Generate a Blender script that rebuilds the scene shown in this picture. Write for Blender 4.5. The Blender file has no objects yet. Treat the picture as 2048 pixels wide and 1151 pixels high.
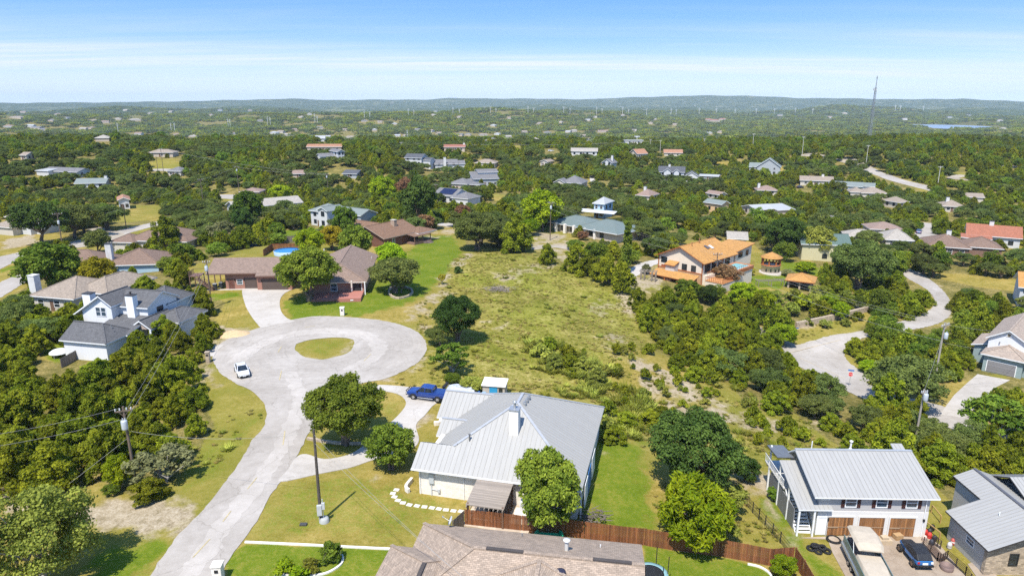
import bpy, bmesh, math, random
import numpy as np
from mathutils import Vector, Matrix, geometry, noise as mnoise
random.seed(7)
R = math.radians
scene = bpy.context.scene
COL = scene.collection

# ------------------------------------------------------------------ camera
F, CX, CY, CAMH = 1365.33, 1024.0, 575.5, 40.0
PITCH = math.atan((CY - 200) / F)
CP, SP = math.cos(PITCH), math.sin(PITCH)
cam = bpy.data.objects.new("camera", bpy.data.cameras.new("camera"))
COL.objects.link(cam)
cam.location = (0, 0, CAMH)
cam.rotation_euler = (R(90) - PITCH, 0, 0)
cam.data.sensor_width = 36
cam.data.lens = F / 2048 * 36
cam.data.clip_start = 1
cam.data.clip_end = 60000
scene.camera = cam

def ray(px, py):
    u = (px - CX) / F; v = -(py - CY) / F
    return np.array([u, CP + v * SP, v * CP - SP])
def P(px, py, z=0.0):                      # the point of height z seen at a photograph pixel
    d = ray(px, py); t = (z - CAMH) / d[2]
    return np.array([0, 0, CAMH]) + d * t
def proj(x, y, z):
    f = y * CP - (z - CAMH) * SP; u = y * SP + (z - CAMH) * CP
    return CX + F * x / f, CY - F * u / f, f

# ------------------------------------------------------------------ terrain
CT = [(1000,1100,0),(300,1100,0),(640,1040,0),(560,760,0),(700,620,.6),(500,560,.8),(850,690,0),(1000,620,-.6),(1000,530,-.3),
 (1250,560,-2),(1180,700,-1.2),(1100,850,-.6),(1230,950,-.8),(1420,1030,-1.8),(1340,760,-3),(1460,880,-3.6),(1740,1090,-2.5),(1600,1000,-2.8),
 (1860,1100,-2.5),(1610,870,-6),(1560,760,-8.5),(1650,725,-11),(1560,690,-10.5),(1720,765,-11),(1850,640,-10.5),(1880,600,-10.5),(1830,560,-10),
 (1900,840,-9.5),(1990,750,-9.2),(1930,720,-10),(1950,1040,-3),(1750,880,-7.5),(1320,640,-4.5),(1420,690,-8),(1420,560,-3.5),(1330,540,-3),(1520,560,-4),(1600,580,-5.5),
 (1600,660,-9),(1650,640,-7.5),(1650,520,-7),(1830,480,-7),(1960,520,-8),(2040,620,-9.5),(200,690,-1.2),(100,900,-1.2),(30,1100,-.6),(0,560,-3),(300,470,-4),(60,470,-5),
 (60,540,-3.6),(430,540,.5),(570,570,.4),(700,590,.4),(800,500,-1),(640,450,-4),(900,470,-1.6),(1110,480,-2.5),(1180,470,-3),(1000,400,-8),(600,400,-7),(300,400,-7),(0,400,-7),
 (1300,400,-9),(1600,400,-10),(1900,400,-9),(2040,470,-9),(1000,345,-6),(500,345,-1),(200,345,-1),(1340,355,-8),(1500,345,-8),(1800,355,-5),
 (650,303,8),(300,310,6),(0,310,8),(900,303,4),(1180,303,3),(1500,300,2),(1750,300,5),(2000,300,5)]
CW = [(x, 690 + 40 * math.sin(i * 2.1), z) for i, (x, z) in enumerate([(-560,17),(-460,16),(-370,9),(-280,4),(-190,3),(-100,2),(0,1),(80,0),(170,-1),(250,2),(330,8),(400,10),(480,8),(560,5)])]
CW += [(-25,20,0),(25,20,-.5),(80,40,-3),(120,80,-8),(-80,40,-1),(-120,90,-2),(-160,150,-4),(200,160,-10)]
CTP = np.array([tuple(P(a, b, z)[:2]) + (z,) for a, b, z in CT] + CW)
CTR = np.hypot(CTP[:, 0], CTP[:, 1])
CS2 = (4 + .055 * CTR) ** 2
SKYL = np.array([(-400,206),(0,205),(250,204),(420,202),(600,197.5),(680,200),(860,199),(905,196.5),(1000,197),(1180,198.5),(1250,194.5),(1400,191),(1470,192),(1560,196),(1800,199),(1880,197.5),(1940,201),(2048,203.5),(2400,205)])
R1 = np.array([(-1.2,40),(-.75,44),(-.55,30),(-.4,30),(-.25,38),(-.08,50),(.05,46),(.14,26),(.25,6),(.4,0),(1.2,0)])
LAKE = None
def vnoise(x, y, seed=0):
    r = np.random.RandomState(seed); o = np.zeros_like(x)
    for k in range(7):
        a = r.uniform(0, 6.28); f = r.uniform(.6, 1.7)
        o = o + np.sin((x * math.cos(a) + y * math.sin(a)) * f * 6.28 + r.uniform(0, 6.28))
    return o / 3.0
def hgt(x, y):
    x = np.atleast_1d(np.asarray(x, float)); y = np.atleast_1d(np.asarray(y, float))
    out = np.empty_like(x)
    for i in range(0, len(x), 40000):
        xs, ys = x[i:i+40000], y[i:i+40000]
        r = np.hypot(xs, ys)
        d2 = (xs[:, None] - CTP[None, :, 0]) ** 2 + (ys[:, None] - CTP[None, :, 1]) ** 2
        w = 1.0 / (d2 + CS2[None, :]) ** 2
        zn = (w * CTP[None, :, 2]).sum(1) / w.sum(1)
        yy = np.maximum(ys, 1.0); u = np.clip(xs / np.maximum(yy, .3 * r), -1.3, 1.3)
        t = np.clip((r - 640) / 650, 0, 1); t = t * t * (3 - 2 * t)
        zf = -56 + 7 * vnoise(xs / 520, ys / 520, 1) * np.clip((r - 900) / 900, 0, 1) + 12 * vnoise(xs / 1500, ys / 1500, 2) * np.clip((r - 2600) / 2000, 0, 1) + 9 * vnoise(xs / 700, ys / 700, 5) * np.clip((r - 4600) / 1500, 0, 1)
        zf = zf + np.interp(u, R1[:, 0], R1[:, 1]) * np.exp(-((r - 2950 - 300 * np.sin(u * 9)) / 620) ** 2)
        zf = zf + (26 + 14 * np.sin(u * 13 + 1) + 8 * np.sin(u * 31)) * np.exp(-((r - 5600 - 500 * np.sin(u * 7 + 2)) / 800) ** 2)
        sk = np.interp(u * .985 * F + CX, SKYL[:, 0], SKYL[:, 1])
        v = -(sk - CY) / F
        el = (v * CP - SP) / (CP + v * SP)
        zs = CAMH + 9600 * el
        k = np.exp(-((r - 9600) / 1300) ** 2)
        zf = zf * (1 - k) + (zs + 2.5 * np.sin(u * 120) + 2 * np.sin(u * 57)) * k
        if LAKE is not None:
            lk = np.exp(-(((xs - LAKE[0]) / LAKE[2]) ** 2 + ((ys - LAKE[1]) / LAKE[3]) ** 2) ** 2)
            zf = zf * (1 - lk) + (-61) * lk
        out[i:i+40000] = zn * (1 - t) + zf * t
    return out
_l0, _l1 = P(1862, 255, -57), P(1932, 250, -57)
LAKE = ((_l0[0] + _l1[0]) / 2 + 10, (_l0[1] + _l1[1]) / 2, abs(_l1[0] - _l0[0]) * .62, 330)
def h1(x, y): return float(hgt([x], [y])[0])
_T = np.concatenate([np.geomspace(30, 1500, 420), np.geomspace(1510, 14000, 160)])
def at(px, py, dz=0.0):                    # the point of the terrain seen at a photograph pixel
    d = ray(px, py); d = d / d[1]
    q = d[None, :] * _T[:, None]; z = q[:, 2] + CAMH
    g = z - (hgt(q[:, 0], q[:, 1]) + dz)
    k = int(np.argmax(g < 0)) if (g < 0).any() else len(_T) - 1
    k = max(k, 1); a = g[k-1] / (g[k-1] - g[k] + 1e-9)
    t = _T[k-1] + (_T[k] - _T[k-1]) * min(max(a, 0), 1)
    x, y = d[0] * t, t
    return Vector((x, y, h1(x, y)))
def inpoly(x, y, poly):
    c = np.zeros(len(x), bool); n = len(poly)
    for i in range(n):
        x0, y0 = poly[i]; x1, y1 = poly[(i+1) % n]
        k = ((y0 > y) != (y1 > y))
        c ^= k & (x < (x1 - x0) * (y - y0) / ((y1 - y0) or 1e-9) + x0)
    return c
def smooth(pts, closed=False, n=4):
    pts = [np.array(p, float) for p in pts]; m = len(pts); out = []
    for i in range(m if closed else m - 1):
        g = (lambda k: pts[k % m]) if closed else (lambda k: pts[min(max(k, 0), m - 1)])
        p0, p1, p2, p3 = g(i-1), g(i), g(i+1), g(i+2)
        for j in range(n):
            t = j / n
            out.append(.5 * (2*p1 + (p2-p0)*t + (2*p0-5*p1+4*p2-p3)*t*t + (3*p1-p0-3*p2+p3)*t**3))
    if not closed: out.append(pts[-1])
    return out
def wpoly(pix): return [tuple(at(a, b)[:2]) for a, b in pix]

# ------------------------------------------------------------------ object helpers
def tag(o, label=None, cat=None, group=None, kind=None):
    if label: o["label"] = label
    if cat: o["category"] = cat
    if group: o["group"] = group
    if kind: o["kind"] = kind
    return o
def thing(name, loc, yaw, label, cat, group=None):
    o = bpy.data.objects.new(name, None); COL.objects.link(o)
    o.empty_display_size = .2
    o.location = loc; o.rotation_euler = (0, 0, yaw)
    return tag(o, label, cat, group)
class MB:                                   # collects faces, then becomes ONE mesh object; writes a metric uv map
    def __init__(s): s.v = []; s.f = []; s.m = []; s.sm = []; s.cur = 0
    def face(s, pts, smooth=False):
        i = len(s.v); s.v += [tuple(map(float, p)) for p in pts]; s.f.append(tuple(range(i, i + len(pts)))); s.m.append(s.cur); s.sm.append(smooth)
    def mesh(s, vs, fs, smooth=False):
        i = len(s.v); s.v += [tuple(map(float, p)) for p in vs]
        for f in fs: s.f.append(tuple(i + k for k in f)); s.m.append(s.cur); s.sm.append(smooth)
    def box(s, x0, y0, z0, x1, y1, z1):
        v = [(x0,y0,z0),(x1,y0,z0),(x1,y1,z0),(x0,y1,z0),(x0,y0,z1),(x1,y0,z1),(x1,y1,z1),(x0,y1,z1)]
        s.mesh(v, [(0,3,2,1),(4,5,6,7),(0,1,5,4),(1,2,6,5),(2,3,7,6),(3,0,4,7)])
    def bar(s, a, b, w, h=None, up=(0,0,1)):
        a, b = Vector(a), Vector(b); h = h or w; d = (b - a).normalized(); u = Vector(up)
        if abs(d.dot(u)) > .98: u = Vector((0, 1, 0))
        x = d.cross(u).normalized() * w / 2; y = x.cross(d).normalized() * h / 2
        v = [a-x-y, a+x-y, a+x+y, a-x+y, b-x-y, b+x-y, b+x+y, b-x+y]
        s.mesh(v, [(0,3,2,1),(4,5,6,7),(0,1,5,4),(1,2,6,5),(2,3,7,6),(3,0,4,7)])
    def tube(s, pts, rs, n=8, cap=True):
        pts = [Vector(p) for p in pts]; rs = rs if hasattr(rs, '__len__') else [rs] * len(pts)
        vs, fs = [], []
        for i, p in enumerate(pts):
            d = (pts[min(i+1, len(pts)-1)] - pts[max(i-1, 0)]).normalized()
            u = Vector((0, 0, 1)) if abs(d.z) < .9 else Vector((1, 0, 0))
            x = d.cross(u).normalized(); y = x.cross(d).normalized()
            for k in range(n):
                a = 2 * math.pi * k / n; vs.append(p + (x * math.cos(a) + y * math.sin(a)) * rs[i])
        for i in range(len(pts) - 1):
            for k in range(n):
                fs.append((i*n+k, i*n+(k+1) % n, (i+1)*n+(k+1) % n, (i+1)*n+k))
        s.mesh(vs, fs, True)
        if cap:
            m = len(vs) - n
            s.face([vs[k] for k in range(n)][::-1]); s.face([vs[m+k] for k in range(n)])
    def lathe(s, prof, n=16, c=(0, 0)):
        vs, fs = [], []
        for r, z in prof:
            for k in range(n):
                a = 2 * math.pi * k / n; vs.append((c[0] + r * math.cos(a), c[1] + r * math.sin(a), z))
        for i in range(len(prof) - 1):
            for k in range(n): fs.append((i*n+k, i*n+(k+1) % n, (i+1)*n+(k+1) % n, (i+1)*n+k))
        s.mesh(vs, fs, True)
    def slab(s, pts, t=.18, up=None):       # a planar polygon with thickness t below it
        p = [Vector(q) for q in pts]; n = Vector((0, 0, 0))
        for i in range(len(p)): n += p[i].cross(p[(i+1) % len(p)])
        if n.z < 0: p.reverse()
        q = [a - Vector((0, 0, t)) for a in p]; k = len(p)
        s.face(p); s.face(q[::-1])
        for i in range(k): s.face([q[i], q[(i+1) % k], p[(i+1) % k], p[i]])
    def build(s, name, mats, parent=None, bevel=0):
        me = bpy.data.meshes.new(name); me.from_pydata(s.v, [], s.f)
        mats = mats if isinstance(mats, (list, tuple)) else [mats]
        for m in mats: me.materials.append(m)
        if len(s.f):
            me.polygons.foreach_set("material_index", s.m); me.polygons.foreach_set("use_smooth", s.sm)
        uv = me.uv_layers.new(name="uv"); dat = np.zeros((len(me.loops), 2), np.float32)
        for pl in me.polygons:
            n = pl.normal
            if abs(n.z) > .999: ux, vx = Vector((1, 0, 0)), Vector((0, 1, 0))
            else: ux = Vector((-n.y, n.x, 0)).normalized(); vx = n.cross(ux)
            for li in pl.loop_indices:
                c = me.vertices[me.loops[li].vertex_index].co; dat[li] = (c.dot(ux), c.dot(vx))
        uv.data.foreach_set("uv", dat.ravel())
        o = bpy.data.objects.new(name, me); COL.objects.link(o)
        if parent: o.parent = parent
        if bevel:
            b = o.modifiers.new("bevel", 'BEVEL'); b.width = bevel; b.segments = 2; b.limit_method = 'ANGLE'
        return o
def copy_tree(o, loc=None, yaw=None, scale=None, label=None, group=None, parent=None):
    c = o.copy(); COL.objects.link(c)
    if parent: c.parent = parent
    if loc is not None: c.location = loc
    if yaw is not None: c.rotation_euler = (0, 0, yaw)
    if scale is not None: c.scale = scale if hasattr(scale, '__len__') else (scale,) * 3
    if label: c["label"] = label
    if group: c["group"] = group
    for ch in KIDS.get(o.name, list(o.children)): copy_tree(ch, parent=c)
    return c
KIDS = {}

# ------------------------------------------------------------------ materials
def new_mat(name):
    m = bpy.data.materials.new(name); m.use_nodes = True
    nt = m.node_tree; nt.nodes.clear()
    out = nt.nodes.new("ShaderNodeOutputMaterial"); b = nt.nodes.new("ShaderNodeBsdfPrincipled")
    nt.links.new(b.outputs[0], out.inputs[0]); return m, nt, b
def N(nt, t, **k):
    n = nt.nodes.new(t)
    for a, v in k.items():
        if a in n.inputs.keys(): n.inputs[a].default_value = v
        else: setattr(n, a, v)
    return n
def L(nt, a, b): nt.links.new(a, b)
def ramp(nt, src, stops):
    r = nt.nodes.new("ShaderNodeValToRGB"); e = r.color_ramp.elements
    while len(e) < len(stops): e.new(.5)
    for k, (p_, c_) in enumerate(stops): e[k].position = p_; e[k].color = (*c_, 1) if len(c_) == 3 else c_
    L(nt, src, r.inputs[0]); return r.outputs[0]
def mix(nt, f, a, b, mode='MIX'):
    m = nt.nodes.new("ShaderNodeMix"); m.data_type = 'RGBA'; m.blend_type = mode
    for s_, v in ((m.inputs[0], f), (m.inputs[6], a), (m.inputs[7], b)):
        if hasattr(v, 'links') or hasattr(v, 'is_linked'): L(nt, v, s_)
        else: s_.default_value = v if isinstance(v, (int, float)) else (*v[:3], 1)
    return m.outputs[2]
def math_(nt, op, a, b=0.0, c=None):
    m = nt.nodes.new("ShaderNodeMath"); m.operation = op
    for k, v in enumerate([a, b] + ([c] if c is not None else [])):
        if isinstance(v, (int, float)): m.inputs[k].default_value = v
        else: L(nt, v, m.inputs[k])
    return m.outputs[0]
def noise_(nt, vec, scale, detail=4, rough=.6, out=0):
    n = nt.nodes.new("ShaderNodeTexNoise"); n.inputs["Scale"].default_value = scale; n.inputs["Detail"].default_value = detail; n.inputs["Roughness"].default_value = rough
    if vec is not None: L(nt, vec, n.inputs["Vector"])
    return n.outputs[out]
def coords(nt, kind="Object"):
    return nt.nodes.new("ShaderNodeTexCoord").outputs[kind]
def bump(nt, b, h, strength=.4, dist=.05):
    n = nt.nodes.new("ShaderNodeBump"); n.inputs["Strength"].default_value = strength; n.inputs["Distance"].default_value = dist
    L(nt, h, n.inputs["Height"]); L(nt, n.outputs[0], b.inputs["Normal"])
MC = {}
def plain(col, rough=.7, metal=0.0, var=.12, scale=1.5, spec=.3, name="paint"):
    key = ("p", tuple(col), rough, metal, var, scale)
    if key in MC: return MC[key]
    m, nt, b = new_mat(name); v = noise_(nt, coords(nt), scale, 6, .65)
    c = ramp(nt, v, [(.3, tuple(x * (1 - var) for x in col)), (.7, tuple(min(1, x * (1 + var)) for x in col))])
    L(nt, c, b.inputs["Base Color"]); b.inputs["Roughness"].default_value = rough; b.inputs["Metallic"].default_value = metal
    b.inputs["Specular IOR Level"].default_value = spec
    MC[key] = m; return m
def shingle(col, name="shingles"):
    key = ("s", tuple(col))
    if key in MC: return MC[key]
    m, nt, b = new_mat(name); uv = coords(nt, "UV")
    br = N(nt, "ShaderNodeTexBrick", Scale=1.0); br.inputs["Brick Width"].default_value = .34; br.inputs["Row Height"].default_value = .16; br.inputs["Mortar Size"].default_value = .012; br.inputs["Bias"].default_value = 0.1
    L(nt, uv, br.inputs["Vector"])
    br.inputs["Color1"].default_value = (*[x * .8 for x in col], 1); br.inputs["Color2"].default_value = (*[x * 1.22 for x in col], 1); br.inputs["Mortar"].default_value = (*[x * .55 for x in col], 1)
    v = noise_(nt, uv, .9, 5, .7); v2 = noise_(nt, uv, 7, 3, .6)
    c = mix(nt, 1.0, br.outputs[0], ramp(nt, v, [(.3, (.82, .82, .82)), (.75, (1.12, 1.1, 1.08))]), 'MULTIPLY')
    c = mix(nt, 1.0, c, ramp(nt, v2, [(.3, (.86, .86, .86)), (.7, (1.1, 1.1, 1.1))]), 'MULTIPLY')
    L(nt, c, b.inputs["Base Color"]); b.inputs["Roughness"].default_value = .9
    bump(nt, b, br.outputs[1], -.3, .02); MC[key] = m; return m
def siding(col, board=.2, vert=False, name="siding", dark=.72, var=.07):
    key = ("d", tuple(col), board, vert)
    if key in MC: return MC[key]
    m, nt, b = new_mat(name); uv = coords(nt, "UV")
    sx = nt.nodes.new("ShaderNodeSeparateXYZ"); L(nt, uv, sx.inputs[0])
    f = math_(nt, 'FRACT', math_(nt, 'DIVIDE', sx.outputs[0 if vert else 1], board))
    ln = math_(nt, 'LESS_THAN', f, .1)
    idn = math_(nt, 'FLOOR', math_(nt, 'DIVIDE', sx.outputs[0 if vert else 1], board))
    wn = nt.nodes.new("ShaderNodeTexWhiteNoise"); wn.noise_dimensions = '1D'; L(nt, idn, wn.inputs["W"])
    c0 = ramp(nt, wn.outputs[0], [(0, tuple(x * (1 - var) for x in col)), (1, tuple(min(1, x * (1 + var)) for x in col))])
    st = nt.nodes.new("ShaderNodeMapping"); st.inputs["Scale"].default_value = (1, 8, 1) if not vert else (8, 1, 1); L(nt, uv, st.inputs[0])
    c0 = mix(nt, 1.0, c0, ramp(nt, noise_(nt, st.outputs[0], .7, 5, .7), [(.3, (1 - var,) * 3), (.7, (1 + var * .5,) * 3)]), 'MULTIPLY')
    c = mix(nt, ln, c0, tuple(x * dark for x in col))
    L(nt, c, b.inputs["Base Color"]); b.inputs["Roughness"].default_value = .75
    bump(nt, b, f, .25, .03); MC[key] = m; return m
def stone(col, name="stone", w=.45, h=.22, var=.18):
    key = ("t", tuple(col), w)
    if key in MC: return MC[key]
    m, nt, b = new_mat(name); uv = coords(nt, "UV")
    br = N(nt, "ShaderNodeTexBrick", Scale=1.0); br.inputs["Brick Width"].default_value = w; br.inputs["Row Height"].default_value = h; br.inputs["Mortar Size"].default_value = .015
    L(nt, uv, br.inputs["Vector"])
    br.inputs["Color1"].default_value = (*[x * (1 - var) for x in col], 1); br.inputs["Color2"].default_value = (*[min(1, x * (1 + var)) for x in col], 1); br.inputs["Mortar"].default_value = (*[x * .8 for x in col], 1)
    v = noise_(nt, uv, 2.5, 5, .7)
    c = mix(nt, 1.0, br.outputs[0], ramp(nt, v, [(.3, (.85, .84, .82)), (.75, (1.1, 1.08, 1.05))]), 'MULTIPLY')
    L(nt, c, b.inputs["Base Color"]); b.inputs["Roughness"].default_value = .9
    bump(nt, b, br.outputs[1], -.4, .03); MC[key] = m; return m
def metal_roof(col, name="metal_roofing"):
    key = ("m", tuple(col))
    if key in MC: return MC[key]
    m, nt, b = new_mat(name); uv = coords(nt, "UV")
    sx = nt.nodes.new("ShaderNodeSeparateXYZ"); L(nt, uv, sx.inputs[0])
    idn = math_(nt, 'FLOOR', math_(nt, 'DIVIDE', sx.outputs[0], .41))
    wn = nt.nodes.new("ShaderNodeTexWhiteNoise"); wn.noise_dimensions = '1D'; L(nt, idn, wn.inputs["W"])
    c0 = ramp(nt, wn.outputs[0], [(0, tuple(x * .97 for x in col)), (1, tuple(min(1, x * 1.02) for x in col))])
    st = nt.nodes.new("ShaderNodeMapping"); st.inputs["Scale"].default_value = (5, .6, 1); L(nt, uv, st.inputs[0])
    c0 = mix(nt, 1.0, c0, ramp(nt, noise_(nt, st.outputs[0], .6, 6, .7), [(.3, (.91, .91, .915)), (.7, (1.05, 1.05, 1.045))]), 'MULTIPLY')
    L(nt, c0, b.inputs["Base Color"]); b.inputs["Roughness"].default_value = .6; b.inputs["Metallic"].default_value = .05; b.inputs["Specular IOR Level"].default_value = .25
    MC[key] = m; return m
def glassy(col=(.03, .045, .06), name="window_glass"):
    key = ("g", tuple(col))
    if key in MC: return MC[key]
    m, nt, b = new_mat(name); v = noise_(nt, coords(nt), 1.2, 3)
    L(nt, ramp(nt, v, [(.35, col), (.7, tuple(x * 2.6 for x in col))]), b.inputs["Base Color"])
    b.inputs["Roughness"].default_value = .08; b.inputs["Specular IOR Level"].default_value = .8
    MC[key] = m; return m
WHITE = (.78, .78, .76)
# ================================================================== ground sheet with zones
LAWN = [[(562,606),(600,592),(690,604),(745,572),(800,520),(850,472),(905,470),(925,505),(885,555),(850,590),(800,612),(720,632),(640,634),(585,642)],
 [(493,1086),(600,1091),(790,1098),(770,1200),(480,1260),(448,1120)],[(1196,878),(1240,880),(1235,950),(1190,1000),(1160,1040),(1178,950)],[(1235,985),(1300,970),(1305,1062),(1240,1058)],
 [(1288,1090),(1430,1108),(1560,1150),(1570,1260),(1280,1260)],[(1512,985),(1560,1010),(1600,1080),(1700,1160),(1700,1230),(1640,1230),(1610,1110),(1575,1085),(1530,1030)],
 [(540,462),(640,456),(640,480),(545,484)],[(1500,552),(1560,548),(1600,565),(1560,578),(1500,572)],[(0,545),(90,520),(95,512),(0,538)],[(85,690),(125,680),(130,725),(85,715)],
 [(1470,515),(1500,545),(1470,556)],[(180,1110),(330,1075),(360,1085),(270,1160),(170,1200)],[(1560,520),(1640,535),(1640,552),(1560,545)],[(415,590),(480,582),(490,592),(430,600)]]
MID = [[(490,1000),(600,985),(760,960),(820,1010),(900,1030),(800,1080),(560,1075),(500,1060)],[(560,962),(720,934),(812,962),(920,1000),(890,1040),(790,1092),(470,1080)],[(360,900),(440,870),(520,820),(535,840),(480,930),(380,1000),(330,1000)],
 [(830,860),(875,835),(880,920),(835,920)],[(620,860),(730,890),(690,912),(600,905)],[(760,800),(812,800),(800,850),(740,860)],[(1195,880),(1290,885),(1305,1065),(1160,1065),(1185,950)],[(590,690),(625,676),(690,674),(708,688),(660,716),(606,712)],[(880,480),(930,500),(860,590),(800,600)]]
BARE = [([(195,1003),(280,990),(400,1012),(412,1030),(345,1064),(200,1062),(130,1040)],1),([(0,985),(70,985),(120,1000),(60,1050),(0,1060)],.8),([(1230,690),(1330,735),(1420,790),(1530,830),(1640,840),(1650,862),(1500,862),(1380,825),(1270,770)],.62),
 ([(1330,800),(1440,820),(1470,870),(1400,880),(1330,840)],.75),([(1485,925),(1560,945),(1562,1000),(1500,1000)],.8),([(1400,930),(1460,930),(1560,1000),(1600,1080),(1570,1085),(1500,990)],.6),
 ([(1570,648),(1640,628),(1720,595),(1745,622),(1640,648),(1580,668)],.85),([(1225,565),(1275,590),(1310,640),(1270,640),(1210,600)],.55),([(1180,590),(1240,600),(1215,640),(1170,620)],.55),
 ([(985,545),(1090,520),(1150,530),(1060,550),(1010,575)],.5),([(930,500),(955,510),(910,545),(880,570),(870,560)],.55),([(830,600),(900,560),(915,590),(860,640),(840,650),(800,640)],.5),([(820,640),(860,650),(865,690),(850,735),(790,765),(770,760),(840,720),(852,685)],.62),
 ([(440,650),(500,655),(480,690),(420,700),(415,672)],.75),([(390,735),(425,725),(440,770),(420,780)],.7),([(740,960),(810,950),(815,968),(760,972)],.6),([(850,800),(878,810),(875,835),(830,850)],.7),([(880,790),(1000,770),(1010,800),(880,800)],.3),
 ([(700,672),(730,690),(690,722),(620,728),(600,712),(660,718)],.55),([(0,480),(60,470),(90,480),(40,495),(0,500)],.8),([(985,895),(1040,985),(1060,1050),(985,1060)],.6),([(1060,460),(1130,470),(1180,520),(1120,530),(1060,490)],.6),([(1255,535),(1320,520),(1330,580),(1250,585)],.7),
 ([(1880,610),(1915,620),(1905,655),(1885,650)],.6),([(1890,800),(1940,810),(1935,850),(1870,830)],.4),([(1680,755),(1720,760),(1715,790),(1690,780)],.6),([(760,450),(900,445),(930,470),(860,480),(800,470)],.5),([(1800,545),(1860,540),(1905,590),(1900,625)],.35),([(1000,1100),(930,1040),(1180,1060),(1180,1100)],.3),
 ([(1180,905),(1250,900),(1245,912),(1185,914)],.3),([(420,860),(470,850),(460,880),(420,880)],.25),([(960,640),(1010,620),(1030,650),(980,690)],.36),([(1200,660),(1260,670),(1280,720),(1210,700)],.45),([(900,600),(940,590),(950,620),(905,640)],.45)]
MEAD = [[(900,520),(960,500),(1040,500),(1180,545),(1250,590),(1310,650),(1320,700),(1180,760),(1050,790),(900,795),(860,760),(870,690),(965,650),(950,600),(890,570)],[(1180,780),(1260,800),(1320,870),(1240,880),(1190,850)],[(1430,860),(1560,880),(1560,930),(1440,930)]]
# clear of trees; everything else on the terrain is wooded
OPEN_PIX = [[(-400,985),(120,985),(205,962),(262,992),(330,975),(385,930),(408,880),(430,850),(398,790),(388,745),(430,724),(418,690),(446,655),(428,640),(452,605),(420,590),(395,560),(350,540),(420,520),(500,495),(600,485),(640,480),(700,500),(860,470),(870,455),(930,455),(930,490),(1010,500),(1080,520),(1180,545),(1240,580),(1285,645),(1310,702),(1455,764),(1500,818),(1590,826),(1632,860),(1700,905),(1760,965),(1860,965),(1905,1005),(2048,1085),(2200,1500),(-400,1500)],
 [(-60,470),(60,462),(160,472),(250,452),(330,445),(240,500),(190,512),(70,540),(0,600),(-80,600)],[(0,560),(60,540),(60,570),(0,600)],[(1560,690),(1640,733),(1700,768),(1745,770),(1738,742),(1690,700)],[(1555,675),(1600,652),(1690,625),(1740,612),(1745,640),(1700,672),(1680,700),(1720,750),(1735,775),(1690,770),(1640,740)],
 [(1815,540),(1870,570),(1905,600),(1915,640),(1890,650),(1760,660),(1850,625),(1865,590),(1820,560)],[(1370,480),(1500,480),(1590,560),(1590,590),(1400,560),(1320,560),(1250,540),(1330,520)],[(1500,530),(1620,520),(1640,545),(1560,560)],[(1050,455),(1130,455),(1190,500),(1130,520),(1060,500)],[(1880,770),(1960,755),(2020,740),(1990,790),(1940,845),(1860,830)],
 [(40,500),(130,480),(170,500),(60,520)],[(430,388),(480,388),(480,402),(440,402)],[(1730,335),(1860,375),(1850,385),(1740,350)],[(1840,540),(2048,560),(2048,585),(1960,575),(1870,555)],[(1840,445),(1868,445),(1868,470),(1845,470)],
 [(560,462),(640,456),(640,482),(560,486)],[(1900,345),(1940,345),(1930,358),(1905,358)],[(1300,540),(1260,540),(1260,580),(1330,580)],[(85,690),(130,680),(130,725),(85,720)],
 [(0,440),(110,440),(110,475),(0,480)],[(230,410),(320,410),(330,440),(230,445)],[(1935,488),(2048,490),(2048,500),(1935,497)],[(300,322),(345,318),(372,330),(340,345),(300,338)],[(980,340),(1000,336),(998,346)],[(1165,362),(1185,356),(1190,375),(1178,378)]]
for k in range(12):                         # little natural glades in the far woods
    rr = random.Random(500 + k); cx = rr.uniform(0, 2048); cy = rr.choice([rr.uniform(285, 330), rr.uniform(300, 400)]); w = rr.uniform(8, 26) * (cy - 200) / 130; h = rr.uniform(.1, .18) * w * (1 + (cy - 285) / 120)
    OPEN_PIX.append([(cx - w, cy), (cx - w * .5, cy - h), (cx + w * .6, cy - h * .8), (cx + w, cy), (cx + w * .3, cy + h), (cx - w * .5, cy + h * .7)])
OPEN = [wpoly(p) for p in OPEN_PIX]

def polar_grid():
    r = np.concatenate([np.geomspace(14, 45, 60, endpoint=False), np.geomspace(45, 260, 620, endpoint=False), np.geomspace(260, 14500, 420)])
    core = np.linspace(-R(41), R(41), 520); a = np.concatenate([np.linspace(-R(88), -R(42), 46), core, np.linspace(R(42), R(88), 46)])
    return r, a
_r, _a = polar_grid()
RR, AA = np.meshgrid(_r, _a, indexing='ij')
GX, GY = (RR * np.sin(AA)).ravel(), (RR * np.cos(AA)).ravel()
GZ = hgt(GX, GY)
nr, na = len(_r), len(_a)
zone = np.zeros((len(GX), 4), np.float32)
wig = 1.0 * np.sin(GX * 1.7 + 2 * np.sin(GY * .9)) * .35
def sdf(x, y, poly):
    p = np.array(poly); d = np.full(len(x), 1e9)
    for i in range(len(p)):
        a, b = p[i], p[(i+1) % len(p)]; e = b - a; t = np.clip(((x - a[0]) * e[0] + (y - a[1]) * e[1]) / (e @ e + 1e-9), 0, 1)
        d = np.minimum(d, np.hypot(x - a[0] - e[0] * t, y - a[1] - e[1] * t))
    return np.where(inpoly(x, y, poly), -d, d)
def paint(ch, poly, val=1.0, soft=1.5):
    p = np.array(poly); m = 8 + soft
    k = np.where((GX > p[:, 0].min() - m) & (GX < p[:, 0].max() + m) & (GY > p[:, 1].min() - m) & (GY < p[:, 1].max() + m))[0]
    if len(k) == 0: return
    s_ = sdf(GX[k], GY[k], poly) + wig[k] * min(soft, 1.5)
    zone[k, ch] = np.maximum(zone[k, ch], val * np.clip(.5 - s_ / (2 * soft), 0, 1))
for k, p_ in enumerate(MID): paint(0, wpoly(p_), .95 if k == 6 else .5, 2.5)
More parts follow.
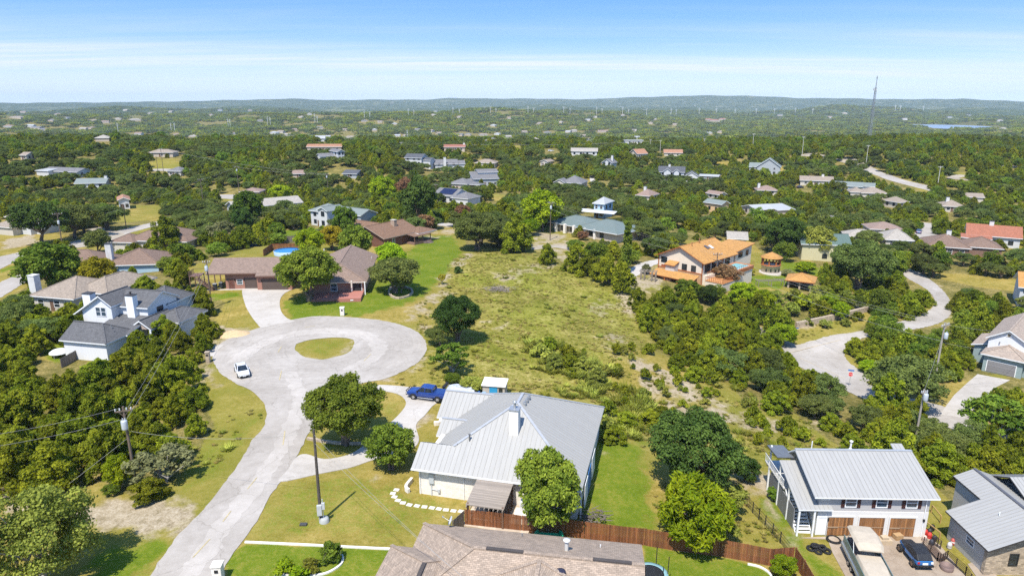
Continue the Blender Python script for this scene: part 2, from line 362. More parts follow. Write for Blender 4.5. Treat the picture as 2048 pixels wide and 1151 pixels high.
for k, p_ in enumerate(LAWN): paint(0, wpoly(p_), 1, .35 if k in (1, 4) else 1.6)
for p_, v_ in BARE: paint(1, wpoly(p_), v_, 2.0)
for p_ in MEAD: paint(2, wpoly(p_), 1, 5)
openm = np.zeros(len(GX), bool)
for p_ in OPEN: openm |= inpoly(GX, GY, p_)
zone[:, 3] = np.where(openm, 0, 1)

m_ground, nt, b = new_mat("ground")
at_ = nt.nodes.new("ShaderNodeAttribute"); at_.attribute_name = "zone"
sp = nt.nodes.new("ShaderNodeSeparateColor"); L(nt, at_.outputs["Color"], sp.inputs[0])
co = coords(nt)
n1, n2, n3, n4 = noise_(nt, co, .035, 5, .6), noise_(nt, co, .22, 6, .65), noise_(nt, co, 1.3, 5, .7), noise_(nt, co, 6, 4, .7)
big = math_(nt, 'ADD', math_(nt, 'ADD', math_(nt, 'MULTIPLY', n2, .36), math_(nt, 'MULTIPLY', n3, .36)), math_(nt, 'MULTIPLY', n4, .28))
n5 = noise_(nt, co, 3.1, 3, .6); big = math_(nt, 'MULTIPLY_ADD', math_(nt, 'SUBTRACT', n5, .5), .20, big)
dry = ramp(nt, big, [(.36, (.145, .120, .020)), (.46, (.235, .185, .040)), (.55, (.325, .242, .068)), (.66, (.45, .35, .135))])
dry = mix(nt, ramp(nt, n1, [(.42, (0, 0, 0)), (.6, (.6, .6, .6))]), dry, (.150, .165, .022))
lawn = ramp(nt, big, [(.36, (.075, .118, .008)), (.5, (.125, .168, .014)), (.62, (.215, .205, .035))])
mead = ramp(nt, big, [(.36, (.080, .084, .012)), (.455, (.150, .145, .022)), (.52, (.235, .208, .046)), (.58, (.33, .275, .085)), (.68, (.58, .47, .25))])
mead = mix(nt, ramp(nt, noise_(nt, co, .06, 3), [(.45, (0, 0, 0)), (.62, (.55, .55, .55))]), mead, ramp(nt, big, [(.4, (.10, .125, .010)), (.55, (.215, .225, .028))]))
bare = ramp(nt, math_(nt, 'ADD', math_(nt, 'MULTIPLY', n3, .5), math_(nt, 'MULTIPLY', n4, .5)), [(.36, (0.178, 0.141, 0.074)), (.5, (0.340, 0.274, 0.178)), (.62, (0.459, 0.392, 0.281))])
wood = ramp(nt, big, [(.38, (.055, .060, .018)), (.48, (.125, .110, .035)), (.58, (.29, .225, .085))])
def soft(fac, nz, k=.5):                     # breaks the edge of a zone up with noise
    e = math_(nt, 'ADD', fac, math_(nt, 'MULTIPLY', math_(nt, 'SUBTRACT', nz, .5), k * 2.4)); r_ = nt.nodes.new("ShaderNodeMapRange"); r_.interpolation_type = 'SMOOTHSTEP'
    r_.inputs[1].default_value = .3; r_.inputs[2].default_value = .75; L(nt, e, r_.inputs[0]); return r_.outputs[0]
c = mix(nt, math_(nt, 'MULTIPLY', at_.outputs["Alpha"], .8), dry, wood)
c = mix(nt, sp.outputs[2], c, mead)
c = mix(nt, soft(sp.outputs[0], n3, .45), c, lawn)
bf = math_(nt, 'MULTIPLY', soft(sp.outputs[1], n2, .9), math_(nt, 'GREATER_THAN', sp.outputs[1], .02))
c = mix(nt, bf, c, bare)
# beyond the trees built one by one the sheet itself carries the look of distant woods
cd = nt.nodes.new("ShaderNodeVectorMath"); cd.operation = 'LENGTH'; L(nt, co, cd.inputs[0])
fr = nt.nodes.new("ShaderNodeMapRange"); fr.inputs[1].default_value = 2500; fr.inputs[2].default_value = 4200; L(nt, cd.outputs["Value"], fr.inputs[0])
f1 = noise_(nt, co, .012, 8, .75); f2 = noise_(nt, co, .0028, 5, .65)
fw = ramp(nt, f1, [(.38, (.028, .045, .018)), (.52, (.052, .075, .026)), (.6, (.08, .10, .038)), (.68, (.17, .16, .08))])
fw = mix(nt, ramp(nt, f2, [(.56, (0, 0, 0)), (.66, (.7, .7, .7))]), fw, ramp(nt, f1, [(.4, (.06, .085, .03)), (.6, (.24, .23, .12))]))
c = mix(nt, fr.outputs[0], c, fw)
sp_ = nt.nodes.new("ShaderNodeTexVoronoi"); sp_.inputs["Scale"].default_value = .0075; L(nt, co, sp_.inputs["Vector"])
c = mix(nt, math_(nt, 'MULTIPLY', fr.outputs[0], ramp(nt, sp_.outputs["Distance"], [(.0, (.75, .75, .75)), (.10, (.6, .6, .6)), (.16, (0, 0, 0))])), c, (.36, .33, .27))
L(nt, c, b.inputs["Base Color"]); b.inputs["Roughness"].default_value = .95; b.inputs["Specular IOR Level"].default_value = .03
bump(nt, b, math_(nt, 'ADD', n3, math_(nt, 'MULTIPLY', n4, .5)), .55, .22)

def grid_mesh(name, mat):
    me = bpy.data.meshes.new(name)
    co_ = np.stack([GX, GY, GZ], 1).astype(np.float32)
    ii, jj = np.meshgrid(np.arange(nr - 1), np.arange(na - 1), indexing='ij')
    q = np.stack([ii * na + jj, ii * na + jj + 1, (ii + 1) * na + jj + 1, (ii + 1) * na + jj], -1).reshape(-1, 4)[:, ::-1]
    me.vertices.add(len(co_)); me.vertices.foreach_set("co", co_.ravel())
    me.loops.add(q.size); me.loops.foreach_set("vertex_index", q.ravel().astype(np.int32))
    me.polygons.add(len(q)); me.polygons.foreach_set("loop_start", np.arange(0, q.size, 4, dtype=np.int32)); me.polygons.foreach_set("loop_total", np.full(len(q), 4, np.int32))
    me.polygons.foreach_set("use_smooth", np.ones(len(q), bool))
    me.update(); me.validate()
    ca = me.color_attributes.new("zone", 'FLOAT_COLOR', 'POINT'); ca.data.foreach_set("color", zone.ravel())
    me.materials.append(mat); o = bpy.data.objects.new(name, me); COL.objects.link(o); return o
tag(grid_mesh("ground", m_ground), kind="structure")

# ------------------------------------------------------------------ paved sheets draped on the terrain
def ragged(poly, k):
    out = []; n = len(poly)
    for i in range(n):
        a, b = np.array(poly[i][:2], float), np.array(poly[(i+1) % n][:2], float); d = b - a; Ln = np.hypot(*d); m = max(1, int(Ln / .55)); nn = np.array([-d[1], d[0]]) / (Ln + 1e-9)
        for j in range(m):
            q = a + d * j / m; out.append(tuple(q + nn * k * (mnoise.noise((q[0]*.9, q[1]*.9, 1.3)) * .5 + mnoise.noise((q[0]*2.3, q[1]*2.3, 4.1)))))
    return out
def sheet(name, poly, mat, dz, step=1.2, holes=(), kind="structure", label=None, cat=None, thick=0, rough=0):
    if rough: poly = ragged(poly, rough); holes = [ragged(h, rough) for h in holes]
    poly = [Vector(p) for p in poly]; vs = list(poly); es = [(i, (i+1) % len(poly)) for i in range(len(poly))]
    for h in holes:
        k = len(vs); vs += [Vector(p) for p in h]; es += [(k + i, k + (i+1) % len(h)) for i in range(len(h))]
    xs = [p[0] for p in poly]; ys = [p[1] for p in poly]
    gx, gy = np.meshgrid(np.arange(min(xs), max(xs), step), np.arange(min(ys), max(ys), step)); gx, gy = gx.ravel(), gy.ravel()
    k = (sdf(gx, gy, poly) < -step * .35)
    for h in holes: k &= sdf(gx, gy, h) > step * .35
    vs += [Vector((a, b_)) for a, b_ in zip(gx[k], gy[k])]
    v2, _, f2, *_ = geometry.delaunay_2d_cdt([Vector(v[:2]) for v in vs], es, [], 2 if holes else 1, 1e-4)
    x = np.array([v[0] for v in v2]); y = np.array([v[1] for v in v2]); z = hgt(x, y) + dz
    if holes:
        cx = np.array([sum(x[i] for i in f) / len(f) for f in f2]); cy = np.array([sum(y[i] for i in f) / len(f) for f in f2])
        keep = inpoly(cx, cy, poly)
        for h in holes: keep &= ~inpoly(cx, cy, h)
        f2 = [f for f, kk in zip(f2, keep) if kk]
    mb = MB(); v3 = list(zip(x, y, z)); fs = []
    for f in f2:
        a, b_, c_ = (v3[i] for i in f[:3])
        fs.append(f if (b_[0]-a[0])*(c_[1]-a[1]) - (b_[1]-a[1])*(c_[0]-a[0]) > 0 else f[::-1])
    mb.mesh(v3, fs, True)
    if thick:
        for i in range(len(poly)):
            a, b_ = poly[i], poly[(i+1) % len(poly)]; za, zb = h1(*a[:2]) + dz, h1(*b_[:2]) + dz
            mb.face([(a[0], a[1], za - thick), (b_[0], b_[1], zb - thick), (b_[0], b_[1], zb), (a[0], a[1], za)])
    return tag(mb.build(name, mat), label, cat, kind=kind)
def ribbon(pts, w):                          # outline of a path of given width (number or one per point)
    p = np.array([tuple(q)[:2] for q in pts]); t = np.gradient(p, axis=0); t /= np.linalg.norm(t, axis=1)[:, None]; n = np.stack([-t[:, 1], t[:, 0]], 1)
    w = np.atleast_1d(np.array(w, float)) / 2; w = np.interp(np.linspace(0, 1, len(p)), np.linspace(0, 1, len(w)), w)[:, None]
    return [tuple(q) for q in p - n * w] + [tuple(q) for q in (p + n * w)[::-1]]
def m_pave(name, cols, joints=0):
    m, nt, b = new_mat(name); co = coords(nt)
    a = noise_(nt, co, .12, 5, .65); f = noise_(nt, co, 1.1, 6, .7); g = noise_(nt, co, 14, 3, .7)
    mm = math_(nt, 'ADD', math_(nt, 'MULTIPLY', a, .65), math_(nt, 'MULTIPLY', f, .35))
    c = ramp(nt, mm, [(.32, cols[0]), (.5, cols[1]), (.68, cols[2])])
    c = mix(nt, 1.0, c, ramp(nt, g, [(.3, (.84, .84, .84)), (.7, (1.1, 1.1, 1.1))]), 'MULTIPLY')
    if 'asphalt' in name:                    # scuffs that follow the turning circle
        sb = nt.nodes.new("ShaderNodeVectorMath"); sb.operation = 'SUBTRACT'; sb.inputs[1].default_value = (-31.5, 107.5, 0); L(nt, co, sb.inputs[0]); sx_ = nt.nodes.new("ShaderNodeSeparateXYZ"); L(nt, sb.outputs[0], sx_.inputs[0])
        r_ = math_(nt, 'SQRT', math_(nt, 'ADD', math_(nt, 'MULTIPLY', sx_.outputs[0], sx_.outputs[0]), math_(nt, 'MULTIPLY', sx_.outputs[1], sx_.outputs[1])))
        cb_ = nt.nodes.new("ShaderNodeCombineXYZ"); L(nt, r_, cb_.inputs[0]); L(nt, math_(nt, 'ARCTAN2', sx_.outputs[1], sx_.outputs[0]), cb_.inputs[1])
        st_ = ramp(nt, noise_(nt, cb_.outputs[0], 1.5, 5, .7), [(.3, (.92, .915, .91)), (.5, (1, 1, 1)), (.68, (1.07, 1.065, 1.055))])
        c = mix(nt, math_(nt, 'LESS_THAN', r_, 18.5), c, mix(nt, 1.0, c, st_, 'MULTIPLY'))
    v = nt.nodes.new("ShaderNodeTexVoronoi"); v.feature = 'DISTANCE_TO_EDGE'; v.inputs["Scale"].default_value = .16 if not joints else .28; v.inputs["Randomness"].default_value = 1
    wv = nt.nodes.new("ShaderNodeVectorMath"); wv.operation = 'ADD'; nn = noise_(nt, co, .8, 4, .6, 1); sc = nt.nodes.new("ShaderNodeVectorMath"); sc.operation = 'SCALE'; sc.inputs[3].default_value = 1.6
    L(nt, nn, sc.inputs[0]); L(nt, co, wv.inputs[0]); L(nt, sc.outputs[0], wv.inputs[1]); L(nt, wv.outputs[0], v.inputs["Vector"])
    cr = ramp(nt, v.outputs[0], [(0, (.72, .71, .69)), (.012, (1, 1, 1))]); c = mix(nt, .8, c, mix(nt, 1.0, c, cr, 'MULTIPLY'))
    L(nt, c, b.inputs["Base Color"]); b.inputs["Roughness"].default_value = .9; b.inputs["Specular IOR Level"].default_value = .2
    bump(nt, b, g, .25, .02); return m
m_road = m_pave("asphalt", [(.285, .252, .212), (.365, .328, .282), (.46, .42, .37)])
m_road2 = m_pave("worn_asphalt", [(.34, .305, .26), (.42, .38, .33), (.52, .475, .42)])
m_conc = m_pave("concrete", [(0.350, 0.315, 0.266), (0.448, 0.409, 0.357), (0.518, 0.483, 0.434)], 1)
m_conc2 = m_pave("stained_concrete", [(0.252, 0.189, 0.133), (0.350, 0.280, 0.210), (0.434, 0.371, 0.294)], 1)
m_yel = plain((.44, .36, .19), .85, var=.3, scale=4, name="yellow_paint")
m_wht = plain((.72, .71, .68), .8, var=.2, scale=3, name="white_paint")
m_grav = m_pave("gravel_track", [(0.266, 0.224, 0.168), (0.350, 0.301, 0.231), (0.420, 0.371, 0.294)])

CDS = [(428,705),(436,690),(470,672),(530,652),(590,638),(640,632),(720,636),(790,646),(835,664),(853,690),(845,715),(815,738),(770,757),(730,765),(690,775),(650,810),(628,850),(612,878),(585,925),(562,962),(540,990),(520,1030),(488,1078),(462,1112),(440,1151),(408,1230),(330,1480),(130,1480),(235,1240),(300,1151),(330,1105),(360,1068),(412,1012),(440,978),(478,928),(505,880),(530,848),(533,822),(522,800),(500,780),(470,765),(440,745),(426,722)]
cds = [tuple(p) for p in smooth([at(a, b_)[:2] for a, b_ in CDS], True, 4)]
ISL = [tuple(p) for p in smooth([at(a, b_)[:2] for a, b_ in [(590,697),(597,686),(625,679),(665,675),(700,677),(708,684),(704,697),(690,708),(660,716),(640,719),(606,712)]], True, 4)]
sheet("street", cds, m_road, .05, 1.1, [ISL], rough=.2)
def inner(path, w, dz=.058): sheet("street_wear", ribbon(smooth([at(a, b_)[:2] for a, b_ in path], False, 6), w), m_road2, dz, 1.0, rough=.7)
inner([(470,725),(520,690),(570,672),(640,662),(720,668),(758,690),(745,715),(700,740)], 2.6)
inner([(580,745),(600,790),(588,840),(565,890),(520,960),(440,1060),(380,1151)], 2.0)
def dash(a, b_, w=.12, m=None):
    sheet("road_marking", ribbon([at(*a)[:2], at((a[0]+b_[0])/2, (a[1]+b_[1])/2)[:2], at(*b_)[:2]], w), m or m_yel, .078, .6)
for a, b_ in [((386,1115),(420,1078)),((495,978),(514,955)),((559,760),(563,742)),((556,705),(563,693)),((608,655),(630,652)),((728,722),(742,708)),((566,890),(570,862)),((446,1043),(462,1022))]: dash(a, b_)
# brown-garage driveway, entrances and the loop drive of the metal-roofed house
def drive(name, pix, mat=m_conc, dz=.07, n=4, thick=.1):
    return sheet(name, [tuple(p) for p in smooth([at(a, b_)[:2] for a, b_ in pix], True, n)] if n > 1 else wpoly(pix), mat, dz, 1.0, thick=thick)
drive("driveway", [(486,576),(520,574),(588,574),(570,586),(560,600),(562,622),(575,637),(590,643),(555,648),(525,655),(515,648),(500,628),(489,605)], n=3)
drive("driveway", [(414,690),(448,690),(436,700),(428,712),(414,712)], n=1)
loop = [(735,770),(800,772),(880,785),(878,802),(865,812),(850,830),(832,850),(838,880),(820,898),(745,920),(700,935),(640,947),(560,963),(575,940),(592,915),(612,908),(650,918),(700,908),(735,885),(760,862),(792,835),(812,808),(800,790),(770,782),(740,778)]
drive("driveway", loop)
drive("driveway", [(1600,1075),(1850,1065),(1880,1090),(1930,1151),(1990,1240),(1730,1240),(1690,1151),(1665,1105),(1655,1078)], m_conc2, .06, 1)
drive("driveway", [(1908,790),(1935,765),(1955,748),(2020,760),(1990,775),(1965,800),(1930,836),(1880,828)], m_conc, .06, 1)
drive("walkway", [(1935,1128),(1962,1118),(2020,1180),(1985,1200)], m_conc2, .08, 1)
# street on the right, the left street and the far ridge road
ry = lambda path, w, name="road", mat=m_road, dz=.05, n=6: sheet(name, ribbon(smooth([at(a, b_)[:2] for a, b_ in path], False, n), w), mat, dz, 1.6, rough=.3)
ry([(1490,655),(1560,692),(1620,728),(1690,763),(1760,795),(1840,815),(1905,838),(2000,880)], 7.5)
jn = [(1560,700),(1600,688),(1665,670),(1710,664),(1770,652),(1830,634),(1865,615),(1868,596),(1852,578),(1815,556),(1800,540),(1822,537),(1850,552),(1885,580),(1902,605),(1903,625),(1880,645),(1820,660),(1740,672),(1695,690),(1688,706),(1700,726),(1740,760),(1690,768),(1640,748)]
sheet("road", [tuple(p) for p in smooth([at(a, b_)[:2] for a, b_ in jn], True, 3)], m_road, .062, 1.6, rough=.3)
for a, b_ in [((1580,705),(1680,680)),((1600,716),(1690,757))]: dash(a, b_, .12, plain((.52, .42, .26), .9, var=.3, scale=2, name="faded_paint"))
ry([(-40,540),(0,522),(60,507),(130,494),(180,482),(240,465),(300,450),(345,440)], [9,10,10,10,11,8,7,7])
ry([(-30,598),(0,580),(30,562),(70,545)], 6)
ry([(140,495),(240,478),(200,460),(170,452)], 5, "road", m_grav, .07)
ry([(1735,337),(1765,350),(1800,362),(1860,377),(1960,395)], 9)
ry([(1848,445),(1856,456),(1852,470),(1860,480)], 7)
ry([(420,394),(450,393),(480,395)], 12); ry([(285,341),(340,340),(400,345)], 7); ry([(180,325),(215,340),(240,352)], 8)
for p_, w_ in [([(1600,305),(1680,320),(1740,336),(1700,318)],5),([(1930,350),(1905,356),(1940,360)],6),([(1700,318),(1640,312),(1600,310)],5),([(1995,335),(2030,330),(2048,322)],10),([(1965,352),(1985,335),(1980,328)],5),([(1870,340),(1900,352),(1920,350)],4)]: ry(p_, w_, "dirt_track", m_grav, .06)
ry([(1250,555),(1290,530),(1330,520),(1345,515)], 4, "path", m_conc, .06)
ry([(1060,498),(1100,492),(1150,500),(1185,525)], 4, "path", m_grav, .06); ry([(870,445),(900,450),(935,452)], 6, "driveway", m_conc, .06)
ry([(1180,345),(1186,358),(1190,372)], 4, "driveway", m_conc, .06)
# ================================================================== house kit
TRIM = plain(WHITE, .6, var=.05, name="white_trim"); DARKTRIM = plain((.05, .045, .042), .6, name="dark_trim"); GLASS = glassy()
GLASSD = glassy((.012, .016, .02), "dark_glass"); FRAMEW = plain((.76, .76, .74), .5, var=.04, name="window_frame_paint"); FRAMED = plain((.03, .03, .03), .5, name="dark_frame_paint")
PROTECT = []                                 # (pixel box, distance): no tree is planted that would hide the place
FOOT = []                                    # footprints no tree grows in
ALLTHINGS = []
def clip_line(poly, axis, t):                # the stretch of a horizontal-plane line inside a convex polygon given in (u, v)
    out = []
    for i in range(len(poly)):
        (u0, v0), (u1, v1) = poly[i], poly[(i+1) % len(poly)]
        if (u0 - t) * (u1 - t) < 0: out.append(v0 + (v1 - v0) * (t - u0) / (u1 - u0))
    return (min(out), max(out)) if len(out) >= 2 else None
def roof_mesh(mb, faces, t=.2, seams=0, caps=0):
    ed = {}; key = lambda p: tuple(round(c, 3) for c in p); fixed = []
    for f in faces:
        p = [Vector(q) for q in f]; n = Vector((0, 0, 0))
        for i in range(len(p)): n += p[i].cross(p[(i+1) % len(p)])
        if n.z < 0: p.reverse(); n = -n
        fixed.append((p, n.normalized()))
    for p, n in fixed:
        mb.cur = 0; mb.face(p); mb.cur = 1; mb.face([q - Vector((0, 0, t)) for q in p][::-1])
        for i in range(len(p)):
            a, b = p[i], p[(i+1) % len(p)]; ed.setdefault(frozenset((key(a), key(b))), []).append((a, b))
    for e, l in ed.items():
        a, b = l[0]
        if len(l) == 1:
            mb.cur = 1; mb.face([a - Vector((0, 0, t)), b - Vector((0, 0, t)), b, a])
        elif caps and len(e) == 2:
            mb.cur = 2 if caps == 2 else 0; mb.bar(a + Vector((0, 0, .02)), b + Vector((0, 0, .02)), .3, .09)
    mb.cur = 0
    if seams:
        for p, n in fixed:
            if n.z > .999: continue
            e = Vector((-n.y, n.x, 0)).normalized(); s_ = n.cross(e); o = p[0]
            uv = [((q - o).dot(e), (q - o).dot(s_)) for q in p]; u0 = min(u for u, v in uv); u1 = max(u for u, v in uv)
            k = int((u1 - u0) / seams)
            for i in range(1, k + 1):
                r_ = clip_line(uv, 0, u0 + i * seams - .13)
                if r_ and r_[1] - r_[0] > .2:
                    a = o + e * (u0 + i * seams - .13) + s_ * r_[0] + n * .025; b = o + e * (u0 + i * seams - .13) + s_ * r_[1] + n * .025
                    mb.bar(a, b, .04, .045, n)
def roof_faces(x0, y0, x1, y1, h, roof, axis, pitch, over):
    o = over
    if axis == 'y':
        f, ze, zr = roof_faces(-y1, x0, -y0, x1, h, roof, 'x', pitch, over)
        return [[(q[1], -q[0], q[2]) for q in p] for p in f], ze, zr
    X0, X1, Y0, Y1 = x0 - o, x1 + o, y0 - o, y1 + o; ze = h - pitch * o + .1; ym = (y0 + y1) / 2; half = (Y1 - Y0) / 2; zr = ze + pitch * half
    if roof == 'gable': return [[(X0,Y0,ze),(X1,Y0,ze),(X1,ym,zr),(X0,ym,zr)], [(X0,ym,zr),(X1,ym,zr),(X1,Y1,ze),(X0,Y1,ze)]], ze, zr
    if roof == 'hip':
        a = min(half, (X1 - X0) / 2 - .01); zr = ze + pitch * half
        A, B = (X0 + a, ym, zr), (X1 - a, ym, zr)
        return [[(X0,Y0,ze),(X1,Y0,ze),B,A],[A,B,(X1,Y1,ze),(X0,Y1,ze)],[(X0,Y0,ze),A,(X0,Y1,ze)],[(X1,Y0,ze),(X1,Y1,ze),B]], ze, zr
    if roof == 'hipr': B = (X1 - half, ym, zr); return [[(X0,Y0,ze),(X1,Y0,ze),B,(X0,ym,zr)],[(X0,ym,zr),B,(X1,Y1,ze),(X0,Y1,ze)],[(X1,Y0,ze),(X1,Y1,ze),B]], ze, zr
    if roof == 'hipl': A = (X0 + half, ym, zr); return [[(X0,Y0,ze),(X1,Y0,ze),(X1,ym,zr),A],[A,(X1,ym,zr),(X1,Y1,ze),(X0,Y1,ze)],[(X0,Y0,ze),A,(X0,Y1,ze)]], ze, zr
    if roof == 'shed': zr = ze + pitch * (Y1 - Y0); return [[(X0,Y0,ze),(X1,Y0,ze),(X1,Y1,zr),(X0,Y1,zr)]], ze, zr
    return [[(X0,Y0,h),(X1,Y0,h),(X1,Y1,h),(X0,Y1,h)]], h, h
class House:
    def __init__(s, name, label, cat, loc, yaw, group=None, fine=True):
        s.o = thing(name, loc, R(yaw), label, cat, group); s.b = []; s.fine = fine; s.loc = Vector(loc); s.yaw = R(yaw); s.bb = []
        ALLTHINGS.append((label, s.loc))
    def W(s, x, y, z=0): c, n = math.cos(s.yaw), math.sin(s.yaw); return (s.loc[0] + c * x - n * y, s.loc[1] + n * x + c * y, s.loc[2] + z)
    def roofpart(s, faces, mat, trim=TRIM, t=.2, seams=0, caps=0, cap=None, name="roof"):
        mb = MB(); roof_mesh(mb, faces, t, seams, caps); return mb.build(name, [mat, trim] + ([cap] if cap else []), s.o)
    def block(s, x0, y0, x1, y1, h, roof='gable', axis='x', pitch=.4, over=.5, wall=None, rm=None, trim=TRIM, z0=-1.5, seams=0, caps=None, base=None, open_=False):
        f, ze, zr = roof_faces(x0, y0, x1, y1, h, roof, axis, pitch, over); s.b.append((x0, y0, x1, y1, h)); s.bb += [(x0, y0, 0), (x1, y1, zr), (x0, y1, zr), (x1, y0, 0)]
        if wall is not None and not open_:
            mb = MB(); gz = zr - .12 if roof in ('gable', 'hipr', 'hipl', 'shed') else h
            if axis == 'x':
                ym = (y0 + y1) / 2; mb.face([(x0,y0,z0),(x1,y0,z0),(x1,y0,h),(x0,y0,h)])
                hb = h + pitch * (y1 - y0) if roof == 'shed' else h
                mb.face([(x1,y1,z0),(x0,y1,z0),(x0,y1,hb),(x1,y1,hb)])
                gl = roof in ('gable', 'hipr'); gr = roof in ('gable', 'hipl'); zg = h + pitch * (y1 - y0) / 2 - .02
                mb.face([(x0,y1,z0),(x0,y0,z0),(x0,y0,h)] + ([(x0,ym,zg)] if gl else []) + [(x0,y1,hb)])
                mb.face([(x1,y0,z0),(x1,y1,z0),(x1,y1,hb)] + ([(x1,ym,zg)] if gr else []) + [(x1,y0,h)])
            else:
                xm = (x0 + x1) / 2; zg = h + pitch * (x1 - x0) / 2 - .02; hb = h + pitch * (x1 - x0) if roof == 'shed' else h
                mb.face([(x1,y0,z0),(x1,y1,z0),(x1,y1,hb),(x1,y0,hb)]); mb.face([(x0,y1,z0),(x0,y0,z0),(x0,y0,h),(x0,y1,h)])
                gf = roof in ('gable', 'hipr'); gb = roof in ('gable', 'hipl')
                if roof in ('hipr', 'hipl'): gf, gb = roof == 'hipl', roof == 'hipr'
                mb.face([(x0,y0,z0),(x1,y0,z0),(x1,y0,hb)] + ([(xm,y0,zg)] if gf else []) + [(x0,y0,h)])
                mb.face([(x1,y1,z0),(x0,y1,z0),(x0,y1,h)] + ([(xm,y1,zg)] if gb else []) + [(x1,y1,hb)])
            mb.build("wall", wall, s.o)
        if rm is not None: s.roofpart(f, rm, trim, .2, seams, (1 if s.fine else 0) if caps is None else caps)
        return ze, zr
    def side(s, bi, sd):
        x0, y0, x1, y1, h = s.b[bi]
        return {'f': lambda a, d, z: (a, y0 - d, z), 'b': lambda a, d, z: (-a, y1 + d, z), 'r': lambda a, d, z: (x1 + d, a, z), 'l': lambda a, d, z: (x0 - d, -a, z)}[sd]
    def win(s, bi, sd, a, z, w=1.0, h=1.2, fm=None, gm=None, mull=True, sill=False):
        T = s.side(bi, sd); fm = fm or FRAMEW; gm = gm or GLASS
        if sd in 'bl': a = -a
        mb = MB(); t = .09
        def bx(a0, a1, z0, z1, d):
            p = [T(a0, -.02, z0), T(a1, -.02, z0), T(a1, -.02, z1), T(a0, -.02, z1)]; q = [T(a0, d, z0), T(a1, d, z0), T(a1, d, z1), T(a0, d, z1)]
            mb.face(q)
            for i in range(4): mb.face([p[i], p[(i+1) % 4], q[(i+1) % 4], q[i]])
        bx(a-w/2-t, a+w/2+t, z-t, z, .07); bx(a-w/2-t, a+w/2+t, z+h, z+h+t, .07); bx(a-w/2-t, a-w/2, z, z+h, .065); bx(a+w/2, a+w/2+t, z, z+h, .065)
        if mull: bx(a-w/2, a+w/2, z+h/2-.03, z+h/2+.03, .05)
        if w > 1.5: bx(a-.04, a+.04, z, z+h, .055)
        f = mb.build("window", fm, s.o)
        g = MB(); g.face([T(a-w/2, .025, z), T(a+w/2, .025, z), T(a+w/2, .025, z+h), T(a-w/2, .025, z+h)]); g.build("pane", gm, f)
        return f
    def panel(s, name, bi, sd, a, z, w, h, mat, d=.06, frame=None, grooves=0, handle=False):
        T = s.side(bi, sd); mb = MB()
        if sd in 'bl': a = -a
        n = max(1, grooves)
        for k in range(n):
            z0, z1 = z + h * k / n + (.012 if k else 0), z + h * (k + 1) / n
            p = [T(a-w/2, 0, z0), T(a+w/2, 0, z0), T(a+w/2, 0, z1), T(a-w/2, 0, z1)]; q = [T(a-w/2, d, z0), T(a+w/2, d, z0), T(a+w/2, d, z1), T(a-w/2, d, z1)]
            mb.face(q)
            for i in range(4): mb.face([p[i], p[(i+1) % 4], q[(i+1) % 4], q[i]])
        o = mb.build(name, mat, s.o)
        if frame:
            fb = MB()
            for a0, a1, z0, z1 in ((a-w/2-.13, a-w/2, z, z+h+.13), (a+w/2, a+w/2+.13, z, z+h+.13), (a-w/2, a+w/2, z+h, z+h+.13)):
                q = [T(a0, d+.04, z0), T(a1, d+.04, z0), T(a1, d+.04, z1), T(a0, d+.04, z1)]; p = [T(a0, 0, z0), T(a1, 0, z0), T(a1, 0, z1), T(a0, 0, z1)]
                fb.face(q)
                for i in range(4): fb.face([p[i], p[(i+1) % 4], q[(i+1) % 4], q[i]])
            fb.build("frame", frame, o)
        return o
    def chimney(s, x, y, z0, z1, w=1.2, d=.9, mat=None, cap=DARKTRIM, pot=True):
        mb = MB(); mb.box(x-w/2, y-d/2, z0, x+w/2, y+d/2, z1); o = mb.build("chimney", mat, s.o)
        c_ = MB(); c_.box(x-w/2-.08, y-d/2-.08, z1+.001, x+w/2+.08, y+d/2+.08, z1+.12)
        if pot: c_.tube([(x, y, z1+.1), (x, y, z1+.55)], .13, 8); c_.lathe([(.02, z1+.72), (.24, z1+.62), (.24, z1+.55)], 8, (x, y))
        c_.build("chimney_cap", cap, o); return o
    def pipe(s, x, y, z0, z1, r=.08, mat=None, name="vent_pipe", hat=False):
        mb = MB(); mb.tube([(x, y, z0), (x, y, z1)], r, 8)
        if hat: mb.lathe([(r*2.2, z0), (r*1.2, z0+.25)], 10, (x, y)); mb.lathe([(.01, z1+.12), (r*1.9, z1+.05), (r*1.9, z1-.03)], 10, (x, y))
        return mb.build(name, mat or plain((.25, .25, .25)), s.o)
    def post(s, x, y, z0, z1, w=.16, mat=None): mb = MB(); mb.box(x-w/2, y-w/2, z0, x+w/2, y+w/2, z1); return mb.build("post", mat or TRIM, s.o)
    def done(s, protect=True, grow=0, low=1.0):
        P_ = [proj(*s.W(*q)) for q in s.bb]; xs = [p[0] for p in P_]; ys = [p[1] for p in P_]
        if protect: PROTECT.append((min(xs) - grow, min(ys), max(xs) + grow, min(ys) + (max(ys) - min(ys)) * low, min(p[2] for p in P_)))
        for x0, y0, x1, y1, h in s.b: FOOT.append([s.W(x0-1.5, y0-1.5)[:2], s.W(x1+1.5, y0-1.5)[:2], s.W(x1+1.5, y1+1.5)[:2], s.W(x0-1.5, y1+1.5)[:2]])
        return s
def G(x, y, dz=0): return (x, y, h1(x, y) + dz)
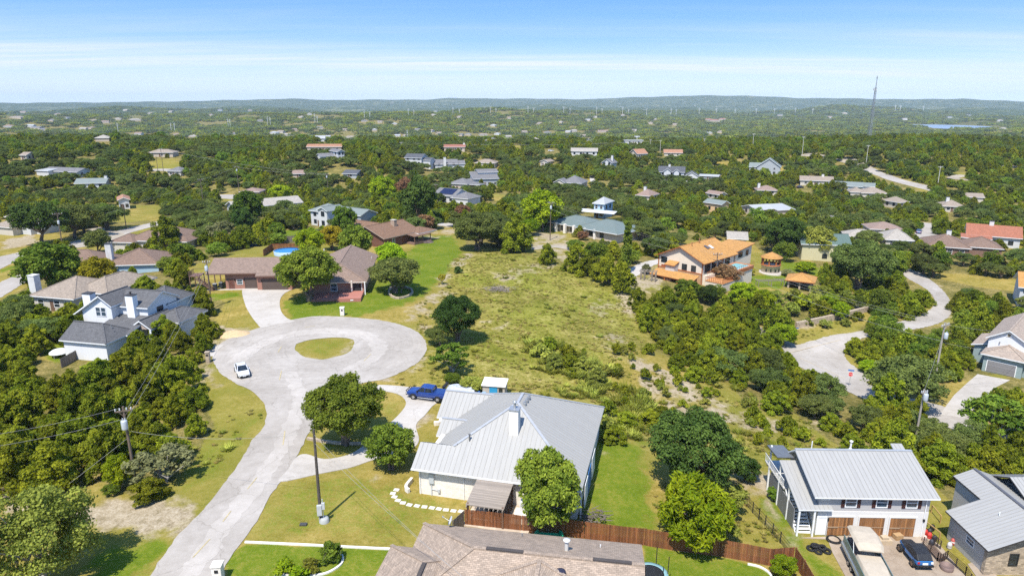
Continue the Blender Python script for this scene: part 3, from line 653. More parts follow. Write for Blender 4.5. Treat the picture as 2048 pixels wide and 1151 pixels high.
# ================================================================== the near houses
MROOF = metal_roof((.355, .345, .318)); MROOF2 = metal_roof((.345, .337, .315)); LIME = stone((.80, .75, .67), "limestone", .45, .22, .07); STUC = plain((.74, .71, .66), .85, var=.06, name="stucco")
WOODG = siding((.30, .25, .20), .14, False, "grey_planks", .6, .2); STEEL = plain((.45, .46, .46), .4, .6, name="galvanised_steel"); BLK = plain((.02, .02, .02), .55, name="black_paint")
def pt_local(H, px, py, z): q = P(px, py, z); d = Vector(q) - H.loc; c, n = math.cos(H.yaw), math.sin(H.yaw); return (c*d[0] + n*d[1], -n*d[0] + c*d[1])
# --- white stone house under the standing-seam roof in the middle
a = P(822, 936, 3); H = House("stone_house", "white stone house with large pale standing seam metal roof and tall chimney", "house", (a[0], a[1], 0), -13.9); k = .55; W_ = LIME
mb = MB()
for x0, y0, x1, y1, h in ((.6,.6,17.4,19.2,3.1),): mb.box(x0, y0, -1.2, x1, y1, h)
mb.build("wall", W_, H.o); H.b.append((.6, .6, 17.4, 19.2, 3.1)); H.bb += [(0,0,0),(17.9,0,3),(17.9,19.6,3),(9.4,9,8.5),(-1.5,12,3),(9,11,7.7)]
ap, bp = (9.4, 8.5, 7.68), (9.4, 11.1, 7.68)
H.roofpart([[(0,0,3),(17.9,0,3),ap,(3.75,2.85,4.57),(0,2.85,4.57)], [(17.9,0,3),(17.9,19.6,3),bp,ap], [(17.9,19.6,3),(.9,19.6,3),bp], [(.9,19.6,3),(.9,0.02,3.0),(3.75,2.85,4.57),ap,bp]], MROOF, TRIM, .18, .52, 2, plain((.45,.455,.455), .45, .3, name="ridge_metal"))
H.roofpart([[(0,2.86,4.58),(3.7,2.86,4.58),(3.7,5.8,2.97),(0,5.8,2.97)]], MROOF, TRIM, .18, .52)
H.roofpart([[(0,7.6,2.95),(5,7.6,2.95),(5,9.8,4.12),(0,9.8,4.12)], [(0,9.8,4.12),(5,9.8,4.12),(5,12.4,2.75),(0,12.4,2.75)]], MROOF, TRIM, .16, .52, 2, plain((.45,.455,.455), .45, .3, name="ridge_metal"))
H.roofpart([[(-1.5,11.9,3.05),(6,11.9,3.05),(6,15.5,5.03),(-1.5,15.5,5.03)], [(-1.5,15.5,5.03),(6,15.5,5.03),(6,19.1,3.05),(-1.5,19.1,3.05)]], MROOF, TRIM, .18, .52, 2, plain((.45,.455,.455), .45, .3, name="ridge_metal"))
mb = MB(); mb.box(-1, 12.4, -1.2, 3, 18.6, 2.9); mb.face([(-1.01,12.4,2.9),(-1.01,18.6,2.9),(-1.01,15.5,4.75)][::-1]); mb.build("wall", W_, H.o); mb = MB(); mb.box(.45, 8.1, -1.2, 3, 12.1, 2.75); mb.build("wall", W_, H.o); mb = MB(); mb.face([(.55,.6,3),(.55,2.85,4.35),(.55,5.2,3)][::-1]); mb.build("wall", W_, H.o)
for xx in (9.75,): H.win(0, 'f', xx-1.2, 1.55, .75, .85); H.win(0, 'f', xx-2.6+.2-1.8+2.0, 1.55, .75, .85)
for yy in (4, 9, 15): H.win(0, 'r', yy, .9, 1.5, 1.4)
H.win(0, 'l', 4, 1, 1.2, 1.4)
mb = MB(); mb.box(9.35, 4.75, 3, 10.35, 5.75, 8.45); ch = mb.build("chimney", plain((.72,.69,.63), .8, var=.05, name="chimney_stucco"), H.o)
mb = MB(); mb.box(9.28, 4.68, 8.451, 10.42, 5.82, 8.56); mb.tube([(9.85, 5.25, 8.5), (9.85, 5.25, 9.2)], .13, 10); mb.lathe([(.02, 9.4), (.22, 9.28), (.22, 9.2)], 10, (9.85, 5.25)); mb.build("chimney_cap", STEEL, ch)
H.pipe(5.3, 3.6, 4.6, 5.75, .07, plain((.12,.12,.12)), hat=True); H.pipe(4.1, 3.0, 4.3, 4.85, .05)
for i in range(3):
    mb = MB(); x, y = 9.95 + .05*i, 8.9 + i*.85; mb.box(x-.02, y-.2, 7.35, x+.32, y+.2, 7.6); mb.tube([(x+.15, y, 7.58), (x+.15, y, 7.75)], .12, 8); mb.build("roof_vent", STEEL, H.o)
mb = MB(); mb.box(1.75, .42, 1.25, 2.3, .6, 2.35); mb.box(1.95, .5, -.2, 2.05, .6, 1.25); mb.box(2.7, .4, .3, 2.95, .6, .7); mb.tube([(2.0,.5,.6),(2.8,.5,.5)], .03, 6); mb.build("meter_box", plain((.52,.54,.55), .5, .2, name="meter_grey"), H.o)
mb = MB(); mb.tube([(.75,.52,-.3),(.75,.52,2.8)], .045, 6); mb.tube([(5.6,.52,-.3),(5.6,.52,2.6)], .03, 6); mb.bar((0,-.06,2.93),(17.9,-.06,2.93), .12, .12); mb.build("gutter", TRIM, H.o)
mb = MB()
for y0, y1, c_ in ((1.5, 3.6, 0), (3.9, 6.2, 1), (7, 9.5, 0)): mb.cur = c_; mb.box(18.0, y0, .2, 18.06, y1, 2.7)
mb.build("porch_curtain", [plain((.68,.68,.66)), plain((.05,.16,.38))], H.o)
for yy in (.9, 3.75, 6.4, 9.8): H.post(17.75, yy, -1.4, 2.85, .14)
H.done()
# --- covered patio beside it
T_ = thing("patio_cover", H.W(0, 0), H.yaw, "weathered plank patio roof on posts beside the white stone house", "patio cover")
mb = MB(); mb.slab([(7.2,-3.9,2.35),(11.0,-3.9,2.35),(11.0,.3,2.9),(7.2,.3,2.9)], .1)
for i in range(9): x = 7.3 + i * .45; mb.bar((x, -4.15, 2.18), (x, .3, 2.72), .06, .16)
mb.build("roof", WOODG, T_)
BROWN = siding((.16, .085, .05), .15, True, "stained_posts", .7, .15)
for x, y in ((7.35,-3.7),(10.85,-3.7),(7.35,0),(10.85,0)): mb = MB(); mb.box(x-.09, y-.09, -.6, x+.09, y+.09, 2.4 if y < -1 else 2.7); mb.build("post", BROWN, T_)
mb = MB(); [mb.bar((10.95, -3.5 + i*.5, .05), (10.95, -3.5 + i*.5, 2.3), .04, .04) for i in range(8)]; [mb.bar((10.95, -3.6, .3 + j*.35), (10.95, 0, .3 + j*.35), .04) for j in range(6)]; mb.build("lattice", BROWN, T_)
mb = MB(); mb.box(6.9,-4.1,-.5,13.4,.5,.12); tag(mb.build("patio_slab", stone((.52,.43,.33), "flagstone", .6, .6, .25)), "tan flagstone patio under the plank roof", "patio"); ob = bpy.data.objects["patio_slab"]; ob.location = T_.location; ob.rotation_euler = T_.rotation_euler
T2 = thing("outdoor_fireplace", H.W(12.6, -2.0), H.yaw, "small pale outdoor fireplace at the patio edge", "fireplace")
mb = MB(); mb.box(-.8,-.5,-.4,.8,.5,1.0); mb.box(-.95,-.6,1.001,.95,.6,1.12); mb.build("hearth", LIME, T2); mb = MB(); mb.box(-.4,-.35,1.121,.4,.35,2.4); mb.build("flue", STUC, T2)
T2 = thing("patio_table", H.W(9.2, -1.8), H.yaw, "dark patio table under the plank roof", "table")
mb = MB(); mb.lathe([(.01,.87),(.6,.87),(.6,.83),(.01,.83)], 16); mb.build("table_top", BLK, T2)
for i in range(4): mb = MB(); mb.bar((.35*math.cos(i*1.57),.35*math.sin(i*1.57),.13),(.3*math.cos(i*1.57),.3*math.sin(i*1.57),.84),.05); mb.build("leg", BLK, T2)

# --- brown shingled roof in the foreground
a = P(848, 1045, 2.9); b_ = P(1285, 1088, 2.9); yw = math.degrees(math.atan2(b_[1]-a[1], b_[0]-a[0])); SH = shingle((.34, .262, .195))
H = House("shingle_house", "long house under weathered brown shingles in the near foreground", "house", (a[0], a[1], 0), yw); FB = stone((.38, .28, .2), "tan_brick", .25, .09)
mb = MB(); mb.box(.6,-12,-.5,18.9,-.6,2.85); mb.box(-1.2,-12,-.5,.6,-4.1,2.8); mb.build("wall", FB, H.o); H.b += [(.6,-12,18.9,-.6,2.85)]
A_, B_ = (6.0,-6,5.35), (19.5,-6,5.35)
H.roofpart([[(0,0,2.9),(19.5,0,2.9),B_,A_],[A_,B_,(19.5,-12.5,2.65),(0,-12.5,2.65)],[(0,0,2.9),A_,(0,-12.5,2.65)]], SH, TRIM, .2, 0, 1)
H.roofpart([[(-1.9,-3.5,2.86),(6.5,-3.5,2.86),(2.3,-7.4,4.6)],[(-1.9,-3.5,2.86),(2.3,-7.4,4.6),(2.3,-12.4,4.6),(-1.9,-12.4,2.86)],[(6.5,-3.5,2.86),(6.5,-12.4,2.86),(2.3,-12.4,4.6),(2.3,-7.4,4.6)]], SH, TRIM, .2, 0, 1)
H.roofpart([[(8.5,-8.2,4.9),(14.2,-8.2,4.9),(11.4,-6.9,5.45)],[(8.5,-8.2,4.9),(11.4,-6.9,5.45),(11.4,-12.4,5.45),(8.05,-12.4,4.05)],[(14.2,-8.2,4.9),(14.75,-12.4,4.05),(11.4,-12.4,5.45),(11.4,-6.9,5.45)]], SH, TRIM, .2, 0, 1)
for x0, y0, x1, y1, z in ((7.0,-6,10,-6,5.42),(2.3,-7.6,2.3,-10,4.67),(15.5,-6,18.5,-6,5.42)): mb = MB(); mb.bar((x0,y0,z),(x1,y1,z),.32,.12); mb.build("ridge_vent", plain((.07,.06,.055), .9), H.o)
mb = MB(); mb.face([(-1.8,-12.3,2.5),(6.4,-12.3,2.5),(2.3,-12.3,4.4)]); mb.build('gable', FB, H.o); mb = MB(); mb.face([(8.2,-12.3,2.5),(14.6,-12.3,2.5),(14.6,-12.3,3.9),(11.4,-12.3,5.25),(8.2,-12.3,3.9)]); mb.build('gable', FB, H.o)
H.pipe(13.3, -4.2, 4.4, 5.6, .16, plain((.62,.60,.55), .6), "flue", True); H.pipe(9.2,-1.2,3.2,3.7,.06); H.pipe(16,-2.2,3.6,4.05,.05,plain((.7,.7,.68)))
mb = MB(); mb.lathe([(.42,0),(.4,.12),(.25,.22),(.01,.26)], 14); v_ = mb.build("roof_vent", plain((.03,.03,.05), .35), H.o); v_.location = (13.1,-7.4,4.98)
H.done(False)
T_ = thing("satellite_dish", H.W(2.6, -.35, 3.05), H.yaw, "small grey satellite dish on the far eave of the shingled roof", "satellite dish")
mb = MB(); mb.tube([(0,0,-.1),(0,0,.55)], .04, 6); mb.tube([(0,0,.5),(-.75,.25,.75)], .02, 6); mb.build("mast", STEEL, T_)
mb = MB(); mb.lathe([(.01,0),(.25,.03),(.42,.1),(.43,.11),(.25,.05),(.01,.02)], 16); d_ = mb.build("dish", plain((.55,.55,.53), .4), T_); d_.location = (.05,-.02,.62); d_.rotation_euler = (R(15), R(-62), 0)
mb = MB(); mb.box(-.06,-.06,-.06,.06,.06,.06); d_ = mb.build("receiver", plain((.3,.3,.3)), T_); d_.location = (-.78,.26,.76)

# --- white house over three plank garage doors, lower right
H = House("garage_house", "white and grey two storey house over three plank garage doors", "house", (30, 60.2, -2.5), -1.5)
WB = plain((.66,.635,.59), .85, var=.04, name="white_render"); GB = siding((.45,.43,.41), .2, False, "grey_board", .85, .05)
mb = MB(); mb.box(.75,0,-1,11.7,7.95,2.75); mb.build("wall", WB, H.o); mb = MB(); mb.box(.75,.05,2.751,11.7,7.9,4.7)
mb.face([(.75,.05,4.7),(.75,5.45,6.45),(.75,7.9,4.7)][::-1]); mb.face([(11.7,.05,4.7),(11.7,7.9,4.7),(11.7,5.45,6.45)]); mb.build("wall", GB, H.o); H.b += [(.75,0,11.7,10.5,4.75)]; H.bb += [(-1.5,0,0),(12,0,0),(12,5.5,7),(0,10,5)]
f = [[(.25,-.5,4.61),(12.2,-.5,4.61),(12.2,5.45,6.63),(.25,5.45,6.63)],[(.25,5.45,6.63),(12.2,5.45,6.63),(12.2,8.2,4.7),(.25,8.2,4.7)]]; f = [[(q[0] - (.2 if q[0] < 5 else -.1), q[1], q[2]) for q in p] for p in f]
H.roofpart(f, MROOF2, TRIM, .16, .45, 2, plain((.42,.43,.435), .4, .3, name="ridge_metal"))
H.roofpart([[(-1.4,-.5,3.2),(2.0,-.5,3.2),(2.0,.6,3.55),(.74,.6,3.55),(.74,5.6,5.25),(-1.4,5.6,5.25)]], MROOF2, TRIM, .14, .45)
H.roofpart([[(11.8,4.6,4.5),(13.0,4.6,4.5),(13.0,8.6,5.8),(11.8,8.6,5.8)]], MROOF2, TRIM, .14, .45)
mb = MB(); mb.box(11.71,5,-1,12.7,8.4,4.4); mb.build("wall", GB, H.o)
PLK = siding((.30,.135,.045), .19, True, "cedar_planks", .45, .4)
for x in (3.1, 6.2, 9.25):
    d_ = H.panel("garage_door", 0, 'f', x, .02, 2.5, 2.1, PLK, -.0 + .05, WB)
    mb = MB(); mb.box(x-1.25,-.085,.98,x+1.25,-.055,1.03); mb.box(x-1.2,-.1,.9,x-.2,-.06,.97); mb.build("hinge_bar", plain((.34,.24,.15), .7), d_)
for x in (3.9, 6.95, 9.9):
    H.b.append((.75,.05,11.7,10.5,4.75)); H.win(-1, 'f', x, 3.3, 1.0, 1.0)
    for dx in (-.78,.78): mb = MB(); mb.box(x+dx-.17,-.03,3.2,x+dx+.17,.05,4.3); [mb.box(x+dx-.15,-.045,3.26+j*.17,x+dx+.15,-.031,3.32+j*.17) for j in range(6)]; mb.build("shutter", plain((.06,.022,.018), .6), H.o)
H.win(-1, 'f', 1.35, 4.1, .7, .35)
H.panel("door", 0, 'f', 1.25, .05, .85, 2.0, plain((.80,.80,.79), .5, var=.03, name="white_door"), .05, TRIM)
for x in (1.83, 11.3): mb = MB(); mb.box(x-.07,-.17,1.75,x+.07,-.01,2.05); mb.build("wall_lamp", BLK, H.o)
for x, y in ((-1.25,-.35),(-1.25,2.6),(-1.25,5.4),(-1.25,8.5),(.3,-.3)): H.post(x, y, -1.2, 3.2 + max(0,(y+.5))*.335 - .2 if y < 6 else 5.4, .17, TRIM)
st = MB()
for i in range(12): st.box(-1.1,.2+i*.29,i*.23,.4,.52+i*.29,i*.23+.06); 
st.bar((-1.15,.2,-.1),(-1.15,3.8,2.8),.06,.24); st.bar((.45,.2,-.1),(.45,3.8,2.8),.06,.24); st.build("stair", TRIM, H.o)
mb = MB(); mb.box(-1.3,4.0,2.7,.74,9.8,2.85); mb.build("landing", plain((.5,.48,.45)), H.o); mb = MB(); [mb.box(-1.36,4+i*.35,2.85,-1.32,4.04+i*.35,3.75) for i in range(17)]; mb.bar((-1.34,4,3.78),(-1.34,9.8,3.78),.06); mb.build("railing", TRIM, H.o)
mb = MB(); mb.box(-1.25,.9,-.3,-1.15,8,2.4); mb.build("skirt_wall", plain((.2,.2,.2)), H.o)
H.roofpart([[(-1.6,5.7,5.5),(.2,5.7,5.5),(.2,9.0,5.2),(-1.6,9.0,5.2)]], plain((.16,.17,.18), .5, .3), DARKTRIM, .1)
H.pipe(2.2,6.4,6.2,7.1,.05,TRIM); H.pipe(6.3,6.3,6.2,7.2,.1,STUC,hat=True); mb = MB(); mb.tube([(11.3,-.06,0),(11.3,-.06,4.6)], .05, 6); mb.build("downpipe", TRIM, H.o); H.done()

# --- house with a stone gable at the right edge
H = House("stone_gable_house", "house with pale metal roof and rubble stone gable at the driveway", "house", (43.4, 53.6, -2.5), 0)
RUB = stone((.42,.34,.25), "rubble_stone", .4, .16, .35); SIDE = siding((.47,.455,.43), .22, False, "grey_side")
mb = MB(); mb.box(.5,.7,-1,10.5,6.2,2.75); mb.box(3.6,6.21,-1,10.5,10.6,4.0); mb.box(7.6,3.2,-1,15.5,11.2,3.4); mb.build("wall", SIDE, H.o); mb = MB(); mb.face([(.5,.65,-1),(14,.65,-1),(14,.65,3.5),(5.3,.65,4.8),(.5,.65,2.8)]); mb.box(.4,.55,-1,1.0,.95,2.7); mb.build("wall", RUB, H.o); H.b += [(.5,.65,16,15,2.75)]; H.bb += [(0,0,3),(10,0,0)]
H.roofpart([[(0,0,2.9),(0,6.4,2.9),(3.3,6.4,4.2),(3.3,10.8,4.2),(5.4,10.8,5.05),(5.4,0,5.05)],[(5.4,0,5.05),(5.4,10.8,5.05),(11,10.8,2.9),(11,0,2.9)]], MROOF2, DARKTRIM, .16, .42, 2, plain((.10,.10,.11), .5, name="dark_ridge"))
H.roofpart([[(7.2,11.4,4.0),(16,11.4,4.0),(16,8.2,5.6),(7.2,8.2,5.6)],[(7.2,8.2,5.6),(16,8.2,5.6),(16,3,3.6),(7.2,3,3.6)]], MROOF2, DARKTRIM, .16, .42)
H.roofpart([[(4.6,-1.6,2.6),(11,-2.4,2.6),(11,-.02,3.2),(4.6,-.02,3.9)]], MROOF2, DARKTRIM, .14)
H.win(0,'f',5.6,.7,1.0,1.4,FRAMED,GLASSD); H.win(0,'f',3.0,1.0,.7,1.1,FRAMED,GLASSD); H.win(0,'l',3,1.5,1.0,.6); H.pipe(3.2,3.6,4.2,4.6,.05,TRIM); H.done()

# --- brown garage building
H = House("garage_building", "long reddish brown garage building with open carport end", "garage", (-61.9, 142.6, .5), 4)
RB = siding((.34,.165,.115), .25, True, "brown_board", .88, .06); RS = shingle((.235,.165,.125)); DB = plain((.17,.10,.075), .6, name="brown_fascia")
H.block(0,0,14.4,10.2,3.9,'gable','x',.36,.75,RB,None); H.b[0] = (0,0,14.4,10.2,3.9); H.bb += [(-4,0,0),(-3.6,5,6)]
H.roofpart([[(-3.7,-.8,3.7),(6.9,-.8,3.7),(6.9,5.1,5.85),(-3.7,5.1,5.85)],[(6.9,-1.9,3.3),(15,-1.9,3.3),(15,5.1,5.85),(6.9,5.1,5.85)],[(-3.7,5.1,5.85),(15,5.1,5.85),(15,11,3.7),(-3.7,11,3.7)]], RS, DB, .28, 0, 1)
mb = MB(); mb.box(7.0,-1.2,-1,14.3,0,3.25); mb.build("wall", RB, H.o); H.b.append((7.0,-1.2,14.3,0,3.4))
GD = siding((.10,.07,.055), .5, False, "garage_door_brown", .6)
H.panel("garage_door",0,'f',5.4,.02,2.6,2.3,GD,.05,DB,4); H.panel("garage_door",1,'f',10.7,.02,5.2,2.3,GD,.05,DB,4); H.panel("door",0,'f',1.2,.05,.95,2.1,plain((.14,.06,.045), .5),.05,DB); H.win(0,'f',3.0,1.1,1.1,.95)
for x in (.5, 2.0, 4.0): mb = MB(); mb.box(x-.09,-.2,1.9,x+.09,-.01,2.25); mb.build("wall_lamp", BLK, H.o)
mb = MB(); mb.box(7.9,-1.4,1.9,8.1,-1.21,2.25); mb.build("wall_lamp", BLK, H.o)
for x, y in ((-3.3,-.4),(-3.3,3),(-3.3,6.5),(-3.3,10),(-1.7,10)): H.post(x, y, -.5, 3.6 if y < 0 else 4.4, .18, DB)
mb = MB(); mb.box(-3.8,-.9,-.5,14.4,0,.06); mb.build("slab", m_conc, H.o); H.done()
HG = H
# --- brick house with the low red deck
H = House("brick_house", "pinkish brick house with hipped brown roof behind the low red deck", "house", (-36.9, 138.4, .4), 5.6)
H.block(-5.6,.6,5.6,25,3.0,'hipr','y',.42,.75,siding((.36,.18,.125), .2, True, "red_board", .9, .06),RS,plain((.62,.55,.47), .7)); H.b[0] = (-5.6,.6,5.6,25,3)
H.win(0,'f',-.6,.8,1.2,1.5); H.panel("door",0,'f',4.2,.1,1.8,2.2,plain((.03,.03,.03)),.04,TRIM); mb = MB(); mb.box(3.0,-.2,0,3.3,.3,3); mb.build("post",plain((.62,.55,.47)),H.o); H.post(5.9,-.2,-.6,2.8,.2); H.win(0,'r',6,1,1.2,1.2); H.win(0,'r',12,1,1.2,1.2); H.pipe(-1.5,20,4.3,5.0,.06); H.pipe(1,20,4.5,5.1,.06); H.pipe(-5,17,2.5,6.4,.1,TRIM,"flue")
H.done()
T_ = thing("deck", H.W(0,0), H.yaw, "low red plank deck in front of the brick house", "deck"); DK = siding((.40,.16,.115), .14, False, "red_deck", .8, .1)
mb = MB(); mb.box(.8,-5.6,-.6,5.6,.2,.75); mb.box(-4.4,-4.8,-.6,.8,.2,.45); mb.build("platform", DK, T_); mb = MB(); mb.box(3.5,-5.62,.3,4.1,-5.6,.5); mb.build("number_plate", TRIM, T_)
# --- brown timber house behind it
H = House("timber_house", "dark brown timber house with wide brown roof and porch steps on the lawn", "house", (-42.7, 195.4, -1.4), -35.1)
x0 = -1.3; TB = siding((.15,.065,.042), .2, False, "dark_boards", .75, .1); RS2 = shingle((.20,.115,.068))
H.block(-6.9,.8,6.9,15,3.5,'gable','y',.36,.8,TB,RS2,plain((.40,.33,.26), .7)); H.block(-16,6.5,-6,15.5,3.3,'gable','x',.36,.7,TB,RS2,plain((.40,.33,.26), .7)); H.block(3,13,9,20,3.2,'hip','x',.3,.6,None,RS2)
H.win(0,'f',-3.4,1,1.1,1.5); H.win(0,'f',.6,1,1.1,1.5); H.win(0,'r',4.5,1.2,1.0,1.4); H.win(1,'f',-12,1,1.1,1.4); H.chimney(2.3,9.5,4.5,6.9,1.5,1.1,stone((.40,.30,.22), "brown_brick", .25, .09),plain((.5,.45,.38)),False)
H.roofpart([[(6.3,9.5,3.3),(6.3,17,3.3),(10.6,17,2.75),(10.6,9.5,2.75)]], RS2, DB, .16)
for y in (9.8, 13.3, 16.7): H.post(10.3, y, -1, 2.7, .2, DB)
mb = MB(); mb.box(6.9,9.5,-.6,10.5,17,.75); mb.build("porch_floor", siding((.2,.12,.09), .14), H.o); mb = MB(); [mb.box(10.35,9.7+i*.22,.75,10.42,9.76+i*.22,1.6) for i in range(15)]; mb.bar((10.4,9.7,1.65),(10.4,13.1,1.65),.08); mb.build("railing", DB, H.o)
mb = MB(); [mb.box(10.5+i*.45,13.4,-.8,10.95+i*.45,16.6,.55-i*.22) for i in range(5)]; mb.build("step", siding((.22,.16,.14), .2, False, "steps", .6, .3), H.o); H.done()
PROTECT.append((84, 690, 150, 738, 112))
# --- white two-storey house on the left
H = House("white_house", "white two storey house with charcoal shingle roofs and two white chimneys", "house", (-74.2, 105.4, -1.2), -12.6)
WH = siding((.70,.70,.695), .3, True, "white_board", .93, .02); CH = shingle((.108,.107,.108)); CH2 = plain((.79,.79,.78), .7, var=.03, name="white_render2")
H.block(.4,.5,8.6,6.6,3.55,'hipr','x',.62,.45,WH,CH); H.block(1.5,10.4,8.6,17.8,6.55,'gable','x',.48,.45,WH,CH); H.b[1] = (1.5,10.4,8.6,17.8,6.5)
H.block(-5,14,2.2,20.5,5.2,'hip','y',.6,.45,WH,CH); H.block(2.4,15.5,8.3,22.5,5.7,'hip','x',.6,.45,WH,CH); H.block(8.4,11.6,13.6,18.5,3.9,'hip','y',.48,.5,WH,CH)
gx = [(-5.9,8.1,4.25),(1.0,8.1,8.65),(3.4,8.1,6.9)]
H.roofpart([[gx[0],gx[1],(1.0,15,8.65),(-5.9,15,4.25)],[gx[1],gx[2],(3.4,15,6.9),(1.0,15,8.65)]], CH, TRIM, .22, 0, 1)
mb = MB(); mb.face([(-3.2,8.6,-1),(2.9,8.6,-1),(2.9,8.6,7.0),(1.0,8.6,8.4),(-3.2,8.6,5.8)]); mb.face([(2.9,8.6,-1),(2.9,10.5,-1),(2.9,10.5,7),(2.9,8.6,7)]); mb.face([(-3.2,15,-1),(-3.2,8.6,-1),(-3.2,8.6,5.8),(-3.2,15,5.8)]); mb.build("wall", WH, H.o); H.b.append((-3.2,8.6,2.9,15,7))
H.win(-1,'f',.15,4.9,.85,1.5,None,GLASS); H.win(-1,'f',1.25,4.9,.85,1.5,None,GLASS)
H.b.append((1.5,10.4,8.6,17.8,6.5)); H.win(-1,'r',13.4,5.0,1.4,.75,FRAMED,GLASSD,False)
H.roofpart([[(2.2,4.4,3.4),(9.3,4.4,3.4),(9.3,10.4,4.9),(2.2,10.4,4.9)]], CH, TRIM, .2); mb = MB(); mb.box(3,4.9,-1,8.9,10.4,3.2); mb.build("wall", WH, H.o)
H.roofpart([[(7.0,7.4,3.55),(9.2,7.4,5.0),(9.2,14.5,5.0),(7.0,14.5,3.55)],[(9.2,7.4,5.0),(11.4,7.4,3.55),(11.4,14.5,3.55),(9.2,14.5,5.0)]], CH, TRIM, .25, 0, 1)
mb = MB(); mb.face([(7.2,7.7,3.4),(11.2,7.7,3.4),(9.2,7.7,4.75)]); mb.face([(7.6,11,-1),(11,11,-1),(11,11,3.5),(7.6,11,3.5)]); mb.build("porch_wall", stone((.5,.4,.33), "porch_brick", .25, .09), H.o)
for x in (7.3, 11.1): H.post(x, 7.7, -1, 3.5, .35)
H.chimney(6.0,10.0,-1,8.6,1.5,1.1,CH2,DARKTRIM); H.chimney(-3.9,11.2,4,8.0,1.6,1.3,CH2,DARKTRIM,False); H.post(-5.3,8.6,-1,4.3,.35); H.pipe(7,3.8,4.8,5.3,.06); H.pipe(7.6,3.2,4.8,5.2,.06); H.done(low=.8); HWH = H
# --- two-storey house at the right edge over a driveway
H = House("hillside_house", "two storey house with white upper gable over a blue grey garage", "house", (88.2, 120.6, -9.3), -45)
BG = siding((.27,.34,.33), .2, False, "blue_grey_board", .85, .04); TS = shingle((.35,.28,.22))
H.block(.5,.7,6.6,8,3.55,'hip','y',.42,.6,BG,TS); H.block(.2,4.2,6.2,20,5.8,'gable','y',.62,.5,WH,TS); H.block(6.4,1.8,14,16,3.5,'hip','y',.45,.6,BG,TS); H.block(-2.2,6,.3,14,3.2,'shed','y',.3,.5,BG,TS)
H.panel("garage_door",0,'f',3.4,.02,4.4,2.15,siding((.22,.21,.21), .54, False, "grey_door", .7),.05,TRIM,4); H.panel("attic_vent",1,'f',3.2,6.4,.5,.6,plain((.2,.16,.1)),.05,TRIM); H.win(1,'r',6.5,4.2,1.2,1.2,FRAMED); H.pipe(2,4,4.9,5.2,.1); H.pipe(4.6,4.4,4.9,5.2,.1); H.done()
# --- orange-roofed villa with its pool, belvedere and pavilion
OR = shingle((.46,.235,.065), "orange_tiles"); ORT = plain((.36,.12,.035), .7, name="orange_trim"); VW = plain((.68,.585,.46), .85, var=.04, name="villa_render")
H = House("villa", "large white villa with bright orange roofs and dark glass front", "house", (41.8, 166.8, -4.2), -45.8)
H.block(-6.4,.7,6.4,16,6.0,'gable','y',.46,.8,VW,OR,ORT); H.block(-.5,17.5,6.1,26,6.1,'shed','x',.1,.6,VW,OR,ORT)
H.roofpart([[(-3.2,-1.6,4.3),(-.2,-1.6,4.3),(-.2,.7,5.0),(-3.2,.7,5.0)]], OR, ORT, .16); mb = MB(); mb.box(-3.0,-1.2,-1.5,-.4,.7,4.3); mb.build("bay_wall", plain((.55,.5,.45), .85), H.o)
H.roofpart([[(-5.6,-4.2,1.9),(6.6,-4.2,1.9),(6.6,-.9,2.8),(-5.6,-.9,2.8)]], OR, ORT, .16); mb = MB(); mb.box(-5.2,-2.2,-1.5,6,-.9,2.3); mb.build("lower_wall", plain((.36,.14,.07), .85), H.o)
for x in (-5,-1.3,2.4,6.2): H.post(x,-3.9,-1.5,1.9,.25,ORT)
H.win(0,'f',-4.7,4.2,1.6,1.3,FRAMED,GLASSD); H.win(0,'f',1.3,3.2,1.3,1.4,FRAMED,GLASSD); H.win(0,'f',3.9,3.2,1.2,1.4,FRAMED,GLASSD); H.panel("door",0,'f',-4.6,1.1,1.4,2.3,plain((.33,.09,.04)),.05,ORT)
for y in (3,6.2,9.4,12.6): H.win(0,'r',y,3.0,2.4,2.2,FRAMED,GLASSD)
H.win(1,'r',20,4.2,2,1.3,FRAMED,GLASSD); H.win(1,'r',23.6,4.2,1.2,1.3,FRAMED,GLASSD)
mb = MB(); mb.box(6.4,1.2,-1.5,7.6,18.0,2.6); mb.build("terrace", VW, H.o); mb = MB(); [mb.bar((7.5,1.2+i*.9,2.6),(7.5,1.2+i*.9,3.6),.05) for i in range(6)]; mb.bar((7.5,1.2,3.6),(7.5,6.4,3.6),.07); mb.bar((7.5,1.2,3.1),(7.5,6.4,3.1),.04); mb.build("railing", ORT, H.o)
TERR = plain((.50,.24,.09), .8, var=.12, scale=2, name="terracotta")
mb = MB(); mb.box(7.7,.2,-.5,12.4,6.2,1.6); mb.build("lower_terrace", VW, H.o); mb = MB(); mb.box(7.6,.1,1.601,12.5,6.3,1.75); mb.build("terrace_floor", TERR, H.o); mb = MB(); [mb.box(12.3,.2+i*.5,1.75,12.4,.28+i*.5,2.7) for i in range(13)]; mb.bar((12.35,.2,2.72),(12.35,6.2,2.72),.1); mb.bar((7.7,.25,2.72),(12.35,.25,2.72),.1); [mb.box(7.7+i*.5,.2,1.75,7.78+i*.5,.3,2.7) for i in range(10)]; mb.build("railing", ORT, H.o)
mb = MB(); [mb.box(-9.6+i*.0,-6+i*.55,-1.5,-6.6,-5.45+i*.55,-.9+i*.22) for i in range(10)]; mb.build("steps", TERR, H.o); mb = MB(); mb.box(-6.45,.6,-.2,-6.2,.72,6.0); mb.box(6.2,.58,-.2,6.45,.7,6.0); mb.bar((-6.4,.6,2.9),(6.4,.6,2.9),.18,.25); mb.build("timber_frame", ORT, H.o)
H.win(0,'f',-1.8,3.9,1.4,1.2,FRAMED,GLASSD) if False else None
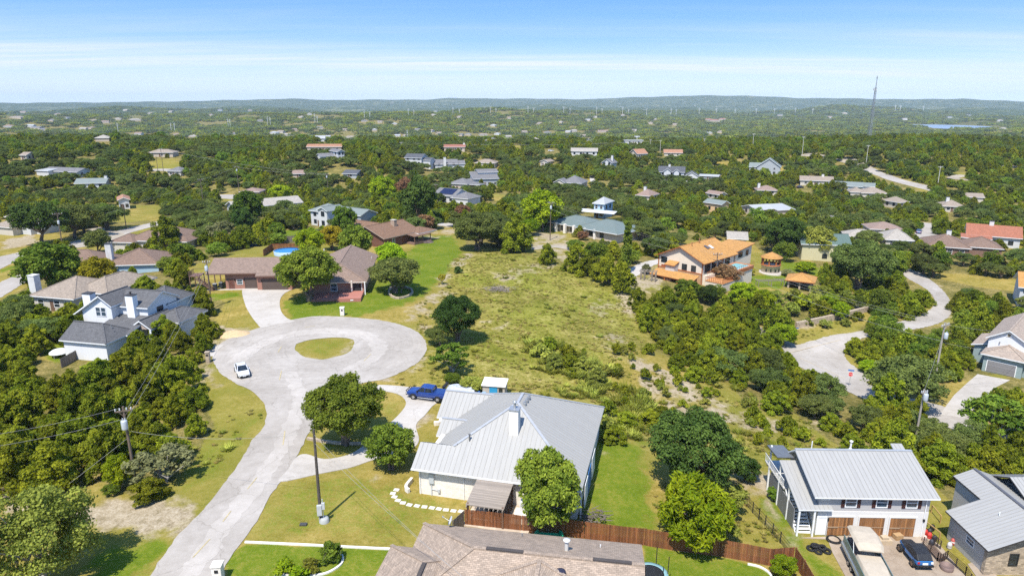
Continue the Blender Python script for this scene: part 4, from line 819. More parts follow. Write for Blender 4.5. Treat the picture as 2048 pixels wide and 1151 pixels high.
mb = MB(); mb.box(-6.1,.54,-.6,6.1,.69,2.72); mb.build("lower_wall", plain((.50,.30,.16), .85, var=.1, name="tan_render"), H.o); H.b.append((-6.1,.54,6.1,.7,2.7))
for x in (-3.2,-.6,2.0,4.4): H.win(-1,'f',x,.5,1.2,1.3,FRAMED,GLASSD)
H.pipe(.9,4.2,7.5,9.6,.12,plain((.4,.2,.07)),"flue",True); H.pipe(.6,8.2,8,10,.12,plain((.3,.16,.07)),"flue",True)
for x, y, m in ((2.6,8.6,plain((.1,.09,.1))),(2.9,10.2,plain((.62,.6,.58)))): z = 6.0+.1+.46*(7.2-x)-.46*.0; mb = MB(); mb.slab([(x-.6,y-.5,z+.46*.6-.12),(x+.6,y-.5,z-.46*.6-.12),(x+.6,y+.5,z-.46*.6-.12),(x-.6,y+.5,z+.46*.6-.12)],.12); mb.build("skylight", m, H.o)
H.done(); HV = H
T_ = thing("swimming_pool", HV.W(7.6,6.6,2.9), HV.yaw, "raised turquoise swimming pool on the terrace of the orange roofed villa", "pool")
mb = MB(); mb.box(0,0,-5,4.8,8,.9); mb.build("pool_wall", VW, T_); mb = MB(); [mb.box(*q) for q in ((-.05,-.3,.901,5.0,.5,1.05),(-.05,7.5,.901,5.0,8.3,1.05),(-.05,.5,.901,.6,7.5,1.05),(4.4,.5,.901,5.0,7.5,1.05))]; mb.build("pool_edge", plain((.46,.19,.08), .8), T_)
mp_, nt, b = new_mat("pool_water"); L(nt, ramp(nt, noise_(nt, coords(nt), .9, 3), [(.35,(.17,.42,.44)),(.7,(.30,.55,.55))]), b.inputs["Base Color"]); b.inputs["Roughness"].default_value = .08; bump(nt, b, noise_(nt, coords(nt), 3, 3), .2, .05)
mb = MB(); mb.face([(.55,.45,.95),(4.45,.45,.95),(4.45,7.55,.95),(.55,7.55,.95)]); mb.build("pool_water", mp_, T_)
mb = MB(); mb.box(4.85,-.3,.2,4.98,8.3,.88); mb.bar((4.95,-.3,1.9),(4.95,8.3,1.9),.06); [mb.bar((4.95,-.3+i*1.07,1.0),(4.95,-.3+i*1.07,1.9),.05) for i in range(9)]; mb.build("railing", ORT, T_)
q = at(1540, 546); T_ = thing("belvedere", (q[0],q[1],q[2]+.2), R(12), "round white garden tower with orange roof on the villa lawn", "belvedere")
mb = MB(); mb.lathe([(2.4,-1),(2.4,2.0),(2.5,2.0),(2.5,2.15),(.1,2.15)], 24); mb.build("wall", VW, T_); mb = MB(); mb.lathe([(2.55,2.16),(2.6,2.5),(2.45,2.5),(2.45,2.16)], 24); mb.lathe([(2.5,4.1),(2.55,4.35),(2.3,4.35)], 24); mb.build("balustrade", ORT, T_)
for i in range(8): a_ = i * math.pi / 4; mb = MB(); mb.box(-.14,-.14,2.15,.14,.14,4.3); p_ = mb.build("post", ORT, T_); p_.location = (2.35*math.cos(a_),2.35*math.sin(a_),0)
mb = MB(); mb.lathe([(3.0,4.2),(3.0,4.35),(1.6,5.0),(.02,5.7)], 8); mb.build("roof", [OR], T_)
for i in range(5): a_ = -2.6 + i*.5; mb = MB(); mb.box(-.05,-.18,.6,.05,.18,1.3); p_ = mb.build("window", GLASSD, T_); p_.location = (2.4*math.cos(a_),2.4*math.sin(a_),0); p_.rotation_euler = (0,0,a_)
mb = MB(); mb.lathe([(2.9,-1),(2.9,.35),(2.41,.35)], 24); mb.build("plinth", stone((.5,.45,.4)), T_)
q = at(1598, 580); H = House("pavilion", "open stone pavilion with orange hipped roof below the garden tower", "pavilion", q, -28); H.block(-2.8,0,2.8,5.5,2.6,'hip','x',.42,.7,None,OR,ORT)
for x, y in ((-2.6,.2),(0,.2),(2.6,.2),(-2.6,5.3),(2.6,5.3)): H.post(x,y,-1,2.6,.4,RUB)
mb = MB(); mb.box(-2.7,4.9,-1,2.7,5.2,2.5); mb.box(-2.8,.3,-1,-2.4,5,2.5); mb.build("wall", RUB, H.o); H.done()
q = at(1445, 548); H = House("garden_shed", "little orange roofed garden shed at the foot of the villa", "shed", q, -40); H.block(-1.5,0,1.5,3,2.2,'hip','x',.35,.5,VW,OR,ORT); H.panel("door",0,'f',0,0,.9,1.9,plain((.3,.12,.05))); H.done()
FOOT.append(wpoly([(1470,545),(1470,515),(1515,515),(1515,545)]))
# ================================================================== houses among the trees
CR = plain((.52,.475,.40), .85, var=.05, name="cream_render"); WHT = plain((.54,.54,.53), .75, var=.04, name="white_wall"); TANW = plain((.50,.42,.33), .85, var=.06, name="tan_wall"); GRW = plain((.36,.38,.39), .8, var=.05, name="grey_wall"); BLW = plain((.33,.46,.55), .8, var=.05, name="blue_wall"); YLW = plain((.52,.47,.28), .8, var=.05, name="yellow_wall"); PKW = plain((.50,.34,.27), .85, name="pink_wall"); BRW = plain((.20,.12,.085), .8, name="brown_wall"); ORW = plain((.62,.42,.22), .8, name="ochre_wall")
s_tan = shingle((.29,.235,.18)); s_brn = shingle((.20,.132,.095)); s_gry = shingle((.17,.165,.165)); s_dk = shingle((.085,.09,.10)); s_lt = shingle((.36,.325,.275)); s_pk = shingle((.27,.19,.15)); s_red = shingle((.30,.125,.085)); s_or = shingle((.36,.185,.11)); m_lt = metal_roof((.38,.385,.375)); m_grn = metal_roof((.15,.185,.17)); m_gg = metal_roof((.20,.225,.205)); m_grn2 = metal_roof((.10,.145,.125))
CHW = plain((.60,.585,.55), .8, name="pale_chimney")
def mid(label, px, py, wpx, yaw, D, h, roof, axis, pitch, wall, rm, wins=3, chim=None, door=True, cat="house", name="house", low=.52, over=.6, trim=TRIM, garage=0):
    q = at(px, py); d = math.hypot(q.x, q.y); tot = wpx * d / F * 1.02; y = R(abs(yaw)); Wd = max(4, (tot - D * math.sin(y)) / max(math.cos(y), .3))
    H = House(name, label, cat, q, yaw, fine=d < 260); H.block(-Wd/2, 0, Wd/2, D, h, roof, axis, pitch, over, wall, rm, trim, -3.5)
    for i in range(wins): H.win(0, 'f', -Wd/2 + Wd*(i+.5)/wins + (.6 if door and abs(i-(wins-1)/2) < .3 else 0), .9 if h < 4.5 else 3.6, min(1.3, Wd/wins*.5), 1.3, FRAMEW if wall not in (WHT,) else FRAMED, GLASSD)
    if h >= 4.5:
        for i in range(wins): H.win(0, 'f', -Wd/2 + Wd*(i+.5)/wins, .9, min(1.3, Wd/wins*.5), 1.3, FRAMED, GLASSD)
    if yaw < -8:
        for yy in (D*.3, D*.7): H.win(0, 'r', yy, .9 if h < 4.5 else 3.4, 1.1, 1.3, FRAMED, GLASSD)
    elif yaw > 8:
        for yy in (D*.3, D*.7): H.win(0, 'l', yy, .9 if h < 4.5 else 3.4, 1.1, 1.3, FRAMED, GLASSD)
    if door: H.panel("door", 0, 'f', -.6, 0, 1.0, 2.1, plain((.16,.10,.07), .5), .05)
    if garage: H.panel("garage_door", 0, 'f', garage*Wd, 0, 3.6, 2.2, plain((.30,.28,.26), .5), .05)
    if chim is not None: H.chimney(Wd*chim, D*.5, 0, h + pitch*D*.5 + 1.3, 1.3, 1.2, CHW, DARKTRIM, False)
    H.Wd = Wd; H.low = low; return H
def M(*a, blocks=(), grow=0, **k):
    H = mid(*a, **k)
    for b_ in blocks: H.block(*b_[:5], *b_[5:8], over=.5, wall=b_[8], rm=b_[9], z0=-3.5)
    return H.done(low=H.low, grow=grow)
# left side
H = M("two storey white house with tan hipped roofs at the far left street", 52, 466, 86, -20, 9, 5.6, 'hip','x',.4, WHT, s_tan, 4, -.42, blocks=[(-9,-5,1,3,3,'hip','x',.4,CR,s_tan),(.5,-2,5.5,4,5.5,'gable','y',.5,WHT,s_tan)])
H.win(-1,'f',3,4,1.2,1.4,FRAMED,GLASSD)
M("small white house with orange brown gable roof beyond the left street", 250, 418, 34, 30, 12, 4.2,'gable','y',.45, WHT, s_or, 2, None)
M("grey gabled house with white chimney behind the oak wood on the left", 182, 377, 50, 12, 9, 3.0,'gable','x',.42, WHT, m_gg, 3, .45)
M("long pale house with white and grey roofs far left among oaks", 122, 353, 78, -18, 9, 3.0,'gable','x',.35, WHT, s_gry, 3, None, blocks=[(-14,-3,-5,6,3.2,'shed','x',.12,WHT,m_lt)])
M("flat tan ranch house beside the far left field", 322, 314, 42, 4, 9, 3,'hip','x',.35, TANW, s_tan, 3, None, door=True)
M("house with low grey hipped roof below the far field", 349, 352, 30, -10, 9, 3,'hip','x',.4, CR, s_gry, 2)
M("long house with orange tiled roof on the central ridge", 649, 303, 64, 3, 9, 3.2,'gable','x',.3, TANW, s_or, 4)
M("white two storey house with grey roof at the end of the orange roofed one", 683, 321, 30, 35, 13, 5.5,'gable','y',.5, WHT, s_gry, 2, blocks=[(-12,2,-4,9,3,'gable','x',.4,WHT,s_gry)])
M("long beige gabled house with chimney behind the lime green tree", 540, 425, 128, 38, 11, 3.2,'gable','x',.36, GRW, s_lt, 4, -.4)
H = mid("two storey house with pale grey metal roofs and grey side wall", 640, 452, 66, -34, 9, 5.6,'hip','x',.45, WHT, m_gg, 2)
H.block(1.5,-1.6,6.0,6,6.4,'gable','y',.45,.5,WHT,m_gg,z0=-3); H.block(4.5,3,18,10.5,5.2,'gable','x',.4,.5,GRW,m_gg,z0=-3); H.win(1,'f',3.8,4.2,1.6,1.6,FRAMED,GLASSD); H.win(1,'f',3.8,1,1.4,1.5,FRAMED,GLASSD)
for x in (8,12,15.5): H.win(2,'f',x,3,1.3,1.5,FRAMED,GLASSD)
H.post(-7.6,-1.6,-2,3.2,.3); H.done(low=.8)
M("hip roofed brown house beside the left street", 315, 500, 120, -6, 13, 3,'hip','x',.44, CR, s_brn, 4, None, blocks=[(-13,-2,-6,6,2.8,'hip','x',.4,CR,s_brn)], low=.75)
H = M("brown shingled house with pale blue wall and white chimney left of the street bend", 180, 566, 74, 8, 13, 3.4,'hipr','x',.5, BLW, s_brn, 2, .3, low=.8, blocks=[(2,4,14,16,3.4,'hip','x',.42,BLW,s_brn)])
H = M("tan hip roofed house with tall white chimney behind the white house", 112, 622, 106, -14, 12, 3.2,'hip','x',.42, CR, s_tan, 3, None, low=.7, blocks=[(1,4,9,17,3.4,'hip','y',.5,CR,s_tan)])
H.chimney(-7.6,3,-1,6.2,1.6,1.4,CHW,CHW,False)
M("pinkish low house half hidden under the left wood oaks", 500, 395, 34, 0, 9, 3,'hip','x',.3, PKW, s_pk, 2)
# middle
M("white house with dark grey roof on the central ridge", 827, 331, 40, -16, 9, 5,'gable','x',.45, WHT, s_dk, 3, blocks=[(4,1,11,8,3.6,'gable','x',.35,WHT,s_dk)])
H = M("grey roofed house with tall white chimney in the centre distance", 893, 342, 48, 10, 11, 4.6,'gable','x',.42, WHT, s_gry, 3, None, blocks=[(4,3,12,12,4.2,'gable','x',.4,WHT,s_gry)]); H.chimney(-1,-.4,-1,8.5,1.6,1.0,CHW,CHW,False)
M("tan hip roofed house right of the chimneyed grey roof", 970, 334, 44, -12, 10, 3,'hip','x',.4, CR, s_tan, 3)
M("long house with red roof on the horizon ridge", 909, 303, 40, 2, 8, 3.4,'gable','x',.35, TANW, s_red, 3, .46)
M("stone house with grey hipped roof and covered patio in the middle distance", 916, 380, 52, -24, 11, 3.6,'hip','x',.42, TANW, s_gry, 2, blocks=[(4,2,12,8,3.2,'hip','x',.2,None,s_gry)])
H = M("modern house with stepped grey roofs in the middle distance", 972, 372, 56, 14, 10, 4.2,'shed','x',.28, GRW, s_gry, 4, blocks=[(-3,6,8,16,7.2,'gable','x',.25,WHT,s_gry),(-9,2,-3,9,3.2,'hip','x',.3,WHT,s_gry)], trim=TRIM)
H = mid("house with dark solar panels on its slate roof", 888, 404, 66, -30, 12, 3.4,'gable','x',.42, WHT, s_gry, 3); H.block(6,-2,15,9,3.0,'hip','x',.4,.5,WHT,s_gry,z0=-3)
mb = MB(); Wd = H.Wd; mb.slab([(-Wd*.3,.6,3.4+.42*.6+.28),(Wd*.38,.6,3.4+.42*.6+.28),(Wd*.38,5.4,3.4+.42*5.4+.28),(-Wd*.3,5.4,3.4+.42*5.4+.28)],.08)
mb.build("solar_panel", plain((.015,.02,.06), .2, .1, name="solar_glass"), H.o); H.done(low=.8)
H = M("brownish grey hip roofed house with cream gabled garage and driveway", 1142, 377, 54, -22, 13, 3.4,'hip','x',.5, CR, s_gry, 2, blocks=[(-9,-3,-3,5,3.6,'gable','y',.55,CR,s_gry)]); H.panel("garage_door",1,'f',-6,0,4.6,2.2,plain((.6,.55,.47)),.05)
M("tan gabled house end among the trees right of centre", 1088, 332, 26, -30, 9, 3.2,'gable','y',.4, CR, s_tan, 2)
M("long white house with pale grey roof on the ridge right of centre", 1168, 311, 52, -8, 9, 3.2,'gable','x',.4, WHT, s_lt, 4)
M("white house with grey gambrel like roof and chimney below the ridge", 1213, 340, 30, -30, 9, 5,'gable','y',.7, WHT, s_gry, 2, .3)
M("first of two small orange gabled houses on the ridge, with cream front", 1284, 316, 30, 22, 10, 3.4,'gable','x',.55, CR, s_or, 2)
M("right hand small house with orange roof beside the ridge power pole", 1346, 313, 36, -10, 9, 3,'gable','x',.45, CR, s_or, 2)
H = M("white farmhouse with dark roof, dormers and black windows", 1342, 362, 52, -14, 9, 5.8,'gable','x',.6, WHT, s_dk, 3, -.1, blocks=[(-4.5,-1.2,-.5,4,6.2,'gable','y',.8,WHT,s_dk),(1.5,-.8,4.5,4,6.2,'gable','y',.8,WHT,s_dk),(8,-2,16,8,3.6,'gable','y',.6,WHT,s_dk),(-6,-3,7.4,0,3.0,'shed','x',.2,None,s_dk)], door=False)
H.panel("garage_door",3,'f',12,0,4.6,2.2,plain((.03,.03,.035), .5),.05); [H.post(x,-2.8,-1,2.9,.25) for x in (-5.6,-1.4,2.6,6.8)]
mb = MB(); mb.box(-5.8,-.1,.2,7.2,-.05,2.4); mb.build("porch_glazing", GLASSD, H.o); mb = MB(); mb.box(-6.4,-3.4,-3,7.8,0,.1); mb.build("porch_base", CR, H.o)
M("tan hip roofed house in the woods below the white farmhouse", 1285, 402, 46, -36, 11, 3,'hip','x',.45, CR, s_pk, 2, -.2)
H = mid("two storey blue house with bright white roof in the right woods", 1197, 436, 36, -30, 9, 5.8,'hip','x',.4, BLW, m_lt, 2); H.block(-7,-2.5,7,0,2.6,'shed','x',.15,.4,None,metal_roof((.60,.62,.63))); H.done(low=.9)
q = at(1172, 474); H = House("low_house", "long low house with grey green hipped metal roofs and stone porch", "house", (q.x, q.y, q.z), -47)
H.block(-16,1,-1,12,3.2,'hip','x',.36,1.2,TANW,m_grn); H.block(-3,0,12.5,12.5,3.3,'hip','x',.36,1.2,TANW,m_grn)
for x in (-13,-9,-5,0,4): H.post(x,-.4,-2,3.2,.8,LIME)
for x in (-11,-7,2,6.5): H.win(0 if x < -3 else 1,'f',x,.8,1.4,1.4,FRAMED,GLASSD)
H.done(low=.9)
# right side
M("two storey cabin with grey green metal gable on the right hillside", 1536, 350, 48, -22, 11, 5.6,'gable','y',.7, GRW, m_gg, 2, blocks=[(-12,2,-4,11,5,'gable','x',.5,GRW,m_gg)])
M("low white flat roofed house with carport beside the farmhouse", 1417, 361, 42, -24, 9, 2.8,'gable','x',.12, GRW, m_lt, 3)
M("little pinkish brown roof with cream gable in the right woods", 1445, 399, 30, 30, 9, 2.8,'gable','y',.5, CR, s_pk, 1)
M("tan ranch house with white chimney and parked car on the right", 1632, 371, 60, -20, 10, 3,'gable','x',.38, CR, s_tan, 3, .2)
M("pale blue grey metal roofed house right of the tan ranch", 1690, 382, 62, -28, 11, 3,'gable','x',.3, BLW, m_gg, 3, blocks=[(4,3,14,12,3,'gable','x',.3,BLW,m_gg)])
M("pinkish roof half hidden in trees left of the tan ranch", 1535, 390, 38, -8, 9, 2.8,'hip','x',.42, CR, s_pk, 2, -.4)
M("tan hipped house just left of the ridge road", 1748, 397, 48, -14, 11, 3,'hip','x',.42, CR, s_tan, 2, blocks=[(-11,2,-4,11,3,'hip','x',.4,CR,s_tan)])
M("tan roofed cottage with dark doorway under the ridge road", 1805, 416, 30, 20, 9, 3,'hip','x',.42, CR, s_tan, 2)
M("ochre walled house with grey metal roof in the right woods", 1449, 425, 40, 36, 9, 4,'gable','y',.45, ORW, m_gg, 1)
M("house with silvery sheet roofs deep in the right woods", 1530, 431, 50, 18, 10, 2.8,'gable','x',.25, TANW, m_lt, 1, blocks=[(4,-3,12,5,2.6,'shed','x',.15,TANW,m_lt)])
M("tan hip roof in the trees right of the ridge road end", 1906, 424, 40, -18, 10, 2.8,'hip','x',.4, CR, s_tan, 2, -.2)
M("long tan roof glimpsed on the far right hillside", 1947, 404, 34, -20, 9, 2.6,'gable','x',.3, CR, s_tan, 1)
H = M("house with green metal roof and yellow walls above the bend", 1648, 522, 88, -10, 9, 5.4,'gable','x',.5, YLW, m_grn2, 1, low=.75, door=False); H.win(0,'f',6.2,3.2,2.2,1.6); mb = MB(); mb.box(2,-2,2.3,11,0,2.45); [mb.bar((2+i*.8,-1.95,2.45),(2+i*.8,-1.95,3.4),.05) for i in range(12)]; mb.bar((2,-1.95,3.4),(11,-1.95,3.4),.06); mb.build("balcony", plain((.45,.40,.34)), H.o)
M("beige hip roofed house between lawn trees on the right", 1796, 496, 58, -18, 12, 3,'hip','x',.42, CR, s_lt, 2, blocks=[(-16,2,-6,10,3,'hip','x',.42,CR,s_lt)], low=.7)
M("brown hip roofed house below the red roofed one", 1893, 512, 84, -24, 13, 3.2,'hip','x',.44, BRW, s_brn, 3, .05, low=.8, blocks=[(5,3,15,14,3.2,'hip','x',.42,BRW,s_brn)])
M("house with orange red tiled roof and big white gable on the right", 1984, 492, 88, -30, 11, 3.6,'gable','x',.5, WHT, shingle((.33,.125,.07)), 3, -.05, blocks=[(-9,-3,-1,0,2.8,'shed','x',.2,None,shingle((.33,.125,.07)))])
M("white house with bright orange roof cut by the right edge", 2062, 615, 64, -30, 10, 5.2,'gable','x',.5, WHT, OR, 2)
M("beige roof glimpsed behind the villa", 1474, 492, 44, -14, 9, 2.6,'gable','x',.3, CR, s_lt, 1)
M("low brown roof in the woods above the beige house", 1772, 472, 60, -12, 10, 2.6,'hip','x',.35, TANW, s_pk, 1)
M("flat white house on the far ridge edge", 1268, 288, 34, 0, 9, 3.5,'flat','x',0, WHT, m_lt, 2)
M("small cream house at the left end of the far wood", 48, 320, 10, -10, 7, 3,'gable','x',.4, CR, s_tan, 1)
M("dark slate roof low in the trees left of centre", 700, 356, 34, -14, 9, 2.6,'gable','x',.35, GRW, s_dk, 1)
M("low grey roof behind the timber house trees", 345, 345, 30, 8, 9, 2.6,'hip','x',.35, GRW, s_gry, 1) if False else None
M("small red brown roof in the wood left of the modern house", 598, 356, 24, 6, 8, 2.6,'gable','x',.35, TANW, s_pk, 1)
# ------------------------------------------------------------------ far houses out in the valley
PROTECT.append((1684,738,1714,794,118)); PROTECT.append((1592,366,1612,378,400)); PROTECT.append((1094,295,1112,304,560))
FARH = [(700,277,20),(795,274,14),(918,272,18),(935,271,16),(968,272,20),(993,270,14),(1018,276,16),(1050,266,14),(1098,267,16),(1135,266,14),(1150,264,14),(1166,274,14),(1206,265,26),(730,244,14),(760,246,12),(790,250,14),(865,232,12),(870,224,10),(917,236,10),(985,253,14),(1020,238,12),(520,244,14),(545,268,20),(560,266,16),(575,272,16),(590,262,12),(640,258,16),(655,276,14),(470,270,18),(385,275,18),(350,272,20),(275,270,16),(235,240,14),(270,242,26),(165,260,14),(180,258,14),(210,246,16),(185,243,12),(30,237,30),(70,258,24),(58,254,18),(85,262,20),(15,255,18),(100,243,16),(130,238,12),(115,230,14),(45,226,12),(250,222,10),(300,228,12),(340,225,10),(420,232,12),(440,222,10),(500,222,10),(600,236,12),(620,230,10),(1430,243,26),(1418,241,22),(1445,240,18),(1300,248,14),(1350,251,12),(1245,232,12),(1175,242,12),(1190,236,10),(1810,240,10),(1900,236,10),(2000,243,12),(1940,232,10),(1560,232,12),(1660,236,10),(1690,228,12),(1440,266,14),(1420,268,12),(835,262,14),(860,264,12),(880,269,14),(1268,263,12),(1310,240,10),(1080,249,12),(1120,246,10),(690,262,12),(750,262,12),(810,274,12),(1275,278,14),(2010,260,14),(640,283,16),(205,283,28),(980,287,12),(1072,287,14),(1180,282,12)]
rg = random.Random(3); fwm = [WHT, CR, TANW, CR, TANW]; frm = [s_lt, m_lt, s_tan, s_gry, s_lt, s_pk, s_tan, s_gry]
for i, (px, py, wp) in enumerate(FARH):
    q = at(px, py); d = math.hypot(q.x, q.y); Wd = max(9, min(46, wp * d / F * .72)); D = 10 + .003 * d; h = 2.7 + .0006 * d
    wl = rg.choice(fwm); rm = rg.choice(frm) if not 1415 < px < 1450 or py > 250 else s_red
    o = thing("valley_house", q, R(rg.uniform(-30, 30)), "small pale house far out in the wooded valley", "house", "far houses scattered through the valley")
    mb = MB(); mb.box(-Wd/2, 0, -3, Wd/2, D, h); mb.build("wall", wl, o)
    f, _, _ = roof_faces(-Wd/2, 0, Wd/2, D, h, rg.choice(['hip','gable']), 'x', .35, .6); mb = MB(); roof_mesh(mb, f, .25); mb.build("roof", [rm, TRIM], o)
    p_ = proj(q.x, q.y, q.z); PROTECT.append((px - wp*.55, py - wp*.5, px + wp*.55, py + 1, d * .9)); 
# ================================================================== vegetation
def m_leaf(name, dark, light, tr=.2, sat_var=.5):
    m = bpy.data.materials.new(name); m.use_nodes = True; nt = m.node_tree; nt.nodes.clear()
    out = nt.nodes.new("ShaderNodeOutputMaterial"); b = nt.nodes.new("ShaderNodeBsdfPrincipled"); t = nt.nodes.new("ShaderNodeBsdfTranslucent"); mx = nt.nodes.new("ShaderNodeMixShader")
    a = nt.nodes.new("ShaderNodeAttribute"); a.attribute_name = "tint"; oi = nt.nodes.new("ShaderNodeObjectInfo")
    c = ramp(nt, a.outputs["Fac"], [(.1, dark), (.9, light)])
    hs = nt.nodes.new("ShaderNodeHueSaturation"); L(nt, c, hs.inputs["Color"])
    L(nt, math_(nt, 'MULTIPLY_ADD', oi.outputs["Random"],   .034, .484), hs.inputs["Hue"])
    wn = nt.nodes.new("ShaderNodeTexWhiteNoise"); wn.noise_dimensions = '1D'; L(nt, math_(nt, 'MULTIPLY', oi.outputs["Random"], 91.7), wn.inputs["W"])
    L(nt, math_(nt, 'MULTIPLY_ADD', wn.outputs[0], .72, .74), hs.inputs["Value"])
    L(nt, hs.outputs[0], b.inputs["Base Color"]); L(nt, hs.outputs[0], t.inputs["Color"]); b.inputs["Roughness"].default_value = .7; b.inputs["Specular IOR Level"].default_value = .06
    mx.inputs[0].default_value = tr; L(nt, b.outputs[0], mx.inputs[1]); L(nt, t.outputs[0], mx.inputs[2]); L(nt, mx.outputs[0], out.inputs[0]); return m
ML = dict(cedar=m_leaf("juniper_foliage", (.078,.108,.008), (.315,.338,.022), .42), oak=m_leaf("oak_foliage", (.064,.090,.022), (.212,.252,.058), .42), leafy=m_leaf("leafy_foliage", (.066,.115,.012), (.215,.275,.030), .35),
 lime=m_leaf("lime_foliage", (.12,.20,.006), (.33,.40,.015), .35), dark=m_leaf("dark_foliage", (.026,.052,.010), (.090,.135,.024), .25), grey=m_leaf("grey_foliage", (.13,.145,.055), (.30,.31,.13), .3), red=m_leaf("reddish_foliage", (.14,.075,.035), (.33,.17,.09)),
 yel=m_leaf("yellow_foliage", (.22,.20,.010), (.47,.40,.022), .3), pale=m_leaf("pale_foliage", (.14,.165,.024), (.37,.38,.065), .3), straw=m_leaf("grass_straw", (.22,.20,.045), (.46,.38,.13), .5), gr=m_leaf("grass_green", (.12,.14,.015), (.27,.27,.04), .5))
BARK = plain((.14,.11,.085), .95, var=.3, scale=4, name="bark"); BARKP = plain((.34,.31,.27), .95, var=.3, scale=4, name="pale_bark")
def leaf_mesh(name, blobs, n, leaf, mat, seed, asp=1.7, up=.55, shell=.55, wob=.75, follow=0):
    r = np.random.RandomState(seed); B = np.array(blobs, float); wt = B[:, 3] * B[:, 3]; k = r.choice(len(B), n, p=wt / wt.sum())
    d = r.normal(size=(n, 3)); d /= np.linalg.norm(d, axis=1)[:, None]; d[:, 2] = np.where(d[:, 2] < -.35, -d[:, 2], d[:, 2])
    f = shell + (1 - shell) * r.rand(n) ** .6; f *= 1 + .12 * r.randn(n)
    c = B[k, :3] + d * B[k, 3:4] * f[:, None] * np.array([1, 1, 1.0]) * np.stack([np.ones(n), np.ones(n), B[k, 4]], 1)
    nm = d * .9 + r.normal(size=(n, 3)) * wob; nm[:, 2] += up; nm /= np.linalg.norm(nm, axis=1)[:, None]
    t = r.normal(size=(n, 3)) + follow * (d + np.array([0, 0, .8])); t -= nm * (t * nm).sum(1)[:, None]; t /= np.linalg.norm(t, axis=1)[:, None]; s_ = np.cross(nm, t)
    sz = leaf * (.65 + .7 * r.rand(n)); L_, W_ = (sz * asp / 2)[:, None], (sz / 2)[:, None]
    v = np.stack([c - t * L_, c + s_ * W_ * (.8 + .4 * r.rand(n, 1)), c + t * L_, c - s_ * W_], 1).reshape(-1, 3).astype(np.float32)
    me = bpy.data.meshes.new(name); me.vertices.add(4 * n); me.vertices.foreach_set("co", v.ravel()); me.loops.add(4 * n); me.loops.foreach_set("vertex_index", np.arange(4 * n, dtype=np.int32))
    me.polygons.add(n); me.polygons.foreach_set("loop_start", np.arange(0, 4 * n, 4, dtype=np.int32)); me.polygons.foreach_set("loop_total", np.full(n, 4, np.int32)); me.update()
    bt = r.rand(len(B)); a = me.attributes.new("tint", 'FLOAT', 'FACE'); a.data.foreach_set("value", np.clip(.45 * bt[k] + .55 * r.rand(n), 0, 1).astype(np.float32)); me.materials.append(mat); return me
def limbs(name, trunk_h, r0, ends, mat, seed, multi=1):
    rr = random.Random(seed); mb = MB()
    for m_ in range(multi):
        a = rr.uniform(0, 6.28); o = .0 if multi == 1 else .25; top = (math.cos(a)*.35 + math.cos(m_*2.1)*o*2, math.sin(a)*.35 + math.sin(m_*2.1)*o*2, trunk_h)
        mb.tube([(math.cos(m_*2.1)*o, math.sin(m_*2.1)*o, -.6), (math.cos(m_*2.1)*o, math.sin(m_*2.1)*o, trunk_h*.5), top], [r0*1.25, r0, r0*.75], 7)
        for e in ends[m_::multi]:
            mid_ = ((top[0]+e[0])/2 + rr.uniform(-.2,.2), (top[1]+e[1])/2 + rr.uniform(-.2,.2), (top[2]+e[2])/2 + .1)
            mb.tube([top, mid_, e], [r0*.55, r0*.35, r0*.12], 5)
    me = mb.build(name, mat); d = me.data; bpy.data.objects.remove(me); return d
def blobs_dome(seed, n, R_, H_, z0, br, sq=1.0, prof=1.5, irr=0):
    rr = random.Random(seed); o = []; ph = [(rr.uniform(0, 6.28), rr.uniform(.5, 1) * irr) for _ in range(3)]
    for i in range(n):
        t = (i + .5) / n; z = z0 + (H_ - z0) * t ** .9; rad = R_ * max(0.0, 1 - ((z - z0) / (H_ - z0)) ** prof) ** .75
        a = i * 2.4 + rr.uniform(-.5, .5); q = rad * math.sqrt(rr.uniform(.25, 1)) * (1 + sum(k_ * math.sin(m_ * a + p_) for m_, (p_, k_) in enumerate(ph, 1)) * .6); z += rr.uniform(-irr, irr) ; b_ = br * rr.uniform(.7, 1.25) * (1 - .4 * t)
        o.append((q * math.cos(a), q * math.sin(a), max(z, z0), b_, sq))
    o += [(0, 0, z0 + (H_ - z0) * t, R_ * .5 * (1 - t * .6), 1) for t in (.2, .5, .8)]; return o
def blobs_ell(seed, n, rx, rz, cz, br, sq=.75):
    rr = random.Random(seed); o = []
    for i in range(n):
        z = 1 - 2 * (i + .5) / n; z = z * .9 + .08; a = i * 2.4 + rr.uniform(-.6, .6); q = math.sqrt(max(0, 1 - z * z)); k = rr.uniform(.72, 1.02)
        o.append((rx*q*math.cos(a)*k, rx*q*math.sin(a)*k, cz + rz*z*k, br*rr.uniform(.7,1.3), sq))
    o += [(rr.uniform(-.3,.3)*rx, rr.uniform(-.3,.3)*rx, cz + rr.uniform(-.2,.4)*rz, br*1.4, sq) for _ in range(4)]; return o
PRO = {}
def proto(key, crown, trunk, width): PRO.setdefault(key, []).append((crown, trunk, width))
for i in range(6):
    bl = blobs_dome(10+i, 46, 2.0, 4.9 - .5*(i % 2), .5, .6, 1.2, 1.5 + .25*i, .42)
    proto('cedar', leaf_mesh("crown", bl, 9500, .155, ML['cedar'], 20+i, 1.9, .3, .5, .7, 1.2), limbs("trunk", 1.2, .13, [b[:3] for b in bl[4:28:4]], BARK, i, 2), 4.9)
for i in range(4):
    bl = blobs_ell(30+i, 52, 3.5 + .2*i, 2.0, 4.4, .9)
    proto('oak', leaf_mesh("crown", bl, 13000, .195, ML['oak'], 40+i, 1.6, .35, .5, .8), limbs("trunk", 1.9, .26, [b[:3] for b in bl[2:32:3]], BARK, 50+i, 1 + i % 3), 8.9)
